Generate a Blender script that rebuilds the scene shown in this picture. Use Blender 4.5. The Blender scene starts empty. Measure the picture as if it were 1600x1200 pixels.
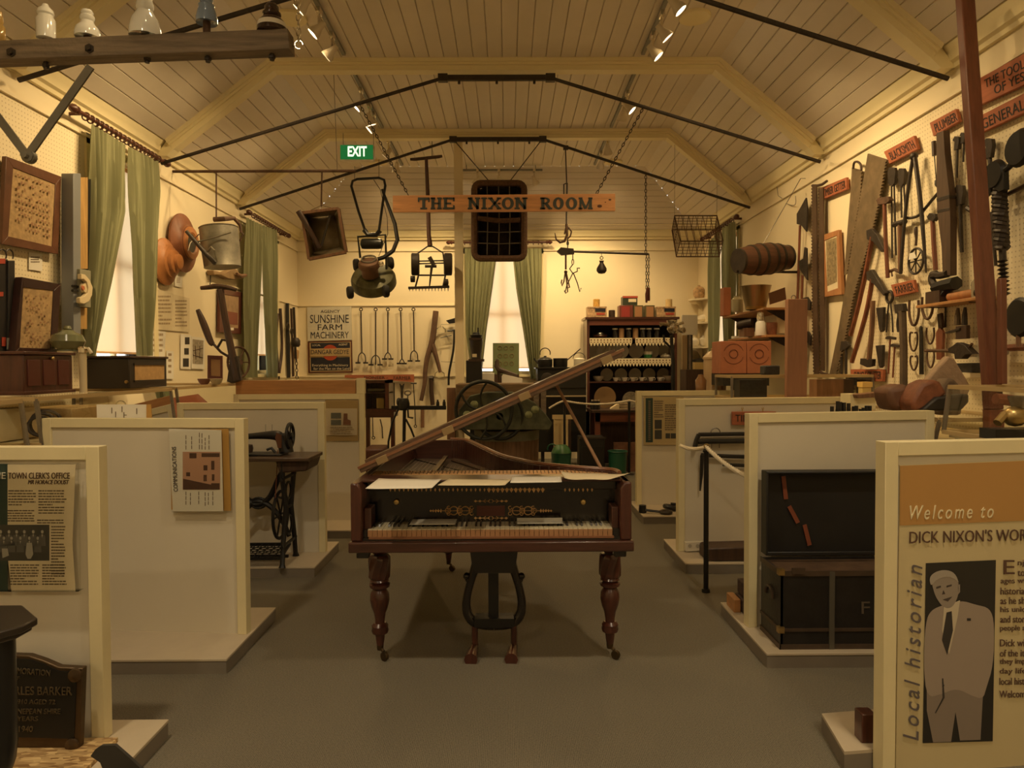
import bpy, bmesh, math, random
from mathutils import Vector as V, Matrix, Euler, noise
R = math.radians
PI = math.pi
random.seed(11)
D = bpy.data
sc = bpy.context.scene
C = sc.collection
# ---------------------------------------------------------------- camera, world, exposure
F = 1100.0                                   # focal length in pixels of a 1600 px wide frame
CAMZ = 1.5
cd = D.cameras.new('camera')
cd.sensor_width = 36.0
cd.lens = 36.0 * F / 1600.0
cam = D.objects.new('camera', cd)
C.objects.link(cam)
CM = Matrix.Rotation(R(-0.365), 4, 'Z') @ Matrix.Rotation(R(90 - 1.51), 4, 'X') @ Matrix.Rotation(R(-0.25), 4, 'Z')
CM.translation = V((0, 0, CAMZ))
cam.matrix_world = CM
sc.camera = cam
vs = sc.view_settings
vs.view_transform = 'Standard'
vs.look = 'None'
vs.gamma = 1.0
vs.use_curve_mapping = False
vs.exposure = 0.0
w = D.worlds.new('daylight')
sc.world = w
w.use_nodes = True
w.node_tree.nodes['Background'].inputs[0].default_value = (0.95, 0.97, 1.0, 1)
w.node_tree.nodes['Background'].inputs[1].default_value = 3.0
LAMP = (1.0, 0.695, 0.33)                      # halogen colour
LAMP_FILL = (1.0, 0.80, 0.53)                # paler colour of the added front fill lamps
E_DOWN, E_SPOT, E_FILL = 110.0, 78.0, 250.0    # lamp powers (W)
XL, XR, YB, YF = -3.34, 3.06, 11.28, -3.0     # the room
ZR, ZC, ZF = 3.335, 3.5, 4.4                  # picture rail, cornice foot, flat ceiling
def ray(px, py):
 d = CM.to_3x3() @ V(((px - 800) / F, -(py - 600) / F, -1.0))
 return d
def pt(pl, px, py):
 """the point of a plane (axis, value) that the survey pixel looks at"""
 d = ray(px, py)
 o = V((0, 0, CAMZ))
 if pl[0] == 'n':
  return o + d * ((pl[1] - o).dot(pl[2]) / d.dot(pl[2]))
 k = 'xyz'.index(pl[0])
 t = (pl[1] - o[k]) / d[k]
 return o + d * t
def at(px, py, Y):
 return pt(('y', Y), px, py)
def RW(off=0.03):
 return ('x', XR - off)
def LW(off=0.03):
 return ('x', XL + off)
def BW(off=0.03):
 return ('y', YB - off)
# ---------------------------------------------------------------- materials
MATS = {}
def mat(n, c, r=0.6, m=0.0, var=0.0, sc_=6.0, bump=0.0, bsc=60.0, wood=None, spec=0.5, coat=0.0, dots=None):
 if n in MATS:
  return MATS[n]
 M = D.materials.new(n)
 M.use_nodes = True
 nt = M.node_tree
 b = nt.nodes['Principled BSDF']
 b.inputs['Roughness'].default_value = r
 b.inputs['Metallic'].default_value = m
 b.inputs['Specular IOR Level'].default_value = spec
 b.inputs['Coat Weight'].default_value = coat
 b.inputs['Coat Roughness'].default_value = 0.08
 col = (c[0], c[1], c[2], 1)
 b.inputs['Base Color'].default_value = col
 L = nt.links.new
 tc = nt.nodes.new('ShaderNodeTexCoord')
 src = None
 if var or wood:
  mp = nt.nodes.new('ShaderNodeMapping')
  L(tc.outputs['Object'], mp.inputs[0])
  if wood == 'x': mp.inputs['Scale'].default_value = (0.09, 1, 1)
  if wood == 'y': mp.inputs['Scale'].default_value = (1, 0.09, 1)
  if wood == 'z': mp.inputs['Scale'].default_value = (1, 1, 0.09)
  nz = nt.nodes.new('ShaderNodeTexNoise')
  nz.inputs['Scale'].default_value = sc_ * (6 if wood else 1)
  nz.inputs['Detail'].default_value = 5
  nz.inputs['Roughness'].default_value = 0.65
  L(mp.outputs[0], nz.inputs['Vector'])
  rp = nt.nodes.new('ShaderNodeValToRGB')
  v = var or 0.3
  rp.color_ramp.elements[0].position = 0.3
  rp.color_ramp.elements[1].position = 0.7
  rp.color_ramp.elements[0].color = tuple(x * (1 - v) for x in c) + (1,)
  rp.color_ramp.elements[1].color = tuple(min(1, x * (1 + v)) for x in c) + (1,)
  L(nz.outputs[0], rp.inputs[0])
  src = rp.outputs[0]
 if dots:                                   # pegboard: a grid of small drilled holes on the plane (a, b)
  sep = nt.nodes.new('ShaderNodeSeparateXYZ')
  gm = nt.nodes.new('ShaderNodeNewGeometry')
  L(gm.outputs['Position'], sep.inputs[0])
  def math_(op, a, bb=None, cc=None):
   q = nt.nodes.new('ShaderNodeMath')
   q.operation = op
   for i, x in enumerate((a, bb, cc)):
    if x is None: continue
    if isinstance(x, (int, float)): q.inputs[i].default_value = x
    else: L(x, q.inputs[i])
   return q.outputs[0]
  ax = dots[0]
  u = math_('ABSOLUTE', math_('SUBTRACT', math_('FRACT', math_('MULTIPLY', sep.outputs[ax], 32.0)), 0.5))
  vv = math_('ABSOLUTE', math_('SUBTRACT', math_('FRACT', math_('MULTIPLY', sep.outputs[2], 32.0)), 0.5))
  d2 = math_('ADD', math_('MULTIPLY', u, u), math_('MULTIPLY', vv, vv))
  k = math_('LESS_THAN', d2, 0.03)
  zc = math_('MULTIPLY', math_('LESS_THAN', sep.outputs[2], dots[1]), math_('LESS_THAN', sep.outputs[1], dots[2]))
  k = math_('MULTIPLY', k, zc)
  mx = nt.nodes.new('ShaderNodeMix')
  mx.data_type = 'RGBA'
  L(k, mx.inputs[0])
  if src: L(src, mx.inputs[6])
  else: mx.inputs[6].default_value = col
  mx.inputs[7].default_value = (c[0] * 0.7, c[1] * 0.66, c[2] * 0.6, 1)
  src = mx.outputs[2]
 if src: L(src, b.inputs['Base Color'])
 if bump:
  nb = nt.nodes.new('ShaderNodeTexNoise')
  nb.inputs['Scale'].default_value = bsc
  nb.inputs['Detail'].default_value = 4
  L(tc.outputs['Object'], nb.inputs['Vector'])
  bp = nt.nodes.new('ShaderNodeBump')
  bp.inputs['Strength'].default_value = bump
  bp.inputs['Distance'].default_value = 0.01
  L(nb.outputs[0], bp.inputs['Height'])
  L(bp.outputs[0], b.inputs['Normal'])
 MATS[n] = M
 return M
def emis(n, c, s):
 if n in MATS: return MATS[n]
 M = D.materials.new(n)
 M.use_nodes = True
 b = M.node_tree.nodes['Principled BSDF']
 b.inputs['Base Color'].default_value = (c[0], c[1], c[2], 1)
 b.inputs['Emission Color'].default_value = (c[0], c[1], c[2], 1)
 b.inputs['Emission Strength'].default_value = s
 MATS[n] = M
 return M
def glassmat(n, tint=(0.95, 0.95, 0.91), f=0.12):
 if n in MATS: return MATS[n]
 M = D.materials.new(n)
 M.use_nodes = True
 nt = M.node_tree
 out = nt.nodes['Material Output']
 nt.nodes.remove(nt.nodes['Principled BSDF'])
 t = nt.nodes.new('ShaderNodeBsdfTransparent')
 t.inputs[0].default_value = (*tint, 1)
 g = nt.nodes.new('ShaderNodeBsdfGlossy')
 g.inputs['Roughness'].default_value = 0.02
 lw = nt.nodes.new('ShaderNodeLayerWeight')
 lw.inputs[0].default_value = f
 mx = nt.nodes.new('ShaderNodeMixShader')
 nt.links.new(lw.outputs['Fresnel'], mx.inputs[0])
 nt.links.new(t.outputs[0], mx.inputs[1])
 nt.links.new(g.outputs[0], mx.inputs[2])
 nt.links.new(mx.outputs[0], out.inputs[0])
 MATS[n] = M
 return M
def clothmat(n, c, trans=0.35, var=0.12):
 if n in MATS: return MATS[n]
 M = D.materials.new(n)
 M.use_nodes = True
 nt = M.node_tree
 out = nt.nodes['Material Output']
 b = nt.nodes['Principled BSDF']
 b.inputs['Base Color'].default_value = (*c, 1)
 b.inputs['Roughness'].default_value = 0.8
 b.inputs['Specular IOR Level'].default_value = 0.2
 t = nt.nodes.new('ShaderNodeBsdfTranslucent')
 t.inputs[0].default_value = (*c, 1)
 mx = nt.nodes.new('ShaderNodeMixShader')
 mx.inputs[0].default_value = trans
 nt.links.new(b.outputs[0], mx.inputs[1])
 nt.links.new(t.outputs[0], mx.inputs[2])
 nt.links.new(mx.outputs[0], out.inputs[0])
 MATS[n] = M
 return M
wall_m = mat('cream_wall_paint', (0.84, 0.735, 0.51), 0.6, var=0.03, sc_=1.5)
pegL = mat('cream_pegboard_left', (0.84, 0.735, 0.51), 0.6, dots=(1, 3.3, 5.6))
pegR = mat('cream_pegboard_right', (0.84, 0.735, 0.51), 0.6, dots=(1, 3.3, 6.0))
boards_m = mat('white_ceiling_boards', (0.74, 0.66, 0.54), 0.5, var=0.04, sc_=2)
trim_m = mat('cream_trim_paint', (0.84, 0.735, 0.45), 0.45)
panel_m = mat('off_white_panel', (0.66, 0.60, 0.47), 0.6, var=0.03, sc_=2)
frame_m = mat('cream_frame_paint', (0.74, 0.65, 0.39), 0.5, var=0.04, sc_=4)
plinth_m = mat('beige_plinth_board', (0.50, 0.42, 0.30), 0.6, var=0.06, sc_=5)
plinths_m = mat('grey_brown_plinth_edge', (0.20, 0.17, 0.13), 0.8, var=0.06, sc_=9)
curt_m = clothmat('sage_green_curtain', (0.27, 0.272, 0.15), 0.18)
blind_m = clothmat('peach_blind', (0.84, 0.62, 0.38), 0.5)
rod_m = mat('dark_red_turned_wood', (0.10, 0.035, 0.02), 0.35, var=0.3)
iron = mat('dark_iron', (0.045, 0.034, 0.026), 0.5, 0.3, var=0.3, sc_=12, bump=0.2)
black = mat('black_japan', (0.012, 0.011, 0.010), 0.35)
rust = mat('rusty_iron', (0.11, 0.06, 0.035), 0.75, 0.2, var=0.4, sc_=14, bump=0.4)
steel = mat('grey_worn_steel', (0.25, 0.22, 0.18), 0.42, 0.7, var=0.25, sc_=10)
sawsteel = mat('brown_saw_steel', (0.20, 0.145, 0.085), 0.5, 0.4, var=0.25, sc_=9)
galv = mat('dull_galvanised_tin', (0.27, 0.25, 0.20), 0.5, 0.6, var=0.3, sc_=9)
chrome = mat('bright_metal', (0.75, 0.70, 0.60), 0.18, 1.0)
brass = mat('aged_brass', (0.50, 0.36, 0.15), 0.35, 0.9, var=0.2)
redwood = mat('red_brown_handle_wood', (0.20, 0.065, 0.03), 0.5, var=0.3, wood='z')
darkwood = mat('dark_old_wood', (0.055, 0.028, 0.016), 0.5, var=0.35, wood='z')
midwood = mat('mid_brown_wood', (0.20, 0.10, 0.05), 0.55, var=0.3, wood='z')
greywood = mat('weathered_grey_wood', (0.20, 0.155, 0.11), 0.8, var=0.35, wood='x', bump=0.5, bsc=30)
pine = mat('varnished_pine', (0.45, 0.22, 0.08), 0.45, var=0.18, wood='x')
pinez = mat('varnished_pine_upright', (0.40, 0.18, 0.07), 0.45, var=0.18, wood='z')
signred = mat('red_stained_sign_board', (0.38, 0.115, 0.05), 0.6, var=0.2, wood='y')
signredx = mat('red_stained_sign_board_across', (0.38, 0.115, 0.05), 0.6, var=0.2, wood='x')
ink = mat('black_paint_lettering', (0.02, 0.016, 0.012), 0.6)
paper = mat('white_paper', (0.80, 0.76, 0.66), 0.7)
paper2 = mat('aged_paper', (0.72, 0.62, 0.42), 0.7, var=0.08, sc_=6)
china = mat('cream_china', (0.86, 0.80, 0.66), 0.18, coat=0.4)
white_por = mat('white_porcelain', (0.82, 0.82, 0.78), 0.12, coat=0.5)
mahog = mat('mahogany', (0.062, 0.022, 0.014), 0.28, var=0.35, wood='x', coat=0.35)
mahogz = mat('mahogany_upright', (0.075, 0.023, 0.014), 0.28, var=0.35, wood='z', coat=0.35)
ebony = mat('ebonised_wood', (0.014, 0.010, 0.008), 0.22, coat=0.4)
glass = glassmat('clear_glass')
acrylic = glassmat('clear_acrylic', (0.97, 0.97, 0.95), 0.12)
rope_m = mat('white_rope', (0.70, 0.62, 0.46), 0.8)
green_en = mat('green_enamel', (0.02, 0.10, 0.055), 0.35, coat=0.3)
greenpaint = mat('worn_green_paint', (0.085, 0.10, 0.055), 0.7, var=0.35, sc_=8)
terracotta = mat('orange_turned_timber', (0.42, 0.17, 0.055), 0.5, var=0.2, sc_=7)
cardred = mat('red_stencilled_box_wood', (0.46, 0.17, 0.085), 0.65, var=0.15, sc_=5)
lens_m = emis('lamp_glow', (1.0, 0.86, 0.62), 14.0)
grey_m = mat('grey_paint', (0.24, 0.24, 0.21), 0.5, var=0.1)
rubber = mat('black_rubber', (0.025, 0.023, 0.02), 0.8)
wicker = mat('brown_wicker', (0.11, 0.055, 0.028), 0.8, var=0.4, sc_=40, bump=0.6, bsc=120)
def soften(q, closed=False):
 """corner cutting of a path (points or numbers)"""
 o = [] if closed else [q[0]]
 for i in range(len(q) if closed else len(q) - 1):
  a, b = q[i], q[(i + 1) % len(q)]
  o += [a * 0.75 + b * 0.25, a * 0.25 + b * 0.75]
 return o if closed else o + [q[-1]]
def rnd(pts):
 q = soften(soften([V(p) for p in pts], True), True)
 return [(v.x, v.y) for v in q]
# ---------------------------------------------------------------- mesh builder
class MB:
 def __init__(s):
  s.b = bmesh.new()
  s.M = Matrix()
 def add(s, vs_, fs):
  bv = [s.b.verts.new(s.M @ V(v)) for v in vs_]
  for f in fs:
   try: s.b.faces.new([bv[i] for i in f])
   except ValueError: pass
  return s
 def box(s, c, sz, rot=None):
  x, y, z = (q / 2 for q in sz)
  vs_ = [V((a * x, b * y, cc * z)) for a in (-1, 1) for b in (-1, 1) for cc in (-1, 1)]
  if rot is not None:
   m = Euler(rot).to_matrix()
   vs_ = [m @ v for v in vs_]
  vs_ = [v + V(c) for v in vs_]
  return s.add(vs_, [(0, 1, 3, 2), (4, 6, 7, 5), (0, 4, 5, 1), (2, 3, 7, 6), (0, 2, 6, 4), (1, 5, 7, 3)])
 def bb(s, a, b):
  a, b = V(a), V(b)
  return s.box((a + b) / 2, [abs(q) for q in (b - a)])
 def prism(s, pts, d, center=True):
  d = V(d)
  o = d / 2 if center else V((0, 0, 0))
  n = len(pts)
  a = [V(p) - o for p in pts]
  b = [V(p) - o + d for p in pts]
  fs = [tuple(range(n)), tuple(range(2 * n - 1, n - 1, -1))]
  fs += [(i, (i + 1) % n, n + (i + 1) % n, n + i) for i in range(n)]
  return s.add(a + b, fs)
 def bar(s, p, q, wd, hd=None, up=(0, 0, 1)):
  """square-section bar from p to q"""
  p, q = V(p), V(q)
  hd = hd or wd
  t = (q - p).normalized()
  a = t.cross(V(up))
  if a.length < 1e-4: a = t.cross(V((0, 1, 0)))
  a.normalize()
  b = a.cross(t).normalized()
  a *= wd / 2
  b *= hd / 2
  vs_ = [p - a - b, p + a - b, p + a + b, p - a + b, q - a - b, q + a - b, q + a + b, q - a + b]
  return s.add(vs_, [(0, 1, 2, 3), (7, 6, 5, 4), (0, 4, 5, 1), (1, 5, 6, 2), (2, 6, 7, 3), (3, 7, 4, 0)])
 def tube(s, pts, r, n=8, cap=True, closed=False):
  pts = [V(p) for p in pts]
  k = len(pts)
  rs = r if isinstance(r, (list, tuple)) else [r] * k
  vs_, fs = [], []
  prev = None
  for i, p in enumerate(pts):
   if closed: t = (pts[(i + 1) % k] - pts[i - 1])
   else: t = pts[min(i + 1, k - 1)] - pts[max(i - 1, 0)]
   if t.length < 1e-9: t = V((0, 0, 1))
   t.normalize()
   if prev is None:
    a = t.cross(V((0, 0, 1)))
    if a.length < 0.05: a = t.cross(V((0, 1, 0)))
   else:
    a = prev - t * prev.dot(t)
    if a.length < 1e-4: a = t.cross(V((0.3, 1, 0.2)))
   a.normalize()
   prev = a
   b = t.cross(a)
   for j in range(n):
    th = 2 * PI * j / n
    vs_.append(p + (a * math.cos(th) + b * math.sin(th)) * rs[i])
  for i in range(k if closed else k - 1):
   i2 = (i + 1) % k
   for j in range(n):
    fs.append((i * n + j, i * n + (j + 1) % n, i2 * n + (j + 1) % n, i2 * n + j))
  if cap and not closed:
   fs.append(tuple(range(n - 1, -1, -1)))
   fs.append(tuple(range((k - 1) * n, k * n)))
  return s.add(vs_, fs)
 def lathe(s, prof, o=(0, 0, 0), ax=(0, 0, 1), n=20, sq=(1, 1)):
  """prof: (radius, height along the axis)"""
  o, ax = V(o), V(ax).normalized()
  a = ax.cross(V((0, 1, 0)))
  if a.length < 0.1: a = ax.cross(V((1, 0, 0)))
  a.normalize()
  b = ax.cross(a).normalized()
  vs_, fs = [], []
  for r, h in prof:
   for j in range(n):
    th = 2 * PI * j / n
    vs_.append(o + ax * h + (a * math.cos(th) * sq[0] + b * math.sin(th) * sq[1]) * max(r, 1e-5))
  k = len(prof)
  for i in range(k - 1):
   for j in range(n):
    fs.append((i * n + j, i * n + (j + 1) % n, (i + 1) * n + (j + 1) % n, (i + 1) * n + j))
  if prof[0][0] > 1e-4: fs.append(tuple(range(n - 1, -1, -1)))
  if prof[-1][0] > 1e-4: fs.append(tuple(range((k - 1) * n, k * n)))
  return s.add(vs_, fs)
 def ball(s, c, r, n=14, ax=(0, 0, 1)):
  r = (r, r, r) if isinstance(r, (int, float)) else r
  vs_, fs = [], []
  m = n // 2
  for i in range(m + 1):
   ph = PI * i / m
   for j in range(n):
    th = 2 * PI * j / n
    q = math.sin(ph) if 0 < i < m else 1e-4
    vs_.append(V(c) + V((q * math.cos(th) * r[0], q * math.sin(th) * r[1], -math.cos(ph) * r[2])))
  for i in range(m):
   for j in range(n):
    fs.append((i * n + j, i * n + (j + 1) % n, (i + 1) * n + (j + 1) % n, (i + 1) * n + j))
  return s.add(vs_, fs)
 def ring(s, c, ax, R_, r, n=24, k=8, sq=(1, 1), arc=(0, 1)):
  ax = V(ax).normalized()
  a = ax.cross(V((0, 0, 1)))
  if a.length < 0.1: a = V((1, 0, 0))
  a.normalize()
  b = a.cross(ax).normalized()
  full = arc == (0, 1)
  pts = []
  for i in range(n if full else n + 1):
   th = 2 * PI * (arc[0] + (arc[1] - arc[0]) * i / n)
   pts.append(V(c) + a * math.cos(th) * R_ * sq[0] + b * math.sin(th) * R_ * sq[1])
  return s.tube(pts, r, k, closed=full)
 def grid(s, f, nu, nv):
  vs_ = [f(i / nu, j / nv) for j in range(nv + 1) for i in range(nu + 1)]
  w_ = nu + 1
  return s.add(vs_, [(j * w_ + i, j * w_ + i + 1, (j + 1) * w_ + i + 1, (j + 1) * w_ + i) for j in range(nv) for i in range(nu)])
 # survey helpers: shapes given as pixels on a plane
 def poly(s, pl, pts, th):
  d = [0, 0, 0]
  if pl[0] == 'n': d = pl[2] * th
  else: d['xyz'.index(pl[0])] = th
  return s.prism([pt(pl, *p) for p in pts], d)
 def path(s, pl, pts, r, n=7):
  q = [pt(pl, *p) for p in pts]
  rs = list(r) if isinstance(r, (list, tuple)) else [r] * len(q)
  if len(q) > 3:
   for _ in (0, 1): q, rs = soften(q), soften(rs)
  return s.tube(q, rs, n)
def wm(o):
 m = o.matrix_basis.copy()
 while o.parent:
  o = o.parent
  m = o.matrix_basis @ m
 return m
def tagit(o, label=None, cat=None, group=None, kind=None):
 if label: o['label'] = label
 if cat: o['category'] = cat
 if group: o['group'] = group
 if kind: o['kind'] = kind
 return o
SET = set()
def obj(name, mb, m, parent=None, label=None, cat=None, group=None, kind=None, bev=0.0, ang=38, keep=False):
 me = D.meshes.new(name)
 bmesh.ops.recalc_face_normals(mb.b, faces=mb.b.faces)
 for f in mb.b.faces: f.smooth = True
 mb.b.to_mesh(me)
 mb.b.free()
 me.set_sharp_from_angle(angle=R(ang))
 me.materials.append(m)
 o = D.objects.new(name, me)
 C.objects.link(o)
 if parent:
  o.parent = parent
  me.transform(wm(parent).inverted())
 elif not keep:
  cs = [v.co for v in me.vertices]
  lo = V([min(c[i] for c in cs) for i in range(3)])
  hi = V([max(c[i] for c in cs) for i in range(3)])
  loc = V(((lo.x + hi.x) / 2, (lo.y + hi.y) / 2, lo.z))
  me.transform(Matrix.Translation(-loc))
  o.location = loc
 if bev:
  bm = o.modifiers.new('bevel', 'BEVEL')
  bm.width = bev
  bm.segments = 2
  bm.limit_method = 'ANGLE'
  bm.angle_limit = R(40)
 return tagit(o, label, cat, group, kind)
def thing(name, label, cat, group=None, loc=None, kind=None):
 o = D.objects.new(name, None)
 o.empty_display_size = 0.05
 C.objects.link(o)
 if loc is not None:
  o.location = loc
  SET.add(o.name)
 return tagit(o, label, cat, group, kind)
KIDS = {}
def desc(o):
 out = []
 for c in o.children:
  out.append(c)
  out += desc(c)
 return out
def settle(root):
 """put the Empty of a thing at the thing's base"""
 if root.name in SET: return
 SET.add(root.name)
 ds = desc(root)
 cs = [v.co for d in ds if d.type == 'MESH' for v in d.data.vertices]
 if not cs: return
 lo = V([min(c[i] for c in cs) for i in range(3)])
 hi = V([max(c[i] for c in cs) for i in range(3)])
 loc = V(((lo.x + hi.x) / 2, (lo.y + hi.y) / 2, lo.z))
 for d in ds:
  if d.type == 'MESH': d.data.transform(Matrix.Translation(-loc))
  elif d.parent is root: d.location -= loc
 root.location = loc
def dup(root, loc=None, rotz=None, label=None, group=None, scale=None, off=None):
 if root.type == 'EMPTY': settle(root)
 r = root.copy()
 C.objects.link(r)
 SET.add(r.name)
 if loc is not None: r.location = loc
 if off is not None: r.location = root.location + V(off)
 if rotz is not None: r.rotation_euler = (0, 0, rotz)
 if scale is not None: r.scale = (scale,) * 3 if isinstance(scale, (int, float)) else scale
 if label: r['label'] = label
 if group: r['group'] = group
 def rec(src, dst):
  for ch in src.children:
   c = ch.copy()
   C.objects.link(c)
   c.parent = dst
   rec(ch, c)
 rec(root, r)
 return r
def text(s, BL, BR, TL, m, parent=None, name='lettering', depth=0.002, shear=0.0, bold=0.0, space=1.0):
 """lettering fitted to the rectangle with corners BL, BR, TL"""
 BL, BR, TL = V(BL), V(BR), V(TL)
 cu = D.curves.new('lettering', 'FONT')
 cu.body = s
 cu.shear = shear
 cu.offset = bold
 cu.space_character = space
 cu.resolution_u = 3
 cu.extrude = 0.5
 tmp = D.objects.new('tmp', cu)
 me = D.meshes.new_from_object(tmp)
 D.objects.remove(tmp)
 D.curves.remove(cu)
 if len(me.vertices) == 0: return None
 xs = [v.co.x for v in me.vertices]
 ys = [v.co.y for v in me.vertices]
 x0, x1, y0, y1 = min(xs), max(xs), min(ys), max(ys)
 u, v_ = BR - BL, TL - BL
 n = u.cross(v_).normalized()
 inv = wm(parent).inverted() if parent else Matrix()
 for vv in me.vertices:
  c = vv.co
  vv.co = inv @ (BL + u * ((c.x - x0) / (x1 - x0)) + v_ * ((c.y - y0) / (y1 - y0)) + n * (depth * (c.z + 0.5)))
 me.materials.clear()
 me.materials.append(m)
 o = D.objects.new(name, me)
 C.objects.link(o)
 if parent: o.parent = parent
 return o
def tq(s, pl, x0, y0, x1, y1, m, parent, sk=0.0, **k):
 """lettering on a plane between pixel corners; sk = rise of the baseline in pixels at x1"""
 return text(s, pt(pl, x0, y1), pt(pl, x1, y1 + sk), pt(pl, x0, y0), m, parent, **k)
def chain(mb, p, q, link=0.05, r=0.006, w_=0.016):
 """a chain of oval links from p to q"""
 p, q = V(p), V(q)
 L_ = (q - p).length
 n = max(1, int(L_ / (link * 0.8)))
 t = (q - p).normalized()
 a = t.cross(V((0, 1, 0)))
 if a.length < 0.1: a = t.cross(V((1, 0, 0)))
 a.normalize()
 b = t.cross(a)
 for i in range(n):
  c = p + (q - p) * ((i + 0.5) / n)
  d = a if i % 2 else b
  h = L_ / n * 0.62
  pts = [c + t * (h * math.cos(2 * PI * k / 8)) + d * (w_ * math.sin(2 * PI * k / 8)) for k in range(8)]
  mb.tube(pts, r, 4, closed=True)
# ---------------------------------------------------------------- room shell
def struct(name, mb, m, parent=None, **k):
 return obj(name, mb, m, parent, kind=None if parent else 'structure', **k)
# carpet
fm = mat('ribbed_olive_carpet', (0.135, 0.118, 0.078), 0.95, spec=0.1)
nt = fm.node_tree
L_ = nt.links.new
tc = nt.nodes.new('ShaderNodeTexCoord')
wv = nt.nodes.new('ShaderNodeTexWave'); wv.bands_direction = 'X'
wv.inputs['Scale'].default_value = 45; wv.inputs['Distortion'].default_value = 1.2; wv.inputs['Detail'].default_value = 2
L_(tc.outputs['Object'], wv.inputs['Vector'])
nz = nt.nodes.new('ShaderNodeTexNoise'); nz.inputs['Scale'].default_value = 170; nz.inputs['Detail'].default_value = 3
L_(tc.outputs['Object'], nz.inputs['Vector'])
nb = nt.nodes.new('ShaderNodeTexNoise'); nb.inputs['Scale'].default_value = 1.1
L_(tc.outputs['Object'], nb.inputs['Vector'])
ad = nt.nodes.new('ShaderNodeMath'); ad.operation = 'MULTIPLY_ADD'
L_(wv.outputs[1], ad.inputs[0]); ad.inputs[1].default_value = 0.3
L_(nz.outputs[0], ad.inputs[2])
ad2 = nt.nodes.new('ShaderNodeMath'); ad2.operation = 'MULTIPLY_ADD'
L_(nb.outputs[0], ad2.inputs[0]); ad2.inputs[1].default_value = 0.3
L_(ad.outputs[0], ad2.inputs[2])
rp = nt.nodes.new('ShaderNodeValToRGB')
rp.color_ramp.elements[0].position = 0.45; rp.color_ramp.elements[0].color = (0.092, 0.080, 0.058, 1)
rp.color_ramp.elements[1].position = 1.05; rp.color_ramp.elements[1].color = (0.21, 0.186, 0.138, 1)
L_(ad2.outputs[0], rp.inputs[0])
L_(rp.outputs[0], nt.nodes['Principled BSDF'].inputs['Base Color'])
bp = nt.nodes.new('ShaderNodeBump'); bp.inputs['Strength'].default_value = 0.5; bp.inputs['Distance'].default_value = 0.004
L_(ad.outputs[0], bp.inputs['Height']); L_(bp.outputs[0], nt.nodes['Principled BSDF'].inputs['Normal'])
b = MB(); b.bb((XL - 0.3, YF - 0.2, -0.1), (XR + 0.3, YB + 0.3, 0)); struct('floor', b, fm)
WIN_L = [(5.72, 6.66, 1.52, 3.28), (9.25, 10.25, 1.40, 3.28)]
WIN_R = [(9.35, 10.45, 1.40, 3.28)]
WIN_B = [(-0.64, 0.50, 1.36, 3.28)]
def wall(name, fx, a0, a1, z1, wins, m):
 """fx(a, z, depth) -> point; a wall slab with rectangular openings"""
 b = MB()
 T_ = 0.16
 def slab(p, q, z0, z2):
  b.bb(fx(p, z0, 0), fx(q, z2, T_))
 c = a0
 for (p, q, z0, z2) in sorted(wins):
  slab(c, p, 0, z1); slab(p, q, 0, z0); slab(p, q, z2, z1)
  c = q
 slab(c, a1, 0, z1)
 return struct(name, b, m)
fL = lambda a, z, d: (XL - d, a, z)
fR = lambda a, z, d: (XR + d, a, z)
fB = lambda a, z, d: (a, YB + d, z)
wall('wall_left', fL, YF, YB, 3.8, WIN_L, pegL)
wall('wall_right', fR, YF, YB, 3.8, WIN_R, pegR)
wall('wall_back', fB, XL - 0.16, XR + 0.16, 3.8, WIN_B, wall_m)
b = MB(); b.bb((XL - 0.16, YF - 0.16, 0), (XR + 0.16, YF, 4.6)); struct('wall_front', b, wall_m)
def window(n, fx, w_):
 p, q, z0, z2 = w_
 fr = MB()
 t = 0.05
 for (a, c, e, g) in ((p, q, z0, z0 + t), (p, q, z2 - t, z2), (p, p + t, z0, z2), (q - t, q, z0, z2), (p, q, (z0 + z2) / 2 - 0.02, (z0 + z2) / 2 + 0.02), ((p + q) / 2 - 0.015, (p + q) / 2 + 0.015, z0, z2)):
  fr.bb(fx(a, e, 0.09), fx(c, g, 0.13))
 o = struct('window_%d' % n, fr, trim_m)
 g = MB(); g.bb(fx(p + 0.02, z0 + 0.02, 0.108), fx(q - 0.02, z2 - 0.02, 0.112))
 obj('pane', g, glass, o)
 s = MB(); s.bb(fx(p - 0.05, z0 - 0.04, -0.06), fx(q + 0.05, z0, 0.10))
 for (a, c, e, g2) in ((p - 0.08, p, z0, z2 + 0.08), (q, q + 0.08, z0, z2 + 0.08), (p - 0.08, q + 0.08, z2, z2 + 0.08)):
  s.bb(fx(a, e, -0.018), fx(c, g2, 0.0))
 obj('architrave', s, trim_m, o)
 return o
window(1, fL, WIN_L[0]); window(2, fL, WIN_L[1]); window(3, fR, WIN_R[0]); window(4, fB, WIN_B[0])
def blind(fx, w_, zb, label):
 p, q, z0, z2 = w_
 b = MB(); b.grid(lambda u, v: fx(p + 0.02 + u * (q - p - 0.04), zb + v * (z2 - zb - 0.02), 0.05 + 0.002 * math.sin(u * 9)), 10, 2)
 o = obj('roller_blind', b, blind_m, None, label, 'blind', 'roller blinds')
 c = MB(); c.tube([fx(p + 0.02, z2 - 0.03, 0.05), fx(q - 0.02, z2 - 0.03, 0.05)], 0.018)
 obj('roller', c, blind_m, o)
 h = MB(); h.tube([fx(p + 0.02, zb, 0.05), fx(q - 0.02, zb, 0.05)], 0.009)
 obj('bottom_rail', h, blind_m, o)
blind(fL, WIN_L[0], 1.625, 'peach roller blind in the left wall window behind the dark radio cabinet')
blind(fL, WIN_L[1], 1.66, 'peach roller blind in the far left window beside the hanging harness')
blind(fR, WIN_R[0], 1.46, 'peach roller blind in the right wall window behind the keg')
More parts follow.
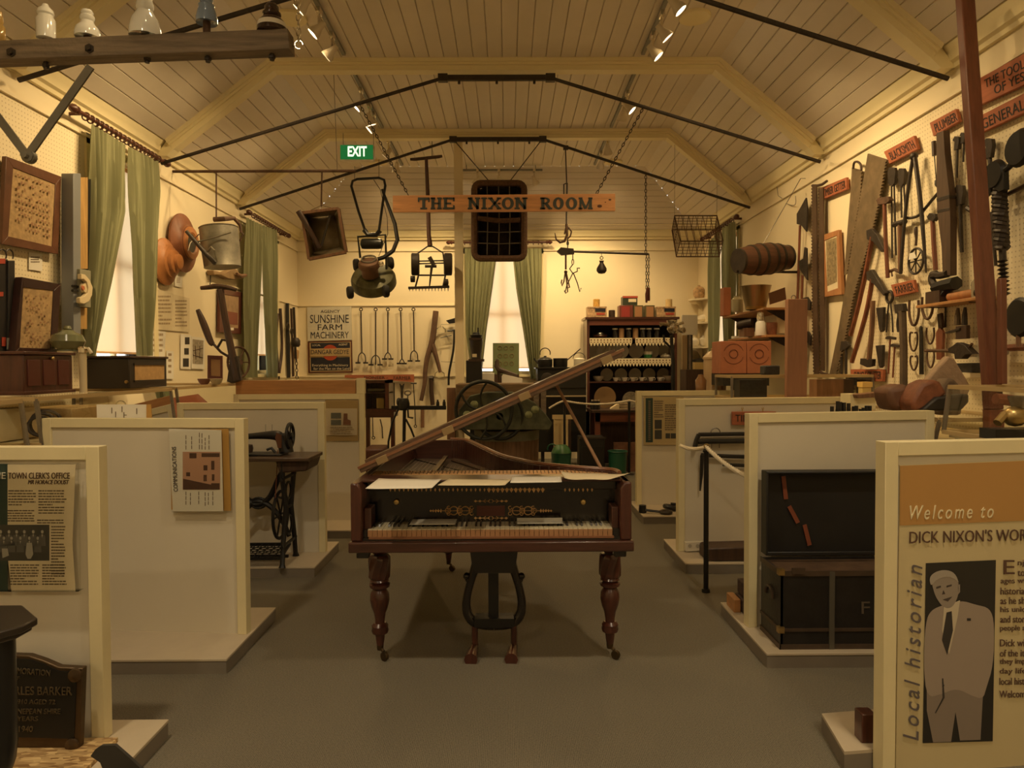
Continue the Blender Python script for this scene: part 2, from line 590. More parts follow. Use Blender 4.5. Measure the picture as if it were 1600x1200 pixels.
blind(fB, WIN_B[0], 1.46, 'peach roller blind in the back wall window above the white boxes')
# ceiling of grooved boards: flat centre, slopes to both walls and a hip at the back
sl, sr = (-3.22, 3.64), (2.94, 3.64)
el, er = (-2.23, ZF), (2.02, ZF)
YH0, YH1 = 11.16, 10.35
def board_profile(p, q, width):
 p, q = V(p), V(q)
 L0 = (q - p).length
 n = max(1, round(L0 / width))
 out = []
 for i in range(n):
  g = 0.006 / L0
  out += [(i / n + g, 0), ((i + 1) / n - g, 0)]
  if i < n - 1: out += [((i + 1) / n, 1)]
 return [(0, 0)] + out[1:-1] + [(1, 0)]
b = MB()
GR = 0.012
for (p, q, side) in ((sl, el, 1), (el, er, 0), (er, sr, 2)):
 pr = board_profile((p[0], 0, p[1]), (q[0], 0, q[1]), 0.135)
 nv = V((-(q[1] - p[1]), 0, q[0] - p[0])).normalized()
 pa, pb = [], []
 for s, g in pr:
  x = p[0] + (q[0] - p[0]) * s
  z = p[1] + (q[1] - p[1]) * s
  ye = YH1 if side == 0 else (YH0 + (YH1 - YH0) * s if side == 1 else YH1 + (YH0 - YH1) * s)
  pa.append(V((x, YF, z)) + nv * GR * g)
  pb.append(V((x, ye, z)) + nv * GR * g)
 for i in range(len(pa) - 1):
  b.add([pa[i], pa[i + 1], pb[i + 1], pb[i]], [(0, 1, 2, 3)])
pr = board_profile((0, YH0, 3.64), (0, YH1, ZF), 0.10)
pa, pb = [], []
for s, g in pr:
 y = YH0 + (YH1 - YH0) * s
 z = 3.64 + (ZF - 3.64) * s
 o_ = V((0, 0.6, 0.8)) * GR * g
 pa.append(V((sl[0] + (el[0] - sl[0]) * s, y, z)) + o_)
 pb.append(V((sr[0] + (er[0] - sr[0]) * s, y, z)) + o_)
for i in range(len(pa) - 1):
 b.add([pa[i], pa[i + 1], pb[i + 1], pb[i]], [(0, 1, 2, 3)])
struct('ceiling', b, boards_m, ang=20)
b = MB(); b.bb((XL - 0.4, YF - 0.2, 4.5), (XR + 0.4, YB + 0.4, 4.55)); struct('roof', b, wall_m)
# cornices
prof = [(0, 3.5), (0.03, 3.5), (0.035, 3.53), (0.06, 3.545), (0.075, 3.60), (0.105, 3.63), (0.11, 3.655), (0.15, 3.665), (0.155, 3.69), (0.19, 3.70), (0.16, 3.80), (0, 3.80)]
b = MB(); b.prism([(XL + d, YF, z) for d, z in prof], (0, YB - YF, 0), False); struct('trim_1', b, trim_m)
b = MB(); b.prism([(XR - d, YF, z) for d, z in prof], (0, YB - YF, 0), False); struct('trim_2', b, trim_m)
b = MB(); b.prism([(XL, YB - d, z) for d, z in prof], (XR - XL, 0, 0), False); struct('trim_3', b, trim_m)
# picture rails and board joints
b = MB(); b.bb((XL, YF, ZR - 0.012), (XL + 0.022, YB, ZR + 0.012)); b.bb((XL, 8.4, 2.455), (XL + 0.016, YB, 2.478)); b.bb((XL, 8.4, 1.33), (XL + 0.016, YB, 1.352)); struct('trim_4', b, wall_m)
b = MB(); b.bb((XR - 0.022, YF, ZR - 0.012), (XR, YB, ZR + 0.012)); struct('trim_5', b, wall_m)
b = MB()
for z in (ZR, 2.467, 1.34): b.bb((XL, YB - 0.018, z - 0.011), (-0.78 if z < 3 else XR, YB, z + 0.011))
struct('trim_6', b, wall_m)
# ribs under the ceiling
k = 7
for y in (-1.2, 0.8, 2.8, 4.85, 6.8, 8.8):
 b = MB()
 for wd, dp in ((0.11, 0.10), (0.19, 0.035), (0.15, 0.055)):
  out = [(XL + 0.02, 3.5 + (0.08 if dp < 0.09 else 0)), sl, el, er, sr, (XR - 0.02, 3.5 + (0.08 if dp < 0.09 else 0))]
  inn = [(XL + 0.06, 3.5), (sl[0] + dp * 0.6, sl[1] - dp * 0.8), (el[0] + dp * 0.35, ZF - dp), (er[0] - dp * 0.35, ZF - dp), (sr[0] - dp * 0.6, sr[1] - dp * 0.8), (XR - 0.06, 3.5)]
  for i in range(1, 4):
   b.prism([(out[i][0], y - wd / 2, out[i][1] + 0.01), (out[i + 1][0], y - wd / 2, out[i + 1][1] + 0.01), (inn[i + 1][0], y - wd / 2, inn[i + 1][1]), (inn[i][0], y - wd / 2, inn[i][1])], (0, wd, 0), False)
  if dp == 0.10:
   b.prism([(XL + 0.02, y - wd / 2, 3.50), (XL + 0.12, y - wd / 2, 3.50), (inn[1][0], y - wd / 2, inn[1][1]), (sl[0], y - wd / 2, sl[1])], (0, wd, 0), False)
   b.prism([(XR - 0.02, y - wd / 2, 3.50), (XR - 0.12, y - wd / 2, 3.50), (inn[4][0], y - wd / 2, inn[4][1]), (sr[0], y - wd / 2, sr[1])], (0, wd, 0), False)
 struct('trim_%d' % k, b, trim_m)
 k += 1
# boxed post in front of the back window
b = MB(); b.bb((-0.655, 8.84, 0.0), (-0.55, 8.94, 4.32)); struct('pillar', b, mat('cream_post_paint', (0.84, 0.72, 0.48), 0.6))
# iron tie rods with a raised collar
def truss(px_l, px_r, cl, cr, Y, label):
 b = MB()
 zl = pt(('x', XL + 0.1), *px_l).z
 z1 = at(*cl, Y).z
 A, B_ = V((XL + 0.08, Y, 3.42)), V((XR - 0.08, Y, 3.42))
 P, Q = at(*cl, Y), at(*cr, Y)
 Q.z = P.z
 r = thing('tie_rod_truss', label, 'tie rod', 'iron tie rods under the ceiling')
 m = MB();m.tube([A, P], 0.017, 8); obj('rod', m, iron, r)
 m = MB();m.tube([B_, Q], 0.017, 8); obj('rod', m, iron, r)
 m = MB();m.bar(P, Q, 0.035, 0.05)
 for f in (0.15, 0.5, 0.85):
  c = P.lerp(Q, f); m.lathe([(0.012, -0.055), (0.012, 0)], c)
 obj('collar_bar', m, iron, r)
 m = MB()
 m.box(P, (0.09, 0.05, 0.07)); obj('clevis', m, iron, r)
 m = MB()
 m.box(Q, (0.09, 0.05, 0.07)); obj('clevis', m, iron, r)
 return P, Q
PA, QA = truss((265, 262), (1300, 252), (692, 122), (860, 121), 6.72, 'dark iron tie rod that the room sign hangs from')
PB, QB = truss((378, 330), (1190, 322), (708, 218), (848, 216), 8.66, 'farthest dark iron tie rod carrying the mower and the wicker basket')
P0, Q0 = truss((62, 147), (1490, 135), (672, -70), (880, -72), 4.78, 'nearest dark iron tie rod, crossing the upper corners of the photo')
# ---------------------------------------------------------------- lamps of the room, and added front fill
def spot_lamp(name, loc, target, e, ang=75, parent=None, rad=0.04):
 l = D.lights.new(name, 'SPOT')
 l.energy = e
 l.color = LAMP
 l.spot_size = R(ang)
 l.spot_blend = 0.9
 l.shadow_soft_size = rad
 o = D.objects.new(name, l)
 C.objects.link(o)
 q = (V(target) - V(loc)).to_track_quat('-Z', 'Y')
 if parent:
  o.parent = parent
  o.matrix_basis = wm(parent).inverted() @ (Matrix.Translation(V(loc)) @ q.to_matrix().to_4x4())
 else:
  o.location = loc
  o.rotation_euler = q.to_euler()
 return o
def downlight(x, y, label, e, col=None):
 t = thing('downlight', label, 'ceiling light', 'round recessed downlights', loc=(x, y, ZF - 0.03))
 m = MB();m.lathe([(0.105, 0.0), (0.125, -0.006), (0.13, 0.0), (0.13, 0.03), (0.105, 0.03)], (x, y, ZF - 0.02), n=28); obj('trim_ring', m, trim_m, t)
 m = MB();m.lathe([(0.0, 0.0), (0.104, 0.0), (0.104, 0.012)], (x, y, ZF - 0.018), n=28); obj('diffuser', m, lens_m, t)
 spot_lamp('lamp', (x, y, ZF - 0.035), (x, y, 0), e, 150, t, 0.1).data.color = col or LAMP
downlight(-1.78, 5.93, 'bright round downlight above the dark insulator at the end of the timber crossarm', E_DOWN)
downlight(1.57, 5.92, 'bright round downlight in the ceiling to the right of the near spotlight track', E_DOWN)
downlight(-1.83, 10.1, 'small far downlight just right of the exit sign', E_DOWN)
downlight(1.52, 10.1, 'small far downlight above the right end of the hanging steelyard', E_DOWN)
downlight(-1.7, 1.7, 'unseen downlight added overhead as front fill, left side', E_FILL, LAMP_FILL)  # out-of-view fill pair, added to brighten the foreground
downlight(1.55, 1.7, 'unseen downlight added overhead as front fill, right side', E_FILL, LAMP_FILL)
downlight(-1.7, -1.4, 'unseen downlight added behind the camera as front fill, left side', E_FILL, LAMP_FILL)  # second fill pair, added behind the camera
downlight(1.55, -1.4, 'unseen downlight added behind the camera as front fill, right side', E_FILL, LAMP_FILL)
def track(x, y0, y1, z, label, cross=False):
 m = MB()
 if cross: m.bb((y0, x - 0.016, z - 0.014), (y1, x + 0.016, z + 0.014))
 else: m.bb((x - 0.016, y0, z - 0.014), (x + 0.016, y1, z + 0.014))
 if cross:
  for q in (y0 + 0.1, y1 - 0.1): m.tube([(q, x, z), (q, x, z + 0.08)], 0.006, 6)
 return obj('lighting_track', m, grey_m, None, label, 'lighting track', 'spotlight tracks')
def spothead(x, y, z, target, label, e):
 p = V((x, y, z))
 d = (V(target) - p).normalized()
 t = thing('track_spotlight', label, 'spotlight', 'track spotlights', loc=p)
 m = MB();m.tube([p + V((0, 0, 0.14)), p + V((0, 0, 0.02)), p - d * 0.02], 0.012, 7); m.box(p + V((0, 0, 0.13)), (0.035, 0.09, 0.04)); obj('bracket', m, chrome, t)
 m = MB();m.lathe([(0.0, -0.06), (0.02, -0.058), (0.026, -0.03), (0.03, 0.0), (0.05, 0.045), (0.056, 0.075), (0.05, 0.075), (0.045, 0.05)], p, d, 16); obj('shade', m, mat('white_lamp_enamel', (0.7, 0.62, 0.48), 0.3), t)
 m = MB();m.lathe([(0.0, 0.062), (0.046, 0.06)], p, d, 16); obj('lens', m, lens_m, t)
 spot_lamp('lamp', p + d * 0.085, target, e, 80, t)
for x, sec, nm in ((-1.5, ((2.9, 4.7), (4.95, 6.6), (6.95, 8.6), (8.95, 10.2)), 'left'), (1.27, ((2.9, 4.7), (4.95, 6.6), (6.95, 8.6), (8.95, 10.2)), 'right')):
 for i, (a, c) in enumerate(sec):
  track(x, a, c, ZF - 0.014, '%s spotlight track, %s bay of the flat ceiling' % (nm, ('first', 'second', 'third', 'fourth')[i]))
track(10.28, -0.68, 0.52, 4.33, 'short crosswise spotlight track over the wicker basket', True)
left_y = [(3.3, 'over the entrance'), (4.1, 'beyond the nearest tie rod'), (5.35, 'first of three before the near rib'), (5.74, 'second of three before the near rib'), (6.16, 'third of three before the near rib'), (7.37, 'nearest behind the sign tie rod'), (7.81, 'second behind the sign tie rod'), (8.06, 'third behind the sign tie rod'), (9.04, 'just right of the exit sign'), (9.7, 'farthest of its track')]
for i, (y, d_) in enumerate(left_y):
 spothead(-1.5, y, 4.22, (-1.9, YB, 1.7) if y == 9.7 else (-0.7, 8.6, 1.2) if y == 7.81 else (XL, y + random.uniform(-0.3, 0.5), 2.35 + random.uniform(-0.2, 0.3)), 'small white spotlight on the left track, ' + d_, E_SPOT * (0.35 if y < 5 else 1))
right_y = [(3.3, 'over the entrance'), (4.1, 'beyond the nearest tie rod'), (5.37, 'first of three before the near rib'), (5.8, 'second of three before the near rib'), (6.16, 'third of three before the near rib'), (7.46, 'nearest behind the sign tie rod'), (7.69, 'second behind the sign tie rod'), (8.9, 'first of two over the steelyard'), (9.53, 'second of two over the steelyard')]
for i, (y, d_) in enumerate(right_y):
 spothead(1.27, y, 4.22, (1.75, 11.0, 1.4) if y == 8.9 else (0.6, 9.6, 0.9) if y == 7.69 else (1.2, YB, 1.8) if y == 9.53 else (XR, y + random.uniform(-0.3, 0.5), 2.35 + random.uniform(-0.2, 0.3)), 'small white spotlight on the right track, ' + d_, E_SPOT * (0.35 if y < 5 else 1))
for x, d_, tx in ((-0.42, 'left', -1.8), (-0.11, 'middle', 0.1), (0.4, 'right', 1.6)):
 spothead(x, 10.28, 4.19, (tx, YB, 1.9), 'small spotlight on the crosswise track over the basket, %s of three' % d_, E_SPOT * 1.5)
# ---------------------------------------------------------------- curtains
def fold_curtain(fx, left, right, off, folds, label, top_z=None, tie=None):
 """left/right edges: (a, z) lists from top to bottom on the wall; fx(a, z, depth)"""
 def ip(ls, v):
  n = len(ls) - 1
  i = min(int(v * n), n - 1)
  f = v * n - i
  f = f * f * (3 - 2 * f) * 0.4 + f * 0.6
  return ls[i][0] + (ls[i + 1][0] - ls[i][0]) * f, ls[i][1] + (ls[i + 1][1] - ls[i][1]) * f
 ph = random.uniform(0, 6)
 def f(u, v):
  a0, z0 = ip(left, v)
  a1, z1 = ip(right, v)
  uu = u + 0.012 * math.sin(7 * u + ph + 3 * v)
  am = 0.034 + 0.012 * math.sin(3 * u + ph)
  d = am * math.sin(2 * PI * folds * uu + 0.5 * math.sin(4 * v + ph)) + 0.012 * math.sin(2 * PI * folds * 2.3 * uu + ph)
  d *= (0.45 + 0.55 * min(1, v * 5))
  return fx(a0 + (a1 - a0) * uu, z0 + (z1 - z0) * u, -(off + d))
 m = MB()
 m.grid(f, folds * 12, 36)
 return obj('curtain', m, curt_m, None, label, 'curtain', 'sage green curtains', ang=80)
def curtain_rod(fx, a0, a1, z, off, label, rings):
 t = thing('curtain_rod', label, 'curtain rod', 'turned wooden curtain rods')
 m = MB();m.tube([fx(a0, z, -off), fx(a1, z, -off)], 0.016, 10); obj('pole', m, rod_m, t)
 for a, s in ((a0, -1), (a1, 1)):
  m = MB();ax = V(fx(a + s, z, -off)) - V(fx(a, z, -off))
  m.lathe([(0.016, 0), (0.03, 0.01), (0.03, 0.02), (0.018, 0.03), (0.034, 0.055), (0.03, 0.075), (0.008, 0.10)], fx(a, z, -off), ax, 12); obj('finial', m, rod_m, t)
 for a in (a0 + 0.06, a1 - 0.06):
  m = MB();m.tube([fx(a, z, 0.0), fx(a, z, -off)], 0.014, 8); obj('bracket', m, rod_m, t)
 for a in rings:
  m = MB();ax = V(fx(a + 1, z, -off)) - V(fx(a, z, -off))
  m.ring(fx(a, z - 0.008, -off), ax, 0.03, 0.006, 14, 6); obj('ring', m, rod_m, t)
def px2(wl, pts):
 """pixels on a wall to (along, z)"""
 out = []
 for p in pts:
  q = pt(wl, *p)
  out.append((q.x if wl[0] == 'y' else q.y, q.z))
 return out
rg = lambda a, c, n: [a + (c - a) * i / (n - 1) for i in range(n)]
LWc = ('x', XL + 0.1)
curtain_rod(fL, 5.40, 6.74, 3.44, 0.1, 'dark turned curtain rod of the left wall window under the cornice', rg(5.5, 6.62, 18))
fold_curtain(fL, px2(LWc, [(141, 193), (138, 330), (134, 450), (134, 556)]), px2(LWc, [(196, 226), (195, 330), (172, 440), (145, 560)]), 0.1, 7, 'sage green curtain of the left window, near half drawn to the left')
fold_curtain(fL, px2(LWc, [(203, 230), (204, 330), (208, 450), (216, 556)]), px2(LWc, [(248, 254), (246, 330), (240, 450), (234, 556)]), 0.1, 6, 'sage green curtain of the left window, far half beside the turned timber hats')
curtain_rod(fL, 8.98, 10.48, 3.44, 0.1, 'dark turned curtain rod of the far left window', rg(9.1, 10.4, 16))
fold_curtain(fL, px2(LWc, [(385, 340), (383, 420), (382, 500), (382, 590)]), px2(LWc, [(410, 352), (408, 430), (403, 510), (400, 590)]), 0.1, 5, 'sage green curtain of the far left window, near half behind the bucket')
fold_curtain(fL, px2(LWc, [(411, 352), (412, 430), (414, 510), (418, 590)]), px2(LWc, [(434, 360), (433, 430), (431, 510), (429, 590)]), 0.1, 5, 'sage green curtain of the far left window, far half beside the harness')
RWc = ('x', XR - 0.1)
curtain_rod(fR, 9.15, 10.65, 3.40, 0.1, 'dark turned curtain rod on the right wall beside the wire basket', rg(9.3, 10.5, 14))
fold_curtain(fR, px2(RWc, [(1109, 378), (1109, 450), (1110, 520), (1111, 590)]), px2(RWc, [(1124, 360), (1123, 450), (1122, 520), (1121, 590)]), 0.1, 4, 'sage green curtain at the right window, far half behind the crockery shelves')
fold_curtain(fR, px2(RWc, [(1129, 356), (1130, 440), (1133, 520), (1136, 590)]), px2(RWc, [(1147, 346), (1146, 440), (1145, 520), (1145, 590)]), 0.1, 4, 'sage green curtain at the right window, near half behind the keg')
BWc = ('y', YB - 0.1)
curtain_rod(fB, -0.86, 0.62, at(0, 383, YB).z, 0.1, 'dark turned curtain rod on the back wall behind the wicker basket', rg(-0.75, 0.5, 16))
fold_curtain(fB, px2(BWc, [(726, 388), (727, 450), (728, 520), (738, 592)]), px2(BWc, [(778, 388), (770, 450), (760, 520), (752, 592)]), 0.1, 6, 'sage green curtain of the back window, left half beside the post')
fold_curtain(fB, px2(BWc, [(799, 388), (806, 450), (818, 520), (829, 592)]), px2(BWc, [(846, 388), (846, 450), (845, 520), (843, 592)]), 0.1, 6, 'sage green curtain of the back window, right half above the kettle')
# ---------------------------------------------------------------- partition panels on plinths
PZ = 0.074
class Panel:
 def __init__(s, px, py, ang, length, side, ztop, label, zb=PZ):
  s.o = V((px, py, 0))
  a = R(ang)
  s.u = V((side * math.cos(a), math.sin(a), 0))
  s.n = V((0, 0, 1)).cross(s.u) * (1 if side < 0 else -1)      # away from the camera
  if s.n.y < 0: s.n = -s.n
  s.L, s.z = length, ztop
  s.root = t = thing('partition_panel', label, 'partition', 'partition panels along the aisle')
  fw, th = 0.05, 0.056
  for nm, a0, a1, z0, z1 in (('post', 0, fw, zb, ztop), ('post', length - fw, length, zb, ztop), ('top_rail', fw, length - fw, ztop - fw, ztop)):
   m = MB();s.slab(m, a0, a1, z0, z1, 0, th); obj(nm, m, frame_m, t, bev=0.002)
  m = MB();s.slab(m, fw, length - fw, zb, ztop - fw, 0.012, th - 0.012); obj('panel_board', m, panel_m, t)
 def P(s, a, z, d=0.0):
  return s.o + s.u * a + V((0, 0, z)) + s.n * d
 def slab(s, m, a0, a1, z0, z1, d0, d1):
  m.prism([s.P(a0, z0, d0), s.P(a1, z0, d0), s.P(a1, z1, d0), s.P(a0, z1, d0)], s.n * (d1 - d0), False)
 def face(s, off=0.0):
  """the plane lying off metres in front of the recessed board"""
  return ('n', s.P(0, 0, 0.012 - off), s.n)
L1 = Panel(-1.545, 2.66, 1, 0.98, -1, 1.20, 'cream framed partition at far left front carrying the town clerk poster')
L2 = Panel(-1.395, 3.72, 5, 1.13, -1, 1.225, 'blank cream framed partition with the communications sheet in its top corner')
L3 = Panel(-1.40, 5.37, 0, 1.12, -1, 1.225, 'cream framed partition behind the treadle sewing machine')
L4 = Panel(-1.32, 6.48, 0, 1.2, -1, 1.245, 'farthest left partition, topped by an orange timber board')
R1 = Panel(1.35, 2.50, 7, 1.35, 1, 1.22, 'nearest right partition carrying the welcome poster', 0.0)
R2 = Panel(1.30, 3.77, 9, 1.12, 1, 1.235, 'cream framed partition behind the open black trunk')
R3 = Panel(1.30, 5.33, 9, 1.38, 1, 1.24, 'cream framed partition with the tin sign and black iron bars')
R4 = Panel(1.307, 7.10, 6, 1.3, 1, 1.235, 'farthest right partition with a small text poster and green strip')
def plinth(x0, x1, y0, y1, label):
 t = thing('plinth', label, 'plinth', 'low plinths under the partitions')
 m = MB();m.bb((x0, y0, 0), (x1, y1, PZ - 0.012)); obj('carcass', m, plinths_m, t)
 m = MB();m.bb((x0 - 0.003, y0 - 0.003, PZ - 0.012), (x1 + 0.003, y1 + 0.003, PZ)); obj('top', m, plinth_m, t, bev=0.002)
plinth(-2.52, -1.38, 1.95, 2.82, 'low beige plinth under the town clerk partition, nearest on the left')
plinth(-2.52, -1.38, 3.41, 4.14, 'low beige plinth under the blank partition with the communications sheet')
plinth(-2.52, -1.38, 4.98, 5.70, 'low beige plinth under the treadle sewing machine')
plinth(-2.52, -1.31, 6.1, 6.9, 'farthest low plinth on the left, under the orange topped partition')
t = thing('plinth', 'low beige plinth behind the welcome partition', 'plinth', 'low plinths under the partitions')
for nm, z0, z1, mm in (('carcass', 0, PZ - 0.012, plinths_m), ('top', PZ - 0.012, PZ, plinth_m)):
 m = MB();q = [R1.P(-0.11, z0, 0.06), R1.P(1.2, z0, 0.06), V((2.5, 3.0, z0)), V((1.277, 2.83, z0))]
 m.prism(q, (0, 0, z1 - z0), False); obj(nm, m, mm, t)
plinth(1.275, 2.42, 3.43, 4.18, 'low beige plinth under the open black trunk')
plinth(1.275, 2.44, 5.01, 5.72, 'low beige plinth under the tin sign partition')
plinth(1.275, 2.74, 6.59, 7.33, 'farthest low plinth on the right, with small black irons on it')
m = MB();m.bb((-2.50, 6.485, 1.246), (-1.40, 6.53, 1.372))
obj('timber_board', m, pine, None, 'orange varnished timber board standing along the top of the farthest left partition', 'board', bev=0.003)
m = MB();m.bb((-1.39, 6.48, 1.246), (-1.315, 6.535, 1.39))
obj('wooden_block', m, frame_m, None, 'cream block at the aisle end of the orange timber board', 'block', bev=0.002)
def para(mb, pl, x0, y0, x1, y1, rows, h=0.45, ragged=0.12, th=0.0006):
 """a column of small print: rows of word-length strokes"""
 for i in range(rows):
  ya = y0 + (y1 - y0) * i / rows
  hh = (y1 - y0) / rows * h
  xe = x1 - (x1 - x0) * (random.random() * ragged if i % 6 != 5 else 0.5)
  x = x0
  while x < xe - 1e-3:
   wl = (x1 - x0) * random.uniform(0.05, 0.2)
   xb = min(x + wl, xe)
   mb.poly(pl, [(x, ya), (xb, ya), (xb, ya + hh), (x, ya + hh)], th)
   x = xb + (x1 - x0) * 0.025
def rect(x0, y0, x1, y1):
 return [(x0, y0), (x1, y0), (x1, y1), (x0, y1)]
printm = mat('small_print', (0.16, 0.12, 0.08), 0.7)
# ---- town clerk poster in a clear holder
t = thing('poster', 'curling town clerk office poster in a clear holder on the near left partition', 'poster')
pl = ('n', L1.P(0, 0, -0.012), L1.n)
def curl_page(t, pl, x0, y0, x1, y1, m, amp=0.02, nm='page'):
 b = MB()
 n = pl[2] if pl[0] == 'n' else V((0, 1, 0))
 def f(u, v):
  return pt(pl, x0 + (x1 - x0) * u, y0 + (y1 - y0) * v) - n * (amp * math.sin(PI * u) * (0.4 + 0.6 * v))
 b.grid(f, 14, 6)
 return obj(nm, b, m, t)
m = MB();m.poly(pl, rect(-120, 725, 12, 924), 0.002); obj('green_strip', m, mat('dark_green_print', (0.02, 0.045, 0.035), 0.6), t, 'dark green left strip of the poster')
m = MB();m.poly(pl, [(12, 726), (118, 726), (115, 800), (113, 850), (118, 924), (18, 924), (8, 830)], 0.0015); obj('page', m, paper2, t)
pf = ('n', L1.P(0, 0, -0.0135), L1.n)
tq('THE', pf, -18, 738, 9, 748, paper, t)
tq('TOWN CLERK\'S OFFICE', pf, 13, 738, 109, 748, mat('brown_print', (0.10, 0.05, 0.03), 0.7), t)
tq('MR HORACE DOUST', pf, 44, 750, 108, 756.5, MATS['brown_print'], t, shear=0.25)
m = MB()
para(m, pf, 13, 766, 56, 792, 6); para(m, pf, 12, 797, 55, 817, 5); para(m, pf, 60, 766, 104, 805, 9); para(m, pf, 58, 812, 102, 820, 2)
para(m, pf, 80, 822, 102, 900, 17); para(m, pf, 16, 882, 62, 916, 8); para(m, pf, 66, 882, 104, 916, 8)
obj('small_print', m, printm, t)
m = MB();m.poly(pf, rect(-60, 820, 77, 876), 0.001); obj('photograph', m, mat('grey_photo_print', (0.05, 0.048, 0.042), 0.5), t)
pg = ('n', L1.P(0, 0, -0.0145), L1.n)
lm = mat('pale_photo_grey', (0.38, 0.36, 0.31), 0.6)
dm = mat('dark_photo_grey', (0.11, 0.105, 0.095), 0.6)
m = MB();m2 = MB()
for row, yy, xs in ((0, 831, (1, 14, 26, 38, 52, 66)), (1, 841, (6, 18, 32, 46, 59))):
 for x in xs:
  c = pt(pg, x, yy)
  m.ball(c, (0.0055, 0.001, 0.007), 8)
  m2.poly(pg, [(x - 5, yy + 5), (x + 5, yy + 5), (x + 6, yy + 22), (x - 6, yy + 22)], 0.0008)
  m.poly(pg, [(x - 1.2, yy + 4), (x + 1.2, yy + 4), (x, yy + 9)], 0.0012)
m.poly(pg, [(42, 848), (50, 848), (52, 866), (48, 873), (43, 873), (40, 866)], 0.0011)
m.poly(pg, [(3, 857), (12, 857), (14, 868), (4, 872)], 0.0011)
obj('sitters', m2, dm, t); obj('pale_figures', m, lm, t)
m = MB()
for xx in (-120, 122): m.bar(pt(pl, xx, 722), pt(pl, xx + 4, 928), 0.003)
ph = ('n', L1.P(0, 0, -0.03), L1.n)
m.poly(ph, rect(-120, 720, 126, 924), 0.002)
a, b2 = pt(ph, -120, 924), pt(ph, 122, 924)
m.prism([a, b2, b2 + L1.n * 0.035, a + L1.n * 0.035], (0, 0, 0.002))
obj('acrylic_holder', m, acrylic, t)
# ---- communications sheet (turned on its side) on the second left partition
t = thing('information_sheet', 'communications sheet turned sideways on an orange backing, with a colour photograph', 'information sheet')
pl = L2.face(0.02)
m = MB();m.poly(pl, [(268, 672), (357, 670), (361, 798), (268, 796)], 0.006); obj('backing', m, mat('orange_backing', (0.50, 0.28, 0.07), 0.6), t)
pf = L2.face(0.032)
m = MB();m.poly(pf, [(264, 670), (346, 672), (349, 799), (270, 799)], 0.002); obj('page', m, paper, t)
pg = L2.face(0.034)
text('COMMUNICATIONS', pt(pg, 278, 768), pt(pg, 275, 698), pt(pg, 271.5, 768), mat('grey_print', (0.12, 0.10, 0.10), 0.7), t)
m = MB();m.poly(pg, rect(285.5, 706, 344, 765), 0.001); obj('photograph', m, mat('photo_warm', (0.52, 0.30, 0.20), 0.5), t)
ph = L2.face(0.0352)
m = MB()
for r_ in ((296, 708, 307, 716), (315, 708, 343, 714), (291, 738, 297, 744), (318, 727, 324, 735), (330, 720, 335, 734), (331, 741, 335, 751), (330, 755, 343, 764), (318, 742, 323, 752)): m.poly(ph, rect(*r_), 0.0006)
m.poly(ph, [(286, 748), (343, 760), (343, 765), (286, 765)], 0.0005)
obj('dark_patches', m, mat('photo_dark', (0.10, 0.05, 0.035), 0.5), t)
m = MB()
for x, a, c in ((290, 680, 704), (299, 682, 703), (311, 676, 704), (315, 677, 704), (320, 684, 704), (326, 680, 704), (290, 768, 790), (297, 770, 790), (310, 768, 789), (320, 769, 792), (325, 770, 790), (332, 768, 791)):
 for k_ in range(3): m.poly(pg, [(x, a + (c - a) * k_ / 3), (x + 1, a + (c - a) * k_ / 3), (x + 1, a + (c - a) * (k_ + 0.8) / 3), (x, a + (c - a) * (k_ + 0.8) / 3)], 0.0008)
obj('small_print', m, printm, t)
m = MB();m.poly(L2.face(0.04), [(264, 671), (362, 669), (362, 800), (268, 800)], 0.002); obj('acrylic_holder', m, acrylic, t)
# ---- page sticking up behind that partition
t = thing('information_sheet', 'white sheet with orange edge just showing above the blank left partition', 'information sheet')
pl = ('n', L2.P(0, 0, 0.075), L2.n)
m = MB();m.poly(pl, [(151, 632), (230, 632), (231, 690), (153, 690)], 0.003); obj('page', m, paper, t)
m = MB();m.poly(('n', L2.P(0, 0, 0.066), L2.n), [(229, 632), (236, 632), (240, 690), (229, 690)], 0.004); obj('orange_edge', m, MATS['orange_backing'], t)
m = MB()
for x, a in ((174, 637), (180, 643), (190, 635), (193, 644), (213, 638)): m.poly(('n', L2.P(0, 0, 0.072), L2.n), rect(x, a, x + 1.2, a + 9), 0.001)
m.poly(('n', L2.P(0, 0, 0.0725), L2.n), rect(193, 648, 198, 649), 0.001)
obj('small_print', m, printm, t)
m = MB();m.poly(('n', L2.P(0, 0, 0.062), L2.n), [(155, 654), (238, 654), (238, 690), (155, 690)], 0.008); obj('mount', m, frame_m, t)
# ---- sheet on the farthest left partition
t = thing('information_sheet', 'curled sheet with two small photographs on the farthest left partition', 'information sheet')
pl = ('y', 6.475)
m = MB();m.poly(pl, rect(508, 625, 560, 689), 0.004); obj('backing', m, mat('tan_backing', (0.42, 0.29, 0.12), 0.6), t)
pf = ('y', 6.468)
curl_page(t, pf, 509, 638, 558, 680, mat('cream_page', (0.62, 0.52, 0.36), 0.6), 0.012)
m = MB();m.poly(('y', 6.45), rect(517, 645, 533, 654), 0.001); m.poly(('y', 6.45), rect(517, 656, 533, 664), 0.001); obj('photograph', m, mat('photo_greygreen', (0.17, 0.17, 0.14), 0.5), t)
m = MB();m.poly(('y', 6.45), [(537, 646), (543, 646), (543, 655), (548, 657), (548, 664), (536, 664)], 0.001); obj('photograph', m, mat('photo_brown', (0.25, 0.11, 0.06), 0.5), t)
m = MB();para(m, ('y', 6.448), 516, 667, 553, 680, 4); obj('small_print', m, mat('pale_print', (0.4, 0.3, 0.18), 0.7), t)
m = MB();m.bb(at(508, 624, 6.43), at(561, 690, 6.432)); obj('acrylic_holder', m, acrylic, t)
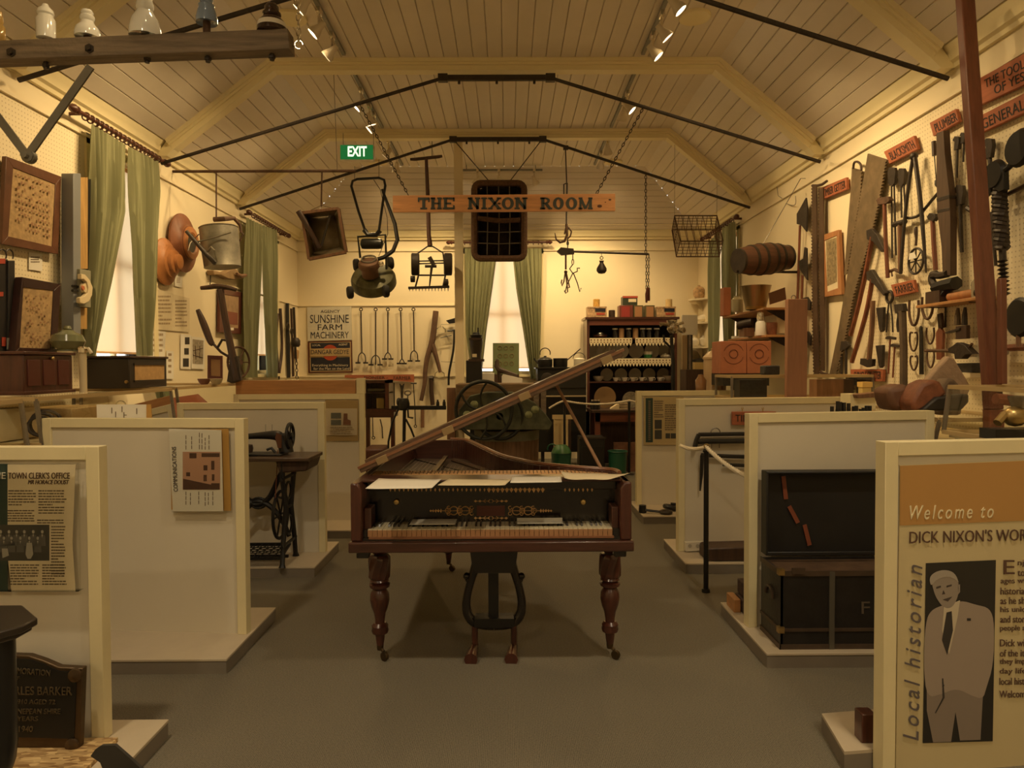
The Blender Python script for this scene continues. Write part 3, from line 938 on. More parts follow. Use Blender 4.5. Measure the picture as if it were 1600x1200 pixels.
# ---- poster of the farthest right partition
t = thing('poster', 'small text poster with a dark green strip on the farthest right partition', 'poster')
pl = R4.face(0.02)
m = MB();m.poly(pl, rect(1006, 620, 1068, 695), 0.006); obj('page', m, mat('poster_tan', (0.46, 0.36, 0.18), 0.6), t)
pf = R4.face(0.026)
m = MB();m.poly(pf, rect(1009, 622, 1020, 691), 0.002); obj('green_strip', m, MATS['dark_green_print'], t, 'dark green strip with upright lettering')
m = MB()
for y in range(626, 688, 3): m.poly(R4.face(0.0275), rect(1013, y, 1016.5, y + 2), 0.0006)
para(m, pf, 1022, 626, 1037, 654, 8); para(m, pf, 1039, 632, 1066, 674, 12)
obj('small_print', m, printm, t)
m = MB()
for r_ in ((1023, 656, 1034, 670), (1023, 672, 1034, 686), (1040, 677, 1047, 685), (1048, 677, 1056, 685)): m.poly(pf, rect(*r_), 0.0015)
obj('photograph', m, MATS['grey_photo_print'], t)
# ---- welcome poster
t = thing('poster', 'large welcome poster on the nearest right partition with a photo of a suited man', 'poster')
pl = R1.face(0.004)
m = MB();m.poly(pl, [(1406, 727), (1800, 711), (1800, 1205), (1399, 1212)], 0.004); obj('board', m, mat('khaki_poster', (0.58, 0.49, 0.28), 0.45), t)
pf = R1.face(0.0075)
m = MB();m.poly(pf, [(1406.5, 728), (1800, 712), (1800, 806), (1406, 821)], 0.001); obj('ochre_band', m, mat('ochre_print', (0.46, 0.25, 0.075), 0.45), t, 'ochre band across the top')
pg = R1.face(0.0085)
cream_ink = mat('cream_print', (0.75, 0.66, 0.42), 0.6)
brown_ink = MATS['brown_print']
tq('Welcome to', pg, 1421.5, 790, 1552, 812, cream_ink, t, sk=-3, shear=0.3, space=1.35)
tq("DICK NIXON'S WORLD", pg, 1421, 830, 1627, 849, brown_ink, t, sk=-5)
text('Local historian', pt(pg, 1435, 1157), pt(pg, 1441, 883), pt(pg, 1411, 1157), MATS['grey_print'], t, shear=0.3, space=1.3)
tq('E', pg, 1568, 875, 1585, 897, brown_ink, t)
for y, s, x1 in ((877, 'njoy a', 1627), (891, 'tour of', 1627), (905, 'ages with', 1612), (920, 'historian', 1606), (935, 'as he sh', 1601), (950, 'his uniq', 1602), (964, 'and stor', 1601), (979, 'people a', 1602), (1001, 'Dick wil', 1603), (1017, 'of the ite', 1606), (1031, 'they imp', 1602), (1046, 'day life, ', 1606), (1061, 'local histo', 1606), (1081, 'Welcome', 1607)):
 tq(s, pg, 1590 if y < 900 else 1563.5 - (y - 900) * 0.012, y - 2, x1, y + 9, brown_ink, t, sk=-0.6)
# the photograph: a smiling man in a pale suit and dark tie, flat print
m = MB();m.poly(pg, [(1447, 880), (1556, 875), (1551, 1158), (1442, 1161)], 0.001); obj('photograph', m, mat('photo_black', (0.018, 0.016, 0.014), 0.45), t)
p1, p2, p3 = R1.face(0.0097), R1.face(0.0103), R1.face(0.0109)
m = MB();m.poly(p1, [(1448, 1040), (1538, 1050), (1535, 1100), (1532, 1156), (1500, 1157), (1493, 1112), (1486, 1159), (1458, 1160), (1448, 1110)], 0.0003); obj('trousers', m, mat('photo_trousers', (0.24, 0.195, 0.16), 0.5), t)
m = MB();m.poly(p1, rnd([(1446, 972), (1455, 953), (1475, 945), (1502, 938), (1525, 945), (1547, 950), (1554, 975), (1552, 1040), (1541, 1075), (1536, 1092), (1520, 1088), (1495, 1075), (1470, 1085), (1448, 1090), (1443, 1040)]), 0.0005); obj('suit', m, mat('photo_suit', (0.33, 0.27, 0.22), 0.5), t)
m = MB();m.poly(p2, [(1475, 948), (1500, 938), (1496, 965), (1483, 1022), (1472, 985)], 0.0004); obj('shirt', m, mat('photo_shirt', (0.55, 0.48, 0.35), 0.5), t)
m = MB();m.poly(p3, [(1479, 957), (1487, 955), (1489, 985), (1480, 1023), (1472, 1000)], 0.0004); m.poly(p3, rect(1511, 966, 1517, 970), 0.0004); m.ball(pt(p3, 1474, 1071), (0.004, 0.001, 0.004), 8)
m.poly(p3, [(1472, 1060), (1474, 1060), (1476, 1090), (1462, 1115), (1461, 1114), (1473, 1090)], 0.0002)
obj('tie', m, mat('photo_tie', (0.035, 0.03, 0.028), 0.5), t)
m = MB();m.poly(p2, rnd([(1455, 905), (1462, 897), (1480, 894), (1494, 900), (1499, 916), (1496, 935), (1488, 949), (1478, 951), (1468, 943), (1459, 926)]), 0.0006)
m.poly(p2, [(1496, 915), (1500, 913), (1500, 925), (1496, 930)], 0.0006)
obj('face', m, mat('photo_face', (0.29, 0.245, 0.20), 0.5), t)
m = MB();m.poly(p3, rnd([(1454, 915), (1452, 902), (1462, 893), (1478, 890), (1492, 895), (1499, 912), (1493, 905), (1480, 900), (1464, 905), (1458, 912)]), 0.0006); obj('hair', m, mat('photo_hair', (0.36, 0.32, 0.27), 0.5), t)
m = MB()
for q in ([(1463, 917), (1470, 915), (1470, 918), (1463, 920)], [(1479, 915), (1487, 913), (1487, 916), (1479, 918)], [(1473, 937), (1488, 932), (1481, 940)], [(1474, 922), (1477, 928), (1472, 929)]): m.poly(p3, q, 0.0005)
obj('features', m, mat('photo_dark_line', (0.06, 0.045, 0.04), 0.5), t)
# ---------------------------------------------------------------- bronze plaque, near furniture, board
t = thing('plaque', 'dark bronze memorial plaque with raised lettering leaning on the near left partition', 'plaque')
py_ = 2.60
pl = ('y', py_)
edge = [(-30, 1040), (-10, 1024), (20, 1021), (48, 1022), (72, 1030), (95, 1040), (133, 1042), (128, 1168), (-30, 1162)]
m = MB();m.poly(pl, edge, 0.03); obj('frame', m, mat('bronze', (0.10, 0.065, 0.035), 0.45, 0.7, var=0.2), t, bev=0.004)
m = MB();m.poly(('y', py_ - 0.016), [(-24, 1046), (-5, 1032), (20, 1029), (46, 1030), (66, 1036), (92, 1048), (120, 1050), (116, 1154), (-24, 1150)], 0.004); obj('tablet', m, mat('dark_bronze', (0.025, 0.024, 0.022), 0.5, 0.5), t)
lt = mat('bronze_lettering', (0.16, 0.125, 0.075), 0.4, 0.6)
pf = ('y', py_ - 0.018)
for s, x0, y0, x1, y1, sk in (('COMMEMORATION', -8, 1040, 79, 1049, 7), ('OF', 19, 1056, 32, 1061, 1), ('CHARLES BARKER', -8, 1072, 113, 1085, 1), ('RY 1910 AGED 72', 8, 1092, 87, 1099, 1), ('OF NEPEAN SHIRE', 12, 1107, 95, 1115, 0), ('30 YEARS', 14, 1119, 60, 1126, 0), ('1910-1940', 2, 1134, 52, 1143, 0)):
 tq(s, pf, x0, y0, x1, y1, lt, t, sk=sk, depth=0.004)
for x, y in ((122, 1052), (117, 1160)):
 m = MB();m.lathe([(0.026, 0), (0.024, 0.012), (0.008, 0.02), (0, 0.021)], pt(pl, x, y) + V((0, -0.012, 0)), (0, -1, 0), 16); obj('rosette', m, MATS['bronze'], t)
# strand board the plaque stands on
osb = mat('strand_board', (0.42, 0.29, 0.13), 0.6)
nt = osb.node_tree
tc = nt.nodes.new('ShaderNodeTexCoord')
vo = nt.nodes.new('ShaderNodeTexVoronoi'); vo.inputs['Scale'].default_value = 55
mp = nt.nodes.new('ShaderNodeMapping'); mp.inputs['Rotation'].default_value = (0, 0, 0.7); mp.inputs['Scale'].default_value = (0.5, 1.8, 1)
nt.links.new(tc.outputs['Object'], mp.inputs[0]); nt.links.new(mp.outputs[0], vo.inputs['Vector'])
rp = nt.nodes.new('ShaderNodeValToRGB')
rp.color_ramp.elements[0].color = (0.24, 0.13, 0.045, 1); rp.color_ramp.elements[1].color = (0.66, 0.47, 0.22, 1)
sx = nt.nodes.new('ShaderNodeSeparateColor'); nt.links.new(vo.outputs['Color'], sx.inputs[0]); nt.links.new(sx.outputs[0], rp.inputs[0])
nt.links.new(rp.outputs[0], nt.nodes['Principled BSDF'].inputs['Base Color'])
m = MB();m.bb((-2.51, 2.05, PZ), (-1.49, 2.655, PZ + 0.016)); obj('strand_board', m, osb, None, 'sheet of strand board lying on the near left plinth under the plaque', 'board')
# near black furniture corner: a dark table with turned leg
t = thing('side_table', 'near black table corner with a turned leg at the lower left edge of the photo', 'table')
tz = at(42, 974, 2.15).z
x1 = at(42, 974, 2.15).x
oc = lambda d, z: [(x1 - 0.5 + d, 2.0 + d, z), (x1 - 0.10, 2.0 + d, z), (x1 - d, 2.13, z), (x1 - d, 2.2, z), (x1 - 0.13, 2.32 - d, z), (x1 - 0.5 + d, 2.32 - d, z)]
m = MB();m.prism(oc(0, tz - 0.012), (0, 0, 0.024)); m.prism(oc(0.018, tz - 0.032), (0, 0, 0.018)); obj('tabletop', m, mat('near_black_varnish', (0.035, 0.026, 0.018), 0.3), t, bev=0.005)
for lx in (at(-16, 1000, 2.15).x, x1 - 0.44):
 m = MB();m.lathe([(0.03, PZ + 0.016), (0.05, 0.10), (0.062, 0.16), (0.06, 0.20), (0.04, 0.235), (0.05, 0.25), (0.06, 0.28), (0.066, 0.34), (0.066, tz - 0.04)], (lx, 2.15, 0), (0, 0, 1), 20); obj('leg', m, black, t)
t = thing('metal_sheet', 'dark grey bent metal sheet end at the bottom left corner of the photo', 'metal sheet')
pl = ('y', 2.30)
m = MB();m.poly(pl, [(143, 1180), (150, 1170), (160, 1164), (181, 1163), (205, 1184), (222, 1200), (245, 1222), (170, 1222), (158, 1190)], 0.012); obj('sheet', m, mat('dark_sheet_metal', (0.055, 0.052, 0.046), 0.5, 0.4), t)
m = MB();m.poly(('y', 2.30), [(170, 1216), (245, 1216), (245, 1240), (170, 1240)], 0.10); o = obj('base_flange', m, black, t)
m = MB();q = at(1357, 1150, 2.70)
m.bb((1.325, 2.60, PZ), (1.38, 2.66, PZ + 0.11)); obj('wooden_block', m, mahogz, None, 'small dark red block on the welcome partition plinth', 'block', bev=0.004)
# sooty bricks behind the trunk partition edge
q = at(1160, 940, 4.0)
for i, (dx, dz, lb) in enumerate(((0, 0, 'dark brick, lower of two beside the trunk partition edge'), (0.012, 0.085, 'dark brick, upper of two beside the trunk partition edge'))):
 m = MB();m.bb((1.34 + dx, 3.92, PZ + dz), (1.50 + dx, 4.12, PZ + 0.08 + dz)); obj('brick', m, mat('sooty_brick', (0.06, 0.035, 0.025), 0.9, var=0.4, sc_=20, bump=0.5), None, lb, 'brick', 'bricks beside the trunk partition', bev=0.006)
m = MB();m.bb((1.295, 4.0, PZ), (1.335, 4.14, PZ + 0.075)); obj('wooden_block', m, pine, None, 'pale timber block beside the dark bricks on the trunk plinth', 'block', bev=0.004)
# ---------------------------------------------------------------- black trunk
t = thing('travel_trunk', 'open black travel trunk with metal straps on the right plinth', 'trunk')
tx0, tx1, ty0, ty1 = 1.36, 2.35, 3.48, 3.75
tb = mat('black_trunk_leather', (0.016, 0.014, 0.013), 0.42, var=0.3, sc_=10, bump=0.15)
tt = mat('trunk_edging', (0.07, 0.045, 0.028), 0.5, var=0.3)
zt = 0.465
m = MB()
m.bb((tx0, ty0, PZ), (tx1, ty0 + 0.012, zt)); m.bb((tx0, ty1 - 0.012, PZ), (tx1, ty1, zt)); m.bb((tx0, ty0, PZ), (tx0 + 0.012, ty1, zt)); m.bb((tx1 - 0.012, ty0, PZ), (tx1, ty1, zt)); m.bb((tx0, ty0, PZ), (tx1, ty1, PZ + 0.015))
obj('body', m, tb, t)
m = MB();m.bb((tx0 + 0.012, ty0 + 0.012, zt - 0.03), (tx1 - 0.012, ty1 - 0.012, zt - 0.012)); obj('tray', m, mat('trunk_lining', (0.10, 0.06, 0.035), 0.5, var=0.45, sc_=9), t)
for nm, (za, zb2) in (('edging', (PZ, PZ + 0.025)), ('edging', (PZ + 0.09, PZ + 0.105)), ('edging', (zt - 0.022, zt + 0.004))):
 m = MB();m.bb((tx0 - 0.005, ty0 - 0.006, za), (tx1 + 0.005, ty0, zb2)); m.bb((tx0 - 0.006, ty0 - 0.006, za), (tx0, ty1, zb2)); obj(nm, m, tt, t)
for x in (tx0 + 0.255, tx1 - 0.255):
 m = MB();m.bb((x - 0.013, ty0 - 0.008, PZ), (x + 0.013, ty0, zt)); obj('strap', m, mat('grey_strap', (0.13, 0.12, 0.095), 0.5, 0.4), t)
pl = ('y', ty0 - 0.001)
tq('F', pl, 1346, 940, 1359, 959, mat('faded_letter', (0.11, 0.085, 0.06), 0.6), t)
for x in (tx0, tx1):
 for z in (PZ + 0.1, zt):
  m = MB();m.box((x, ty0, z), (0.03, 0.03, 0.03)); obj('corner_cap', m, brass, t)
# the lid stands open, leaning back a little, showing its inside
m = MB()
zl0, zl1 = zt + 0.025, 0.935
for dz0, dz1, d0, d1 in ((zl0, zl1, 0.0, 0.01),): m.bb((tx0, ty1 - 0.004, dz0), (tx1, ty1 + 0.008, dz1))
m.bb((tx0, ty1 - 0.07, zl1 - 0.012), (tx1, ty1, zl1)); m.bb((tx0, ty1 - 0.07, zl0), (tx0 + 0.012, ty1, zl1)); m.bb((tx1 - 0.012, ty1 - 0.07, zl0), (tx1, ty1, zl1)); m.bb((tx0, ty1 - 0.07, zl0), (tx1, ty1 - 0.06, zl0 + 0.02))
obj('lid', m, mat('trunk_lid_lining', (0.013, 0.012, 0.011), 0.5, var=0.2), t, bev=0.004)
for x, y, dx, dy in ((1226, 762, 2, 18), (1240, 804, 7, 13), (1261, 836, 4, 16)):
 m = MB();m.bar(at(x - dx, y - dy, ty1 - 0.012), at(x + dx, y + dy, ty1 - 0.012), 0.022, 0.004, (0, 1, 0)); obj('leather_tab', m, mat('red_leather', (0.20, 0.055, 0.025), 0.5), t)
m = MB();m.bb((at(1237, 870, ty0).x, ty0 - 0.012, zt - 0.01), (at(1257, 870, ty0).x, ty0, zt + 0.02)); obj('hasp', m, tt, t)
m = MB();m.ring((tx0 - 0.005, 3.62, 0.30), (1, 0, 0), 0.05, 0.008, 12, 6, arc=(0, 0.5)); obj('handle', m, tt, t)
# ---------------------------------------------------------------- stanchions and ropes
def stanchion(x, y, z, label):
 t = thing('stanchion', label, 'stanchion', 'black rope stanchions')
 m = MB();m.tube([(x, y, 0.01), (x, y, z)], 0.017, 12); obj('post', m, black, t)
 m = MB();m.lathe([(0.075, 0), (0.07, 0.008), (0.02, 0.018)], (x, y, 0), n=20) if y > 6 else m.lathe([(0.028, 0), (0.026, 0.02), (0.018, 0.024)], (x, y, 0), n=16); obj('foot', m, black, t)
 m = MB();m.lathe([(0.022, 0), (0.024, 0.012), (0.018, 0.02), (0.0, 0.026)], (x, y, z), n=14); obj('cap', m, black, t)
 m = MB();m.ring((x, y, z + 0.04), (0, 1, 0), 0.014, 0.004, 12, 6); obj('hook', m, brass, t)
 return V((x, y, z + 0.035))
s1 = stanchion(at(1103, 920, 4.6).x, 4.6, 0.925, 'black rope stanchion standing on the carpet in front of the tin sign partition')
s2 = stanchion(at(882, 640, 9.6).x, 9.6, 0.98, 'black rope stanchion at the back, left of the pair before the kitchen range')
s3 = stanchion(at(983, 640, 9.6).x, 9.6, 0.98, 'black rope stanchion at the back, right of the pair before the dresser')
def rope(pts, label, r=0.011, n=20):
 """a twisted three-strand rope through the points, sagging between them"""
 P_ = []
 for (p, q, sag) in pts:
  for i in range(n):
   f = i / n
   c = V(p).lerp(V(q), f)
   c.z -= sag * 4 * f * (1 - f)
   P_.append(c)
 P_.append(V(pts[-1][1]))
 m = MB()
 L0 = sum((P_[i + 1] - P_[i]).length for i in range(len(P_) - 1))
 k = max(20, int(L0 / 0.012))
 dense = []
 seg = [0]
 for i in range(len(P_) - 1): seg.append(seg[-1] + (P_[i + 1] - P_[i]).length)
 j = 0
 for i in range(k + 1):
  d_ = L0 * i / k
  while j < len(P_) - 2 and seg[j + 1] < d_: j += 1
  dense.append(P_[j].lerp(P_[j + 1], (d_ - seg[j]) / max(1e-6, seg[j + 1] - seg[j])))
 for st in range(3):
  ln = []
  for i, c in enumerate(dense):
   tg = (dense[min(i + 1, k)] - dense[max(i - 1, 0)]).normalized()
   a = tg.cross(V((0, 0, 1))).normalized()
   b_ = tg.cross(a)
   th = i * 0.9 + st * 2 * PI / 3
   ln.append(c + (a * math.cos(th) + b_ * math.sin(th)) * r * 0.55)
  m.tube(ln, r * 0.6, 5)
 obj('rope', m, rope_m, None, label, 'rope', 'white barrier ropes')
rope([(at(1063, 696, 5.25), s1, 0.02), (s1, R2.P(0.10, 0.86, 0.08), 0.03)], 'white twisted rope slung over the near stanchion by the trunk partition', 0.013)
rope([(at(858, 638, 9.6), s2, -0.01), (s2, s3, 0.05), (s3, s3 + V((0.5, 0.1, -0.02)), 0.03)], 'white twisted rope along the back stanchions before the kitchen table', 0.013)
# ---------------------------------------------------------------- irons and box on the right plinths
t = thing('iron_gate', 'black iron gate bars hung on the tin sign partition', 'gate')
gp = R3.P(0, 0, -0.05).y
pl = R3.face(0.05)
m = MB();m.path(pl, [(1092, 679), (1172, 678)], 0.016); m.path(pl, [(1090, 690), (1172, 689)], 0.02); obj('top_bars', m, black, t)
m = MB();m.path(pl, [(1092, 679), (1088, 688), (1085, 704)], 0.018); obj('scroll_end', m, black, t)
m = MB();m.path(pl, [(1096, 711), (1135, 713), (1172, 714)], 0.016); m.path(pl, [(1130, 726), (1172, 728)], 0.014); obj('lower_bars', m, black, t)
m = MB();m.tube([pt(pl, 1097, 711), pt(pl, 1096, 740), pt(pl, 1094, 767)], [0.014, 0.014, 0.006], 8); obj('upright', m, black, t)
m = MB()
for x in (1112, 1124): m.path(pl, [(x, 690), (x, 700)], 0.004)
m.ring(pt(pl, 1118, 676), (0, 1, 0), 0.035, 0.005, 12, 6, arc=(0.0, 0.5)); obj('loop', m, steel, t)
m = MB();m.poly(R3.face(0.03), [(1070, 846), (1098, 845), (1098, 860), (1070, 861)], 0.04)
t = thing('power_outlet', 'white double power outlet at the foot of the tin sign partition', 'power outlet')
obj('plate', m, mat('white_plastic', (0.72, 0.66, 0.52), 0.4), t, bev=0.004)
m = MB()
for x in (1078, 1090): m.lathe([(0.014, 0), (0.014, 0.003)], pt(R3.face(0.053), x, 853), (0, -1, 0), 12)
obj('socket', m, mat('socket_grey', (0.4, 0.36, 0.28), 0.5), t)
m = MB();m.poly(('y', 5.15), [(1098, 856), (1102, 853), (1172, 851), (1172, 873), (1098, 873)], 0.2); o = obj('wooden_box', m, darkwood, None, 'low dark timber trough on the plinth below the iron gate bars', 'trough', bev=0.01)
o.location.z = PZ
t = thing('sad_iron', 'small black iron with a round stand on the farthest right plinth', 'iron')
m = MB();q = at(1004, 803, 6.75); m.lathe([(0.035, 0), (0.038, 0.005), (0.034, 0.075), (0.0, 0.078)], (q.x, 6.75, PZ), n=16); obj('pot', m, black, t)
m = MB();m.tube([(q.x + 0.02, 6.73, PZ + 0.03), (q.x + 0.17, 6.68, PZ + 0.02)], 0.012, 8); obj('handle', m, black, t)
m = MB();m.ring((q.x + 0.21, 6.68, PZ + 0.02), (0, 0, 1), 0.045, 0.018, 18, 8); obj('ring', m, iron, t)
m = MB();m.ring((q.x + 0.30, 6.85, PZ + 0.03), (0.2, 0.1, 1), 0.06, 0.025, 18, 8); m.tube([(q.x + 0.3, 6.87, PZ + 0.06), (q.x + 0.42, 6.87, PZ + 0.05)], 0.014, 8)
obj('horse_shackle', m, black, None, 'round black shackle behind the small iron on the farthest right plinth', 'shackle')
t = thing('hanging_sign', 'small red timber sign lettered TIN hanging on the third right partition', 'sign')
pl = R3.face(0.03)
m = MB();m.poly(pl, rect(1143.5, 643, 1212, 664), 0.02); obj('board', m, signredx, t, bev=0.003)
tq('TINSMITH', R3.face(0.041), 1149, 648, 1208, 659, ink, t)
m = MB()
for x in (1160, 1192): m.path(pl, [(x, 645), (x, 638)], 0.004); m.ring(pt(pl, x, 638), (0, 1, 0), 0.008, 0.002, 10, 5)
obj('hook', m, brass, t)
# ---------------------------------------------------------------- glass cases along the walls
def glass_case(x0, x1, y0, y1, zb, zt, label, lean=0.03, base=True, frame=None, front='x'):
 """x0 = front edge facing the aisle (or y0 the front if front == 'y')"""
 t = thing('display_case', label, 'display case', 'glass display cases along the walls')
 fm_ = frame or mat('case_timber_edge', (0.50, 0.36, 0.17), 0.45)
 sg = 1 if x1 > x0 else -1
 A = [V((x0 - sg * lean, y0, zb)), V((x1, y0, zb)), V((x1, y1, zb)), V((x0 - sg * lean, y1, zb))]
 B_ = [V((x0, y0, zt)), V((x1, y0, zt)), V((x1, y1, zt)), V((x0, y1, zt))]
 m = MB()
 for i in range(4): m.bar(B_[i], B_[(i + 1) % 4], 0.022)
 for i in range(4): m.bar(A[i], A[(i + 1) % 4], 0.022)
 obj('edge_frame', m, fm_, t)
 for i in (0, 3, 1, 2):
  m = MB();m.bar(A[i], B_[i], 0.018); obj('corner_post', m, steel, t)
 m = MB()
 for i in range(4):
  a, b_, c, d_ = A[i], A[(i + 1) % 4], B_[(i + 1) % 4], B_[i]
  m.add([a, b_, c, d_], [(0, 1, 2, 3)])
 m.add(B_, [(0, 1, 2, 3)])
 obj('glass', m, glass, t)
 m = MB();lo = V((min(x0, x1), y0, zb - 0.03)); m.bb(lo, (max(x0, x1), y1, zb - 0.012)); obj('floor_board', m, mat('case_lining', (0.55, 0.45, 0.26), 0.7), t)
 if base:
  m = MB();m.bb((min(x0, x1) + 0.02, y0 + 0.02, 0.0), (max(x0, x1) - 0.02, y1 - 0.02, zb - 0.03)); obj('base_cabinet', m, panel_m, t)
 return t
glass_case(-2.55, XL + 0.06, 2.72, 3.70, 1.08, 1.325, 'glass display case at the left edge between the first two partitions')
glass_case(-2.55, XL + 0.06, 3.82, 5.34, 1.08, 1.33, 'long glass display case under the dark cabinets on the left')
glass_case(-2.55, XL + 0.06, 5.43, 6.74, 1.08, 1.335, 'glass display case under the bowls and plough on the left')
glass_case(2.46, XR - 0.06, 3.02, 3.90, 1.12, 1.37, 'glass display case at the right edge behind the welcome partition')
glass_case(2.45, XR - 0.06, 3.97, 5.20, 1.05, 1.18, 'low case carrying the rock and timber blocks on the right')
t = glass_case(1.84, XR - 0.06, 5.76, 6.2, 1.22, 1.40, 'front facing glass case behind the tin sign partition', lean=0.0)
# ---------------------------------------------------------------- grand piano
t = thing('grand_piano', 'old mahogany grand piano with raised lid standing in the middle of the aisle', 'piano', loc=(-0.08, 4.6, 0))
X0, X1 = -0.745, 0.585
PY0 = 3.33                      # front of the arms
ZB, ZRIM = 0.615, 0.943
TAIL = 5.3
rim = [(X1, PY0 + 0.02), (X1, 3.60), (0.56, 3.70), (0.404, 3.79), (0.202, 3.93), (0.09, 4.09), (-0.02, 4.30), (-0.141, 4.71), (-0.22, 5.0), (-0.28, 5.2), (-0.35, TAIL - 0.02), (-0.42, TAIL), (X0, TAIL)]
def smooth(ps, n=4):
 out = []
 for i in range(len(ps) - 1):
  p0 = V(ps[max(i - 1, 0)]); p1 = V(ps[i]); p2 = V(ps[i + 1]); p3 = V(ps[min(i + 2, len(ps) - 1)])
  for k_ in range(n):
   f = k_ / n
   out.append(0.5 * ((2 * p1) + (p2 - p0) * f + (2 * p0 - 5 * p1 + 4 * p2 - p3) * f * f + (3 * p1 - p0 - 3 * p2 + p3) * f ** 3))
 out.append(V(ps[-1]))
 return out
bs = smooth(rim[1:-1])
bent = [V(rim[0])] + bs + [V(rim[-1])]
def off_in(ps, d):
 out = []
 for i, p in enumerate(ps):
  tg = (ps[min(i + 1, len(ps) - 1)] - ps[max(i - 1, 0)]).normalized()
  out.append(p + V((-tg.y, tg.x)) * d)
 return out
inn = off_in(bent, 0.035)
m = MB()
for i in range(len(bent) - 1):
 a, b_, c, d_ = bent[i], bent[i + 1], inn[i + 1], inn[i]
 m.add([(a.x, a.y, ZB), (b_.x, b_.y, ZB), (c.x, c.y, ZB), (d_.x, d_.y, ZB), (a.x, a.y, ZRIM), (b_.x, b_.y, ZRIM), (c.x, c.y, ZRIM), (d_.x, d_.y, ZRIM)],
          [(0, 1, 5, 4), (1, 2, 6, 5), (2, 3, 7, 6), (3, 0, 4, 7), (4, 5, 6, 7), (3, 2, 1, 0)])
m.bb((X0, PY0 + 0.02, ZB), (X0 + 0.035, TAIL, ZRIM))
obj('rim', m, mahog, t, bev=0.003)
# light moulding along the top of the bent side
m = MB();m.tube([(p.x - 0.012, p.y, ZRIM + 0.004) for p in bs], 0.012, 6); obj('rim_moulding', m, mat('light_mahogany', (0.22, 0.095, 0.045), 0.3, coat=0.3), t)
# bottom boards and front rail
m = MB();m.prism([(p.x, p.y, ZB + 0.012) for p in inn] + [(X0 + 0.035, TAIL - 0.03, ZB + 0.012), (X0 + 0.035, PY0 + 0.03, ZB + 0.012)], (0, 0, 0.024)); obj('bottom_board', m, ebony, t)
m = MB();m.bb((X0 - 0.012, PY0 - 0.02, ZB), (X1 + 0.012, PY0 + 0.03, ZB + 0.05)); obj('front_rail', m, mahog, t, bev=0.006)
for x in (X0, X1):
 s = 1 if x == X0 else -1
 m = MB();m.prism([(x - s * 0.004, PY0, ZB + 0.05), (x + s * 0.05, PY0, ZB + 0.05), (x + s * 0.05, PY0, ZRIM - 0.03), (x + s * 0.03, PY0, ZRIM), (x - s * 0.004, PY0, ZRIM)], (0, 0.3, 0), False); obj('arm', m, mahogz, t, bev=0.008)
 m = MB();m.bb((x + s * 0.05, PY0 + 0.05, ZB + 0.05), (x + s * 0.085, PY0 + 0.16, ZB + 0.20)); obj('key_block', m, mahogz, t, bev=0.004)
# soundboard, bridge and strings
m = MB();m.prism([(p.x, p.y, 0.80) for p in inn[2:]] + [(X0 + 0.035, TAIL - 0.03, 0.80), (X0 + 0.035, 3.86, 0.80)], (0, 0, 0.012)); obj('soundboard', m, mat('dark_soundboard', (0.05, 0.03, 0.017), 0.5, wood='y'), t)
m = MB();m.tube([(0.3, 4.0, 0.815), (0.0, 4.2, 0.815), (-0.2, 4.7, 0.815), (-0.4, 5.1, 0.815)], 0.015, 6); obj('bridge', m, darkwood, t)
m = MB()
for i in range(44):
 x = X0 + 0.07 + i * 0.027
 ye = 5.1 - i * 0.032
 m.tube([(x, 3.72, 0.86), (x, max(3.9, ye), 0.83)], 0.0009, 3, cap=False)
obj('strings', m, steel, t, 'steel strings over the soundboard')
for x, y1 in ((-0.45, 5.1), (-0.16, 4.5)):
 m = MB();m.bar((x, 3.82, 0.86), (x, y1, 0.84), 0.03, 0.015); obj('tension_bar', m, MATS['bronze'], t)
# wrest plank with tuning pins, name board, key bed, fall
m = MB();m.bb((X0 + 0.035, 3.58, 0.89), (X1 - 0.06, 3.80, 0.932)); obj('wrest_plank', m, mat('wrest_plank_wood', (0.58, 0.32, 0.13), 0.5, var=0.15, wood='x'), t)
m = MB()
for i in range(60):
 for k_ in range(2): m.tube([(X0 + 0.08 + i * 0.02, 3.68 + k_ * 0.05 + (i % 2) * 0.02, 0.93), (X0 + 0.08 + i * 0.02, 3.68 + k_ * 0.05 + (i % 2) * 0.02, 0.942)], 0.002, 4)
obj('tuning_pins', m, steel, t, kind='stuff')
m = MB();m.bb((X0 + 0.05, 3.52, ZB + 0.08), (X1 - 0.05, 3.55, 0.885)); obj('name_board', m, ebony, t)
m = MB();m.bb((X0 + 0.05, 3.46, 0.885), (X1 - 0.05, 3.52, 0.932)); obj('frieze', m, ebony, t, bev=0.004)
m = MB();m.bb((X0 + 0.03, 3.42, 0.932), (X1 - 0.03, 3.58, 0.944)); obj('top_board', m, mahog, t, bev=0.003)
m = MB();m.bb((X0 + 0.05, PY0 + 0.02, ZB + 0.03), (X1 - 0.05, 3.52, ZB + 0.06)); obj('key_bed', m, ebony, t)
m = MB();m.bb((X0 + 0.05, PY0 + 0.015, ZB + 0.05), (X1 - 0.05, PY0 + 0.03, 0.678)); obj('key_slip', m, ebony, t)
m = MB();m.bb((X0 + 0.08, PY0 + 0.008, 0.674), (X1 - 0.08, PY0 + 0.03, 0.682)); obj('key_rail', m, MATS['light_mahogany'], t)
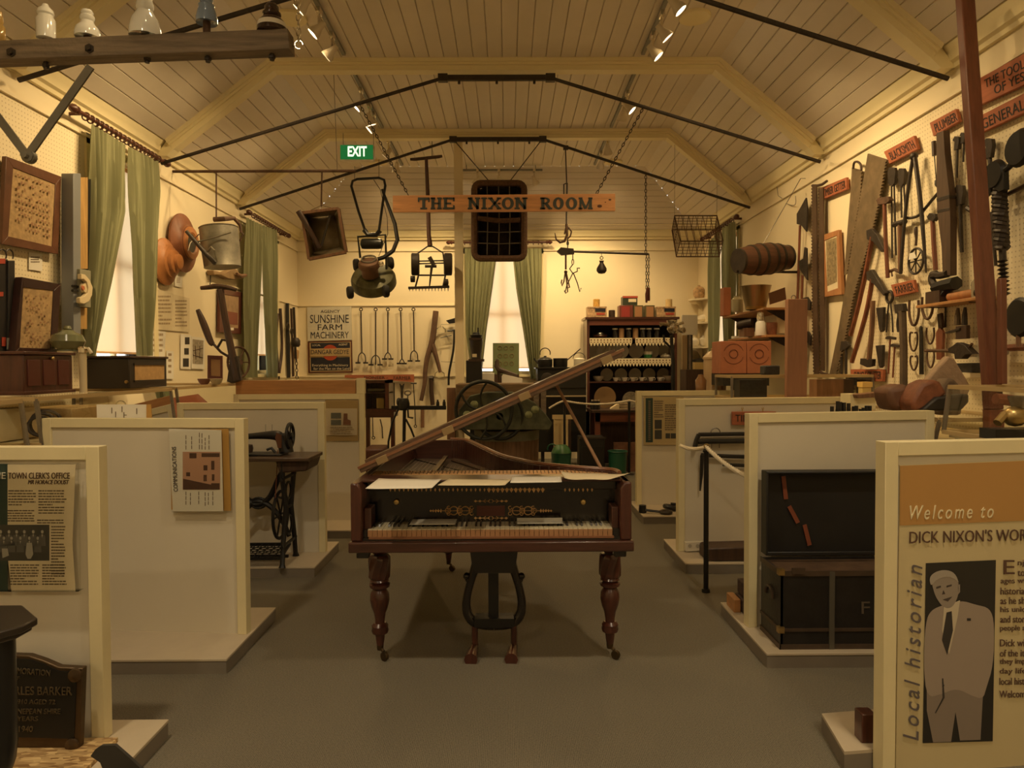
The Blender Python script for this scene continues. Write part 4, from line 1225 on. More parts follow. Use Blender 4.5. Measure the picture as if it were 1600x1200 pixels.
# keys: 50 naturals, each white key a part; sharps in groups of two and three
kx0, kx1 = at(577, 830, 3.4).x, at(955, 830, 3.4).x
nk = 50
kw = (kx1 - kx0) / nk
ivory = mat('old_ivory', (0.62, 0.54, 0.36), 0.3)
keyfront = mat('key_front_timber', (0.36, 0.19, 0.09), 0.5)
sh = 0
for i in range(nk):
 x = kx0 + kw * i
 m = MB();m.bb((x + 0.0006, 3.362, 0.70), (x + kw - 0.0006, 3.54, 0.716)); k_ = obj('white_key', m, ivory, t, bev=0.001)
 m = MB();m.bb((x + 0.001, 3.356, 0.682), (x + kw - 0.001, 3.3625, 0.712)); obj('key_front', m, keyfront, k_)
 if i % 7 not in (2, 6) and i < nk - 1:
  m = MB();xc = x + kw
  m.prism([(xc - 0.005, 3.412, 0.717), (xc + 0.005, 3.412, 0.717), (xc + 0.0042, 3.42, 0.728), (xc - 0.0042, 3.42, 0.728)], (0, 0.11, 0), False); obj('black_key', m, ebony, t)
for a_, b_ in ((X0 + 0.05, kx0 - 0.003), (kx1 + 0.003, X1 - 0.05)):
 m = MB();m.bb((a_, PY0 + 0.03, ZB + 0.06), (b_, 3.54, 0.715)); obj('key_cheek', m, ebony, t)
# gilt ornament on the name board and frieze
gilt = mat('gilt_inlay', (0.62, 0.38, 0.16), 0.5, 0.2)
pl = ('y', 3.517)
m = MB()
def curlring(cx, cy, r_, a0, a1, th=0.0028):
 m.tube([pt(pl, cx + r_ * math.cos(a), cy + r_ * math.sin(a)) for a in [a0 + (a1 - a0) * k2 / 12 for k2 in range(13)]], th, 4)
for s in (-1, 1):
 cx = 767
 for dx in (40, 58):
  curlring(cx + s * dx, 798, 6.5, PI * 0.25 if s > 0 else PI * 0.75, PI * 1.75 if s > 0 else -PI * 0.75)
  curlring(cx + s * (dx + 9), 798, 4.2, 0, 2 * PI, 0.002)
 for dx in (30, 48, 66):
  for dy in (-4.5, 4.5): curlring(cx + s * dx, 798 + dy, 2.6, 0, 1.7 * PI, 0.0022)
 m.path(pl, [(cx + s * 28, 798), (cx + s * 80, 798)], 0.0016, 4)
 for k2 in range(5):
  x = cx + s * (78 + k2 * 4)
  m.poly(pl, [(x - 2, 798), (x, 796 - (4 - k2) * 0.3), (x + 2, 798), (x, 800 + (4 - k2) * 0.3)], 0.003)
 for dy in (-14, 12.5):
  for dx in (3, 10, 17, 24):
   x = cx + s * dx
   if dx in (3, 10): m.path(pl, [(x - s * 2, 797 + dy - 2.6), (x + s * 2, 797 + dy), (x - s * 2, 797 + dy + 2.6)], 0.002, 4)
   else: m.poly(pl, [(x - 2.6, 797 + dy), (x, 795 + dy), (x + 2.6, 797 + dy), (x, 799 + dy)], 0.003)
  m.path(pl, [(cx + s * 2, 797 + dy), (cx + s * 25, 797 + dy)], 0.0012, 4)
obj('gilt_scrolls', m, gilt, t, 'gilt scrolls on the black name board')
pl = ('y', 3.457)
m = MB()
for i in range(46):
 x = 610 + i * 7.0
 if 850 < x < 882: continue
 big = 3.0 if 760 < x < 850 else 1.6
 m.poly(pl, [(x - big, 765), (x, 763.5 - big * 0.6), (x + big, 765), (x, 767 + big)], 0.002)
 if big > 2: m.path(pl, [(x - 3.5, 764), (x + 3.5, 764)], 0.0014, 4)
obj('frieze_inlay', m, gilt, t)
m = MB();m.poly(('y', 3.517), rect(745, 790, 789, 806), 0.004); obj('name_panel', m, mat('dark_red_panel', (0.10, 0.025, 0.018), 0.35), t)
for x in (620, 911):
 m = MB();m.lathe([(0.014, 0), (0.016, 0.006), (0.012, 0.014), (0, 0.016)], pt(('y', 3.52), x, 784), (0, -1, 0), 14); obj('brass_stud', m, brass, t)
# legs: octagonal spiral block, vase turning and brass caster
def piano_leg(x, y):
 m = MB()
 m.lathe([(0.055, 0.57), (0.058, 0.592), (0.052, 0.60), (0.052, 0.615)], (x, y, 0), n=24)
 m.lathe([(0.030, 0.545), (0.046, 0.56), (0.055, 0.572)], (x, y, 0), n=24)
 n = 20
 nl = 10
 vs_, fs = [], []
 for k2 in range(nl + 1):
  z = 0.415 + 0.125 * k2 / nl
  for j in range(n):
   th = 2 * PI * j / n + k2 * 0.06
   r_ = (0.056 if j % 2 else 0.050) * (1 if 0 < k2 < nl else 0.82)
   vs_.append((x + r_ * math.cos(th), y + r_ * math.sin(th), z))
 for k2 in range(nl):
  for j in range(n): fs.append((k2 * n + j, k2 * n + (j + 1) % n, (k2 + 1) * n + (j + 1) % n, (k2 + 1) * n + j))
 fs += [tuple(range(n - 1, -1, -1)), tuple(range(nl * n, nl * n + n))]
 m.add(vs_, fs)
 m.lathe([(0.025, 0.36), (0.05, 0.375), (0.053, 0.39), (0.035, 0.398), (0.05, 0.406), (0.045, 0.416)], (x, y, 0), n=24)
 o = obj('leg', m, mahogz, t)
 m = MB();m.lathe([(0.026, 0.175), (0.024, 0.20), (0.03, 0.24), (0.043, 0.275), (0.05, 0.31), (0.047, 0.34), (0.036, 0.36), (0.03, 0.368)], (x, y, 0), n=24); obj('vase_turning', m, mahogz, o)
 m = MB();m.lathe([(0.014, 0.055), (0.022, 0.10), (0.025, 0.13), (0.04, 0.138), (0.044, 0.152), (0.04, 0.166), (0.043, 0.175), (0.03, 0.19)], (x, y, 0), n=24); obj('foot', m, mahogz, o)
 m = MB();m.lathe([(0.016, 0.05), (0.018, 0.075)], (x, y, 0), n=14); m.tube([(x, y, 0.06), (x + 0.02, y - 0.015, 0.045)], 0.009, 8); m.lathe([(0.022, -0.009), (0.024, 0), (0.022, 0.009)], (x + 0.026, y - 0.022, 0.024), (0.6, 0.8, 0), 16); obj('caster', m, mat('dark_brass', (0.09, 0.06, 0.03), 0.4, 0.8), o)
piano_leg(at(593, 900, 3.57).x, 3.57)
piano_leg(at(953, 900, 3.57).x, 3.57)
piano_leg(at(701, 870, 5.12).x, 5.12)
for x in (X0 + 0.05, X1 - 0.05):
 m = MB();m.box((x, PY0 + 0.03, ZB - 0.015), (0.06, 0.05, 0.035)); obj('corner_foot', m, ebony, t, bev=0.006)
# lyre with pedals
ly = 3.63
pl = ('y', ly)
m = MB();m.prism([at(735, 858, ly), at(809, 858, ly), at(806, 880, ly), at(800, 892, ly), at(744, 892, ly), at(738, 880, ly)], (0, 0.08, 0)); o = obj('lyre', m, ebony, t)
m = MB()
for s, c in ((-1, 772), (1, 772)):
 m.path(pl, [(c + s * 28, 882), (c + s * 34, 900), (c + s * 40, 920), (c + s * 44, 942), (c + s * 42, 958), (c + s * 34, 970), (c + s * 20, 976), (c, 977)], [0.026, 0.022, 0.021, 0.023, 0.026, 0.028, 0.026, 0.026], 10)
 m.ball(pt(pl, c + s * 43, 900), 0.019, 10); m.path(pl, [(c + s * 42, 904), (c + s * 37, 914)], 0.014)
obj('lyre_arms', m, ebony, o)
m = MB();m.bb((at(763, 900, ly).x, ly - 0.02, 0.17), (at(779, 900, ly).x, ly + 0.02, 0.52)); m.bb((at(742, 980, ly).x, ly - 0.05, 0.155), (at(803, 980, ly).x, ly + 0.04, 0.20)); obj('lyre_column', m, black, o)
for x in (742, 803):
 xx = at(x, 1000, ly).x
 m = MB();m.tube([(xx, ly, 0.18), (xx, ly, 0.03)], 0.016, 8); obj('pedal_post', m, mahogz, o)
 m = MB();m.tube([(xx, ly + 0.02, 0.035), (xx - 0.01, ly - 0.06, 0.03), (xx - 0.015, ly - 0.13, 0.022)], [0.02, 0.026, 0.034], 10); obj('pedal', m, mahogz, o)
# lid: a hinged panel raised on a stick, following the outline of the case
hx, hz = X0 - 0.0, ZRIM + 0.012
A = R(23.8)
def lidp(x, y, d=0.0):
 l = x - X0
 return V((hx + l * math.cos(A) - d * math.sin(A), y, hz + l * math.sin(A) + d * math.cos(A)))
top = [(X0 - 0.01, 3.60), (0.72, 3.60), (0.715, 3.68), (0.62, 3.80), (0.5, 3.92), (0.38, 4.02), (0.25, 4.10), (X0 - 0.01, 4.10)]
m = MB()
lo = [lidp(x, y, 0.0) for x, y in top]
hi = [lidp(x, y, 0.028) for x, y in top]
n = len(top)
m.add(lo + hi, [tuple(range(n - 1, -1, -1)), tuple(range(n, 2 * n))] + [(i, (i + 1) % n, n + (i + 1) % n, n + i) for i in range(n)])
lid = obj('lid', m, mat('brown_lid_veneer', (0.115, 0.062, 0.036), 0.3, var=0.25, wood='x', coat=0.3), t, bev=0.004)
m = MB();m.prism([lidp(X0 - 0.012, 3.594, 0.022), lidp(0.735, 3.594, 0.022), lidp(0.735, 3.594, 0.036), lidp(X0 - 0.012, 3.594, 0.036)], (0, 0.05, 0), False); obj('lid_moulding', m, MATS['light_mahogany'], lid)
# folded front flap lying back on the lid
m = MB();q = [lidp(X0 + 0.02, 3.66, 0.030), lidp(0.70, 3.66, 0.030), lidp(0.60, 3.80, 0.030), lidp(X0 + 0.02, 3.80, 0.030)]
nn = lidp(0, 0, 0.02) - lidp(0, 0, 0)
m.add(q + [v + nn for v in q], [(3, 2, 1, 0), (4, 5, 6, 7), (0, 1, 5, 4), (1, 2, 6, 5), (2, 3, 7, 6), (3, 0, 4, 7)]); obj('front_flap', m, MATS['brown_lid_veneer'], lid)
for f in (0.08, 0.33, 0.62, 0.93):
 x = X0 + (0.735 - X0) * f
 m = MB();m.prism([lidp(x - 0.03, 3.590, 0.0), lidp(x + 0.03, 3.590, 0.0), lidp(x + 0.03, 3.590, 0.037), lidp(x - 0.03, 3.590, 0.037)], (0, 0.03, 0), False); obj('hinge', m, mat('dull_hinge_brass', (0.34, 0.24, 0.12), 0.45, 0.5), lid, bev=0.002)
m = MB();m.tube([(0.50, 3.73, ZRIM), lidp(0.36, 3.90, -0.002)], 0.009, 8); obj('prop_stick', m, mat('pale_stick_wood', (0.30, 0.17, 0.09), 0.5), t)
# sheets of music on the top board, a ruler-like card and a sheet on the keys
def sheet(name, pts, z, m_, label, cat, curl=0.01, th=0.0015):
 b_ = MB()
 q = [V(p) for p in pts]
 def f(u, v):
  p = q[0].lerp(q[1], u).lerp(q[3].lerp(q[2], u), v)
  return V((p.x, p.y, z + curl * (math.sin(PI * u) * 0.4 + (2 * u - 1) ** 4 * 0.7)))
 b_.grid(f, 14, 4)
 o = obj(name, b_, m_, None, label, cat, 'sheets of music on the piano')
 sm = o.modifiers.new('thickness', 'SOLIDIFY'); sm.thickness = th; sm.offset = 1
 return o
zt_ = 0.9445
PX = lambda x, y: pt(('z', zt_), x, y).to_2d().to_3d()
sheet('sheet_music', [PX(571, 765), PX(675, 764), PX(690, 750), PX(592, 749)], zt_, paper, 'leftmost cream sheet of music on the piano top', 'sheet music', 0.006)
sheet('sheet_music', [PX(684, 759), PX(789, 759), PX(799, 750), PX(702, 749)], zt_, paper2, 'cream sheet of music, second from the left on the piano top', 'sheet music', 0.003)
sheet('sheet_music', [PX(797, 755), PX(878, 754), PX(876, 745), PX(801, 745)], zt_, paper, 'cream sheet of music, third from the left on the piano top', 'sheet music', 0.003)
sheet('sheet_music', [PX(882, 752), PX(960, 752), PX(985, 744), PX(876, 741)], zt_, paper2, 'rightmost curling sheet of music on the piano top', 'sheet music', 0.022)
m = MB();q = [at(640, 828, 3.39), at(711, 828, 3.39), at(714, 818, 3.50), at(645, 819, 3.50)]
q = [V((p.x, p.y, 0.733)) for p in q]
m.prism(q, (0, 0, 0.003)); obj('paper_card', m, mat('grey_paper', (0.55, 0.52, 0.44), 0.6), None, 'grey typed card lying on the left half of the piano keys', 'card')
m = MB();m.bb((at(808, 822, 3.40).x, 3.40, 0.7305), (at(880, 822, 3.4).x, 3.455, 0.7335)); m.bb((at(808, 822, 3.40).x, 3.452, 0.7305), (at(880, 822, 3.4).x, 3.455, 0.748)); obj('clear_ruler', m, mat('shiny_grey_plastic', (0.42, 0.40, 0.34), 0.15, coat=0.5), None, 'shiny grey strip lying on the right half of the piano keys', 'strip')
m = MB();m.bb((-0.20, 3.98, 0.834), (-0.06, 4.12, 0.837)); obj('paper_card', m, paper2, None, 'small cream card lying inside the piano on the strings', 'card')
# ---------------------------------------------------------------- telegraph crossarm
AY = 3.92
t = thing('telegraph_crossarm', 'weathered timber telegraph crossarm with two grey iron braces, hung at the upper left', 'crossarm')
pl = ('y', AY)
m = MB();m.poly(pl, [(-118, 75), (454, 51), (457, 83), (-118, 104)], 0.105); obj('beam', m, greywood, t, bev=0.005)
for x in (18, 140):
 m = MB();q = pt(('y', AY - 0.053), x, 82 if x == 18 else 76); m.lathe([(0.026, 0), (0.026, 0.005), (0.016, 0.006), (0.016, 0.02), (0, 0.021)], q, (0, -1, 0), 6); obj('bolt', m, iron, t)
gb = mat('grey_brace_iron', (0.20, 0.19, 0.16), 0.5, 0.5, var=0.2)
for a, b_ in (((142, 104), (43, 244)), ((-60, 108), (43, 244))):
 m = MB();m.bar(pt(('y', AY - 0.02), *a), pt(('y', AY - 0.02), *b_), 0.012, 0.042, (1, 0, 0)); obj('brace', m, gb, t)
m = MB();q = pt(('y', AY - 0.045), 43, 244); m.lathe([(0.033, 0), (0.033, 0.008), (0.018, 0.01), (0.018, 0.035), (0.0, 0.036)], q, (0, -1, 0), 8); m.lathe([(0.036, -0.03), (0.036, 0.0)], q, (0, -1, 0), 14); obj('brace_bolt', m, gb, t)
for x, y in ((72, 105), (230, 95), (325, 94), (425, 91)):
 m = MB();q = pt(pl, x, y); m.tube([q + V((0, 0, 0.03)), q - V((0, 0, 0.012))], 0.013, 8); m.lathe([(0.02, 0), (0.02, 0.014)], q, (0, 0, 1), 6); obj('pin_nut', m, iron, t)
def insulator(x, ytop, ybase, prof, m_, label, pin=None, band=None):
 """prof: (radius px, height fraction)"""
 q0, q1 = pt(pl, x, ybase), pt(pl, x, ytop)
 H = (q1 - q0).z
 s = AY / F
 t = thing('insulator', label, 'insulator', 'insulators on the telegraph crossarm')
 m = MB();m.lathe([(r_ * s, h * H) for r_, h in prof], q0, n=24); obj('shell', m, m_, t)
 m = MB();top = q0 + V((0, 0, H * 0.25)); zb = pt(pl, x, 100).z if pin is None else pin
 beam_top = pt(pl, x, 75 - (x + 118) * 24 / 572).z
 m.tube([(q0.x, q0.y, beam_top - 0.01), top], 0.02, 10); obj('pin', m, rust, t)
 if band:
  m = MB();a, c, r0, r1 = band; m.lathe([(r0 * s, a * H), (r1 * s, c * H)], q0, n=24); o = obj('paper_band', m, paper, t)
  s_ = MB(); o.data.materials[0] = paper
 return t
insulator(72, 7, 62, [(11, 0), (13.3, 0.02), (13.3, 0.55), (11, 0.63), (10.5, 0.68), (12, 0.73), (11, 0.83), (6, 0.92), (4, 1.0), (0, 1.0)], white_por, 'white bottle shaped porcelain insulator, leftmost full one on the crossarm')
insulator(137, 15, 59, [(13, 0.05), (18, 0), (18.2, 0.14), (16, 0.33), (10.5, 0.47), (8.8, 0.58), (10.5, 0.66), (10, 0.76), (8, 0.8), (9, 0.88), (7, 0.97), (0, 1)], white_por, 'squat white porcelain insulator above the brace end of the crossarm')
insulator(227, -16, 58, [(17, 0.04), (23, 0), (23, 0.14), (19, 0.36), (13, 0.5), (11.5, 0.55), (13, 0.6), (11, 0.8), (8, 0.98), (0, 1)], white_por, 'large white bell shaped porcelain insulator in the middle of the crossarm')
insulator(323, -14, 36, [(12, 0.05), (15.8, 0), (15.8, 0.14), (13, 0.4), (11.5, 0.48), (12, 0.55), (9, 0.62), (10, 0.75), (8, 1), (0, 1)], mat('blue_glaze', (0.24, 0.33, 0.50), 0.15, coat=0.5), 'blue glazed insulator standing on a tall pin on the crossarm')
t = insulator(425, 5, 52, [(20, 0.0), (22.5, 0.02), (22, 0.2), (19, 0.38), (14, 0.5), (12.5, 0.56), (14, 0.6), (14, 0.66), (11, 0.7), (10.5, 0.88), (7, 0.97), (0, 1)], mat('brown_glaze', (0.04, 0.018, 0.012), 0.15, coat=0.5), 'dark brown insulator with a white label at the right end of the crossarm', band=(0.16, 0.33, 22.6, 20.6))
insulator(1, 18, 70, [(6, 0), (7, 0.05), (7, 0.5), (4, 0.6), (5, 0.7), (3, 1.0), (0, 1.0)], mat('amber_glass', (0.45, 0.30, 0.10), 0.1, coat=0.6), 'slim amber insulator at the left edge of the photo')
m = MB();q = at(467, 72, AY); chain(m, at(467, 68, AY), V((q.x, AY, ZF - 0.02)), 0.05, 0.0035, 0.012)
m.ring(at(467, 70, AY), (0, 1, 0), 0.022, 0.0035, 14, 5, arc=(0, 0.8)); m.tube([at(456, 72, AY), at(463, 72, AY)], 0.004, 5)
obj('chain', m, chrome, None, 'thin bright chain holding up the end of the telegraph crossarm', 'chain')
# ---------------------------------------------------------------- left wall: samplers, cards, gauge
sampler = mat('sampler_cloth', (0.40, 0.27, 0.13), 0.9, var=0.28, sc_=26)
def wall_frame(wl, outer, inner, fm_, im, label, cat='picture frame', name='framed_picture', th=0.03, extra=None, group=None, mount=None):
 t = thing(name, label, cat, group)
 O = [pt(wl, *p) for p in outer]
 I = [pt(wl, *p) for p in inner]
 n = V((1, 0, 0)) if wl == () else V(wl[2]) if wl[0] == 'n' else V([1 if c == wl[0] else 0 for c in 'xyz'])
 if n.dot(V((0, 0, CAMZ)) - O[0]) < 0: n = -n
 for i in range(4):
  j = (i + 1) % 4
  m = MB();m.prism([O[i], O[j], I[j], I[i]], -n * th, False); obj('frame_bar', m, fm_, t, bev=0.002)
 m = MB();m.prism([p - n * 0.006 for p in I], -n * 0.004, False); obj('picture', m, im, t)
 if mount:
  m = MB();m.prism([pt(wl, *p) - n * 0.005 for p in mount], n * 0.001, False); obj('image', m, extra, t)
 return t
fr1 = mat('brown_picture_moulding', (0.12, 0.05, 0.025), 0.4, var=0.3)
t = wall_frame(LW(0.06), [(10, 244), (96, 276), (91, 397), (3, 381)], [(21, 262), (87, 288), (82, 385), (13, 369)], fr1, sampler, 'large brown framed cloth sampler hanging on the pegboard under the crossarm brace')
m = MB();random.seed(3)
for i in range(9):
 y0 = 272 + i * 10
 for k_ in range(10):
  x = 27 + k_ * 5.4
  yy = y0 + k_ * 1.9 - i * 0.3
  if random.random() < 0.75: m.poly(LW(0.0665), rect(x, yy, x + random.uniform(1.5, 3.6), yy + random.uniform(2, 5)), 0.001)
obj('stitching', m, mat('faded_stitching', (0.30, 0.165, 0.085), 0.9), t)
m = MB();m.poly(LW(0.01), [(45, 394), (66, 397), (66, 424), (45, 421)], 0.002); t = thing('wall_card', 'small white caption card pinned under the large sampler', 'card'); obj('card', m, paper, t)
m = MB();para(m, LW(0.012), 48, 401, 62, 412, 3); obj('small_print', m, printm, t)
fr2 = mat('black_red_moulding', (0.035, 0.012, 0.010), 0.4, var=0.3)
t = wall_frame(LW(0.13), [(35, 433), (95, 444), (89, 552), (23, 552)], [(37, 449), (84, 454), (79, 545), (31, 543)], fr2, sampler, 'dark framed sampler standing on the left cabinet below the large sampler', th=0.05)
m = MB();random.seed(5)
for i in range(60):
 x, y = random.uniform(38, 79), random.choice((random.uniform(460, 500), random.uniform(500, 540)))
 m.poly(LW(0.1365), rect(x, y, x + random.uniform(1, 3), y + random.uniform(1, 4)), 0.001)
obj('stitching', m, MATS['faded_stitching'], t)
m = MB();m.poly(LW(0.06), [(28, 434), (50, 439), (50, 552), (22, 552)], 0.03); obj('backing_board', m, fr2, None, 'dark board standing behind the lower sampler', 'board')
blk = mat('black_leather', (0.02, 0.017, 0.015), 0.55)
redl = mat('red_label', (0.42, 0.06, 0.03), 0.6)
for i, (xa, xb, lb) in enumerate(((-8, 9, 'black leather wallet with red labels hanging at the left edge'), (10, 20, 'narrow black leather wallet hanging beside the lower sampler'))):
 t = thing('leather_wallet', lb, 'wallet', 'black wallets at the left edge')
 m = MB();m.poly(LW(0.05 + 0.015 * i), rect(xa, 405 + i * 2, xb, 552), 0.03); obj('cover', m, blk, t, bev=0.004)
 m = MB();m.ring(pt(LW(0.06), xb - 5, 398), (1, 0, 0), 0.035, 0.005, 14, 6, arc=(0, 0.6)); obj('ring', m, iron, t)
 if i == 0:
  for r_ in ((-4, 404, 8, 412), (-4, 456, 5, 463), (3, 527, 9, 541)):
   m = MB();m.poly(LW(0.069), rect(*r_), 0.003); obj('red_label', m, redl, t)
 else:
  m = MB();m.poly(LW(0.084), rect(11, 528, 19, 546), 0.004); obj('buckle', m, mat('grey_paint', (0.24, 0.24, 0.21)), t)
t = thing('wall_gauge', 'tall grey metal gauge post with a cream half round dial beside the left curtain', 'gauge')
gm = mat('blue_grey_enamel', (0.22, 0.23, 0.24), 0.45)
wl = LW(0.10)
m = MB();m.poly(wl, rect(105, 271, 117, 526), 0.09); obj('rail', m, gm, t, bev=0.004)
m = MB();m.poly(LW(0.09), rect(118, 277, 130, 420), 0.07); m.poly(LW(0.09), rect(118, 480, 129, 514), 0.07); obj('timber_backing', m, mat('yellow_pine', (0.45, 0.27, 0.09), 0.5, wood='z'), t)
m = MB();m.poly(LW(0.08), rect(130, 280, 137, 512), 0.06); obj('dark_channel', m, black, t)
m = MB();m.poly(LW(0.13), [(117, 420), (134, 423), (134, 481), (117, 479)], 0.08); obj('dial_plate', m, mat('olive_grey_enamel', (0.27, 0.26, 0.18), 0.5), t, bev=0.004)
m = MB()
c = pt(LW(0.19), 124, 451)
dial = [pt(LW(0.19), *p) for p in ((124, 428), (130, 429), (137, 437), (142, 449), (141, 461), (136, 471), (128, 475), (122, 473), (122, 465), (129, 463), (134, 458), (135, 450), (133, 441), (128, 436), (124, 436))]
m.prism(dial, (0.03, 0, 0)); obj('half_dial', m, mat('cream_enamel', (0.72, 0.60, 0.38), 0.3), t, bev=0.003)
m = MB();m.lathe([(0.036, 0), (0.034, 0.025), (0.0, 0.027)], pt(LW(0.17), 129, 450), (1, 0, 0), 18); obj('hub', m, MATS['cream_enamel'], t)
m = MB();m.lathe([(0.02, 0), (0.016, 0.008), (0.0, 0.009)], pt(LW(0.20), 129, 450), (1, 0, 0), 16); obj('red_knob', m, mat('orange_red_knob', (0.5, 0.16, 0.07), 0.4), t)
m = MB();m.path(LW(0.15), [(113, 447), (123, 448)], 0.01); m.path(LW(0.15), [(113, 454), (123, 455)], 0.01); obj('black_rods', m, black, t)
t = thing('glass_vase', 'squat green glazed jar on the dark cabinet at the foot of the gauge post', 'jar')
q = pt(LW(0.24), 106, 549)
m = MB();m.lathe([(0.075, 0), (0.07, 0.012), (0.095, 0.03), (0.11, 0.07), (0.095, 0.115), (0.05, 0.135), (0.035, 0.15), (0.0, 0.152)], q, n=24); obj('body', m, mat('green_glaze', (0.17, 0.18, 0.10), 0.2, coat=0.5), t)
m = MB();m.lathe([(0.02, 0), (0.028, 0.01), (0.018, 0.03), (0, 0.032)], q + V((0, 0, 0.15)), n=14); obj('stopper', m, MATS['green_glaze'], t)
q = at(120, 600, 4.55)
t = thing('tap_pipe', 'cream painted upright pipe between the dark cabinet and the radio cabinet', 'pipe')
m = MB();m.tube([(q.x, 4.62, 1.335), (q.x, 4.62, 1.60)], 0.022, 10); obj('pipe', m, MATS['cream_enamel'], t)
m = MB();m.lathe([(0.03, 0), (0.03, 0.03), (0.02, 0.04)], (q.x, 4.62, 1.595), n=14); m.tube([(q.x, 4.62, 1.62), (q.x + 0.05, 4.6, 1.62), (q.x + 0.07, 4.6, 1.59)], 0.012, 7); obj('tap', m, chrome, t)
# ---------------------------------------------------------------- dark cabinets on the left cases
ZCASE = 1.343
t = thing('wooden_cabinet', 'dark red-brown wooden cabinet with three upright panels on the left case', 'cabinet')
x0, x1, y0, y1 = -3.12, -2.75, 4.02, 4.47
z0, z1 = ZCASE, 1.575
m = MB();m.bb((x0, y0, z0), (x1, y1, z1)); obj('carcass', m, mahogz, t, bev=0.006)
m = MB();m.bb((x0 - 0.01, y0 - 0.015, z1), (x1 + 0.015, y1 + 0.015, z1 + 0.018)); obj('top', m, mahogz, t, bev=0.004)
m = MB();m.bb((x0 - 0.01, y0 - 0.012, z0), (x1 + 0.012, y1 + 0.012, z0 + 0.02)); obj('plinth_moulding', m, mahogz, t, bev=0.004)
for i in range(3):
 a = y0 + 0.03 + i * 0.137
 m = MB();m.bb((x1 - 0.001, a, z0 + 0.05), (x1 + 0.006, a + 0.105, z1 - 0.03)); obj('door_panel', m, MATS['dark_red_panel'], t, bev=0.003)
m = MB();m.ball((x1 + 0.012, y0 + 0.24, z1 - 0.02), 0.012, 10); obj('knob', m, brass, t)
t = thing('radio_cabinet', 'black radio cabinet with a tan cloth speaker panel on the left case', 'radio')
x0, x1, y0, y1 = -3.06, -2.75, 5.14, 5.70
m = MB();m.bb((x0, y0, z0), (x1, y1, 1.565)); obj('case', m, MATS['near_black_varnish'], t, bev=0.006)
m = MB();m.bb((x0 - 0.01, y0 - 0.012, 1.565), (x1 + 0.012, y1 + 0.012, 1.582)); obj('lid', m, darkwood, t, bev=0.004)
m = MB();m.bb((x1 - 0.001, y0 + 0.07, z0 + 0.06), (x1 + 0.005, y1 - 0.05, 1.515)); obj('speaker_cloth', m, mat('tan_speaker_cloth', (0.50, 0.31, 0.13), 0.9, var=0.15, sc_=18), t)
for a, b_ in (((y0 + 0.055, z0 + 0.045), (y1 - 0.035, z0 + 0.06)), ((y0 + 0.055, 1.515), (y1 - 0.035, 1.53))):
 m = MB();m.bb((x1 - 0.001, a[0], a[1]), (x1 + 0.01, b_[0], b_[1])); obj('speaker_frame', m, MATS['near_black_varnish'], t)
m = MB();m.lathe([(0.012, 0), (0.012, 0.012), (0, 0.014)], (x1 - 0.02, y0 - 0.001, z0 + 0.05), (0, -1, 0), 12); obj('knob', m, brass, t)
# things inside the middle case
t = thing('coiled_cable', 'coil of dark cable inside the left display case', 'coil')
for i in range(3):
 m = MB();m.ring((-2.72, 4.1 + i * 0.03, 1.16 + i * 0.004), (0.6, -0.8, 0.2), 0.055 + i * 0.012, 0.009, 18, 6); obj('turn', m, iron, t)
m = MB();m.bb((-3.1, 4.45, 1.075), (-2.75, 4.9, 1.24)); obj('card_box', m, MATS['tan_backing'], None, 'tan card box inside the middle left display case', 'box', bev=0.004)
m = MB();m.bb((-3.0, 3.95, 1.075), (-2.9, 4.35, 1.26)); obj('caption_board', m, paper2, None, 'cream caption board inside the middle left display case', 'board')
m = MB()
for i in range(5): m.ball((-3.0 + 0.07 * i, 3.2 + 0.03 * (i % 2), 1.10), (0.03, 0.025, 0.022), 10)
obj('small_relics', m, iron, None, 'dark small relics inside the nearest left display case', 'relics', kind='stuff')
m = MB();m.tube([(-3.15, 5.6, 1.11), (-3.1, 6.0, 1.20), (-3.15, 6.4, 1.12)], 0.025, 8); obj('timber_offcut', m, midwood, None, 'brown timber piece inside the left case under the bowls', 'timber')
m = MB();m.prism([(-2.7, 5.7, 1.075), (-2.62, 6.4, 1.075), (-2.85, 6.5, 1.24), (-3.0, 5.8, 1.2)], (0, 0, 0.02)); obj('leather_piece', m, MATS['red_leather'], None, 'red-brown leather sheet inside the left case under the bowls', 'leather')
# ---------------------------------------------------------------- left wall behind: turned timber, papers, plough
def side_lathe(name, px, py, off, prof, m_, label, cat, n=32, parts=()):
 t = thing(name, label, cat)
 o = pt(LW(off), px, py)
 m = MB();m.lathe(prof, o, (1, 0, 0), n); obj('body', m, m_, t)
 for nm, pf, mm in parts:
  m = MB();m.lathe(pf, o, (1, 0, 0), n); obj(nm, m, mm, t)
 return t
side_lathe('turned_pattern', 255, 409, 0.02, [(0.20, 0), (0.225, 0.01), (0.225, 0.03), (0.20, 0.045), (0.165, 0.06), (0.15, 0.085), (0.115, 0.095), (0.11, 0.125), (0.075, 0.135), (0.07, 0.165), (0.045, 0.175), (0.0, 0.177)], terracotta, 'orange stepped turned timber pattern, the lower of two on the left wall', 'timber pattern')
side_lathe('turned_pattern', 283, 380, 0.03, [(0.27, 0), (0.295, 0.012), (0.295, 0.03), (0.20, 0.055), (0.175, 0.08), (0.17, 0.10), (0.12, 0.10)], mat('red_brown_turned', (0.22, 0.08, 0.035), 0.5, var=0.2), 'large red-brown round timber pattern with a dark hole, on the left wall', 'timber pattern', parts=(('pale_ring', [(0.175, 0.082), (0.16, 0.115), (0.11, 0.12), (0.09, 0.105)], terracotta), ('dark_hole', [(0.0, 0.103), (0.10, 0.104), (0.10, 0.108)], black)))
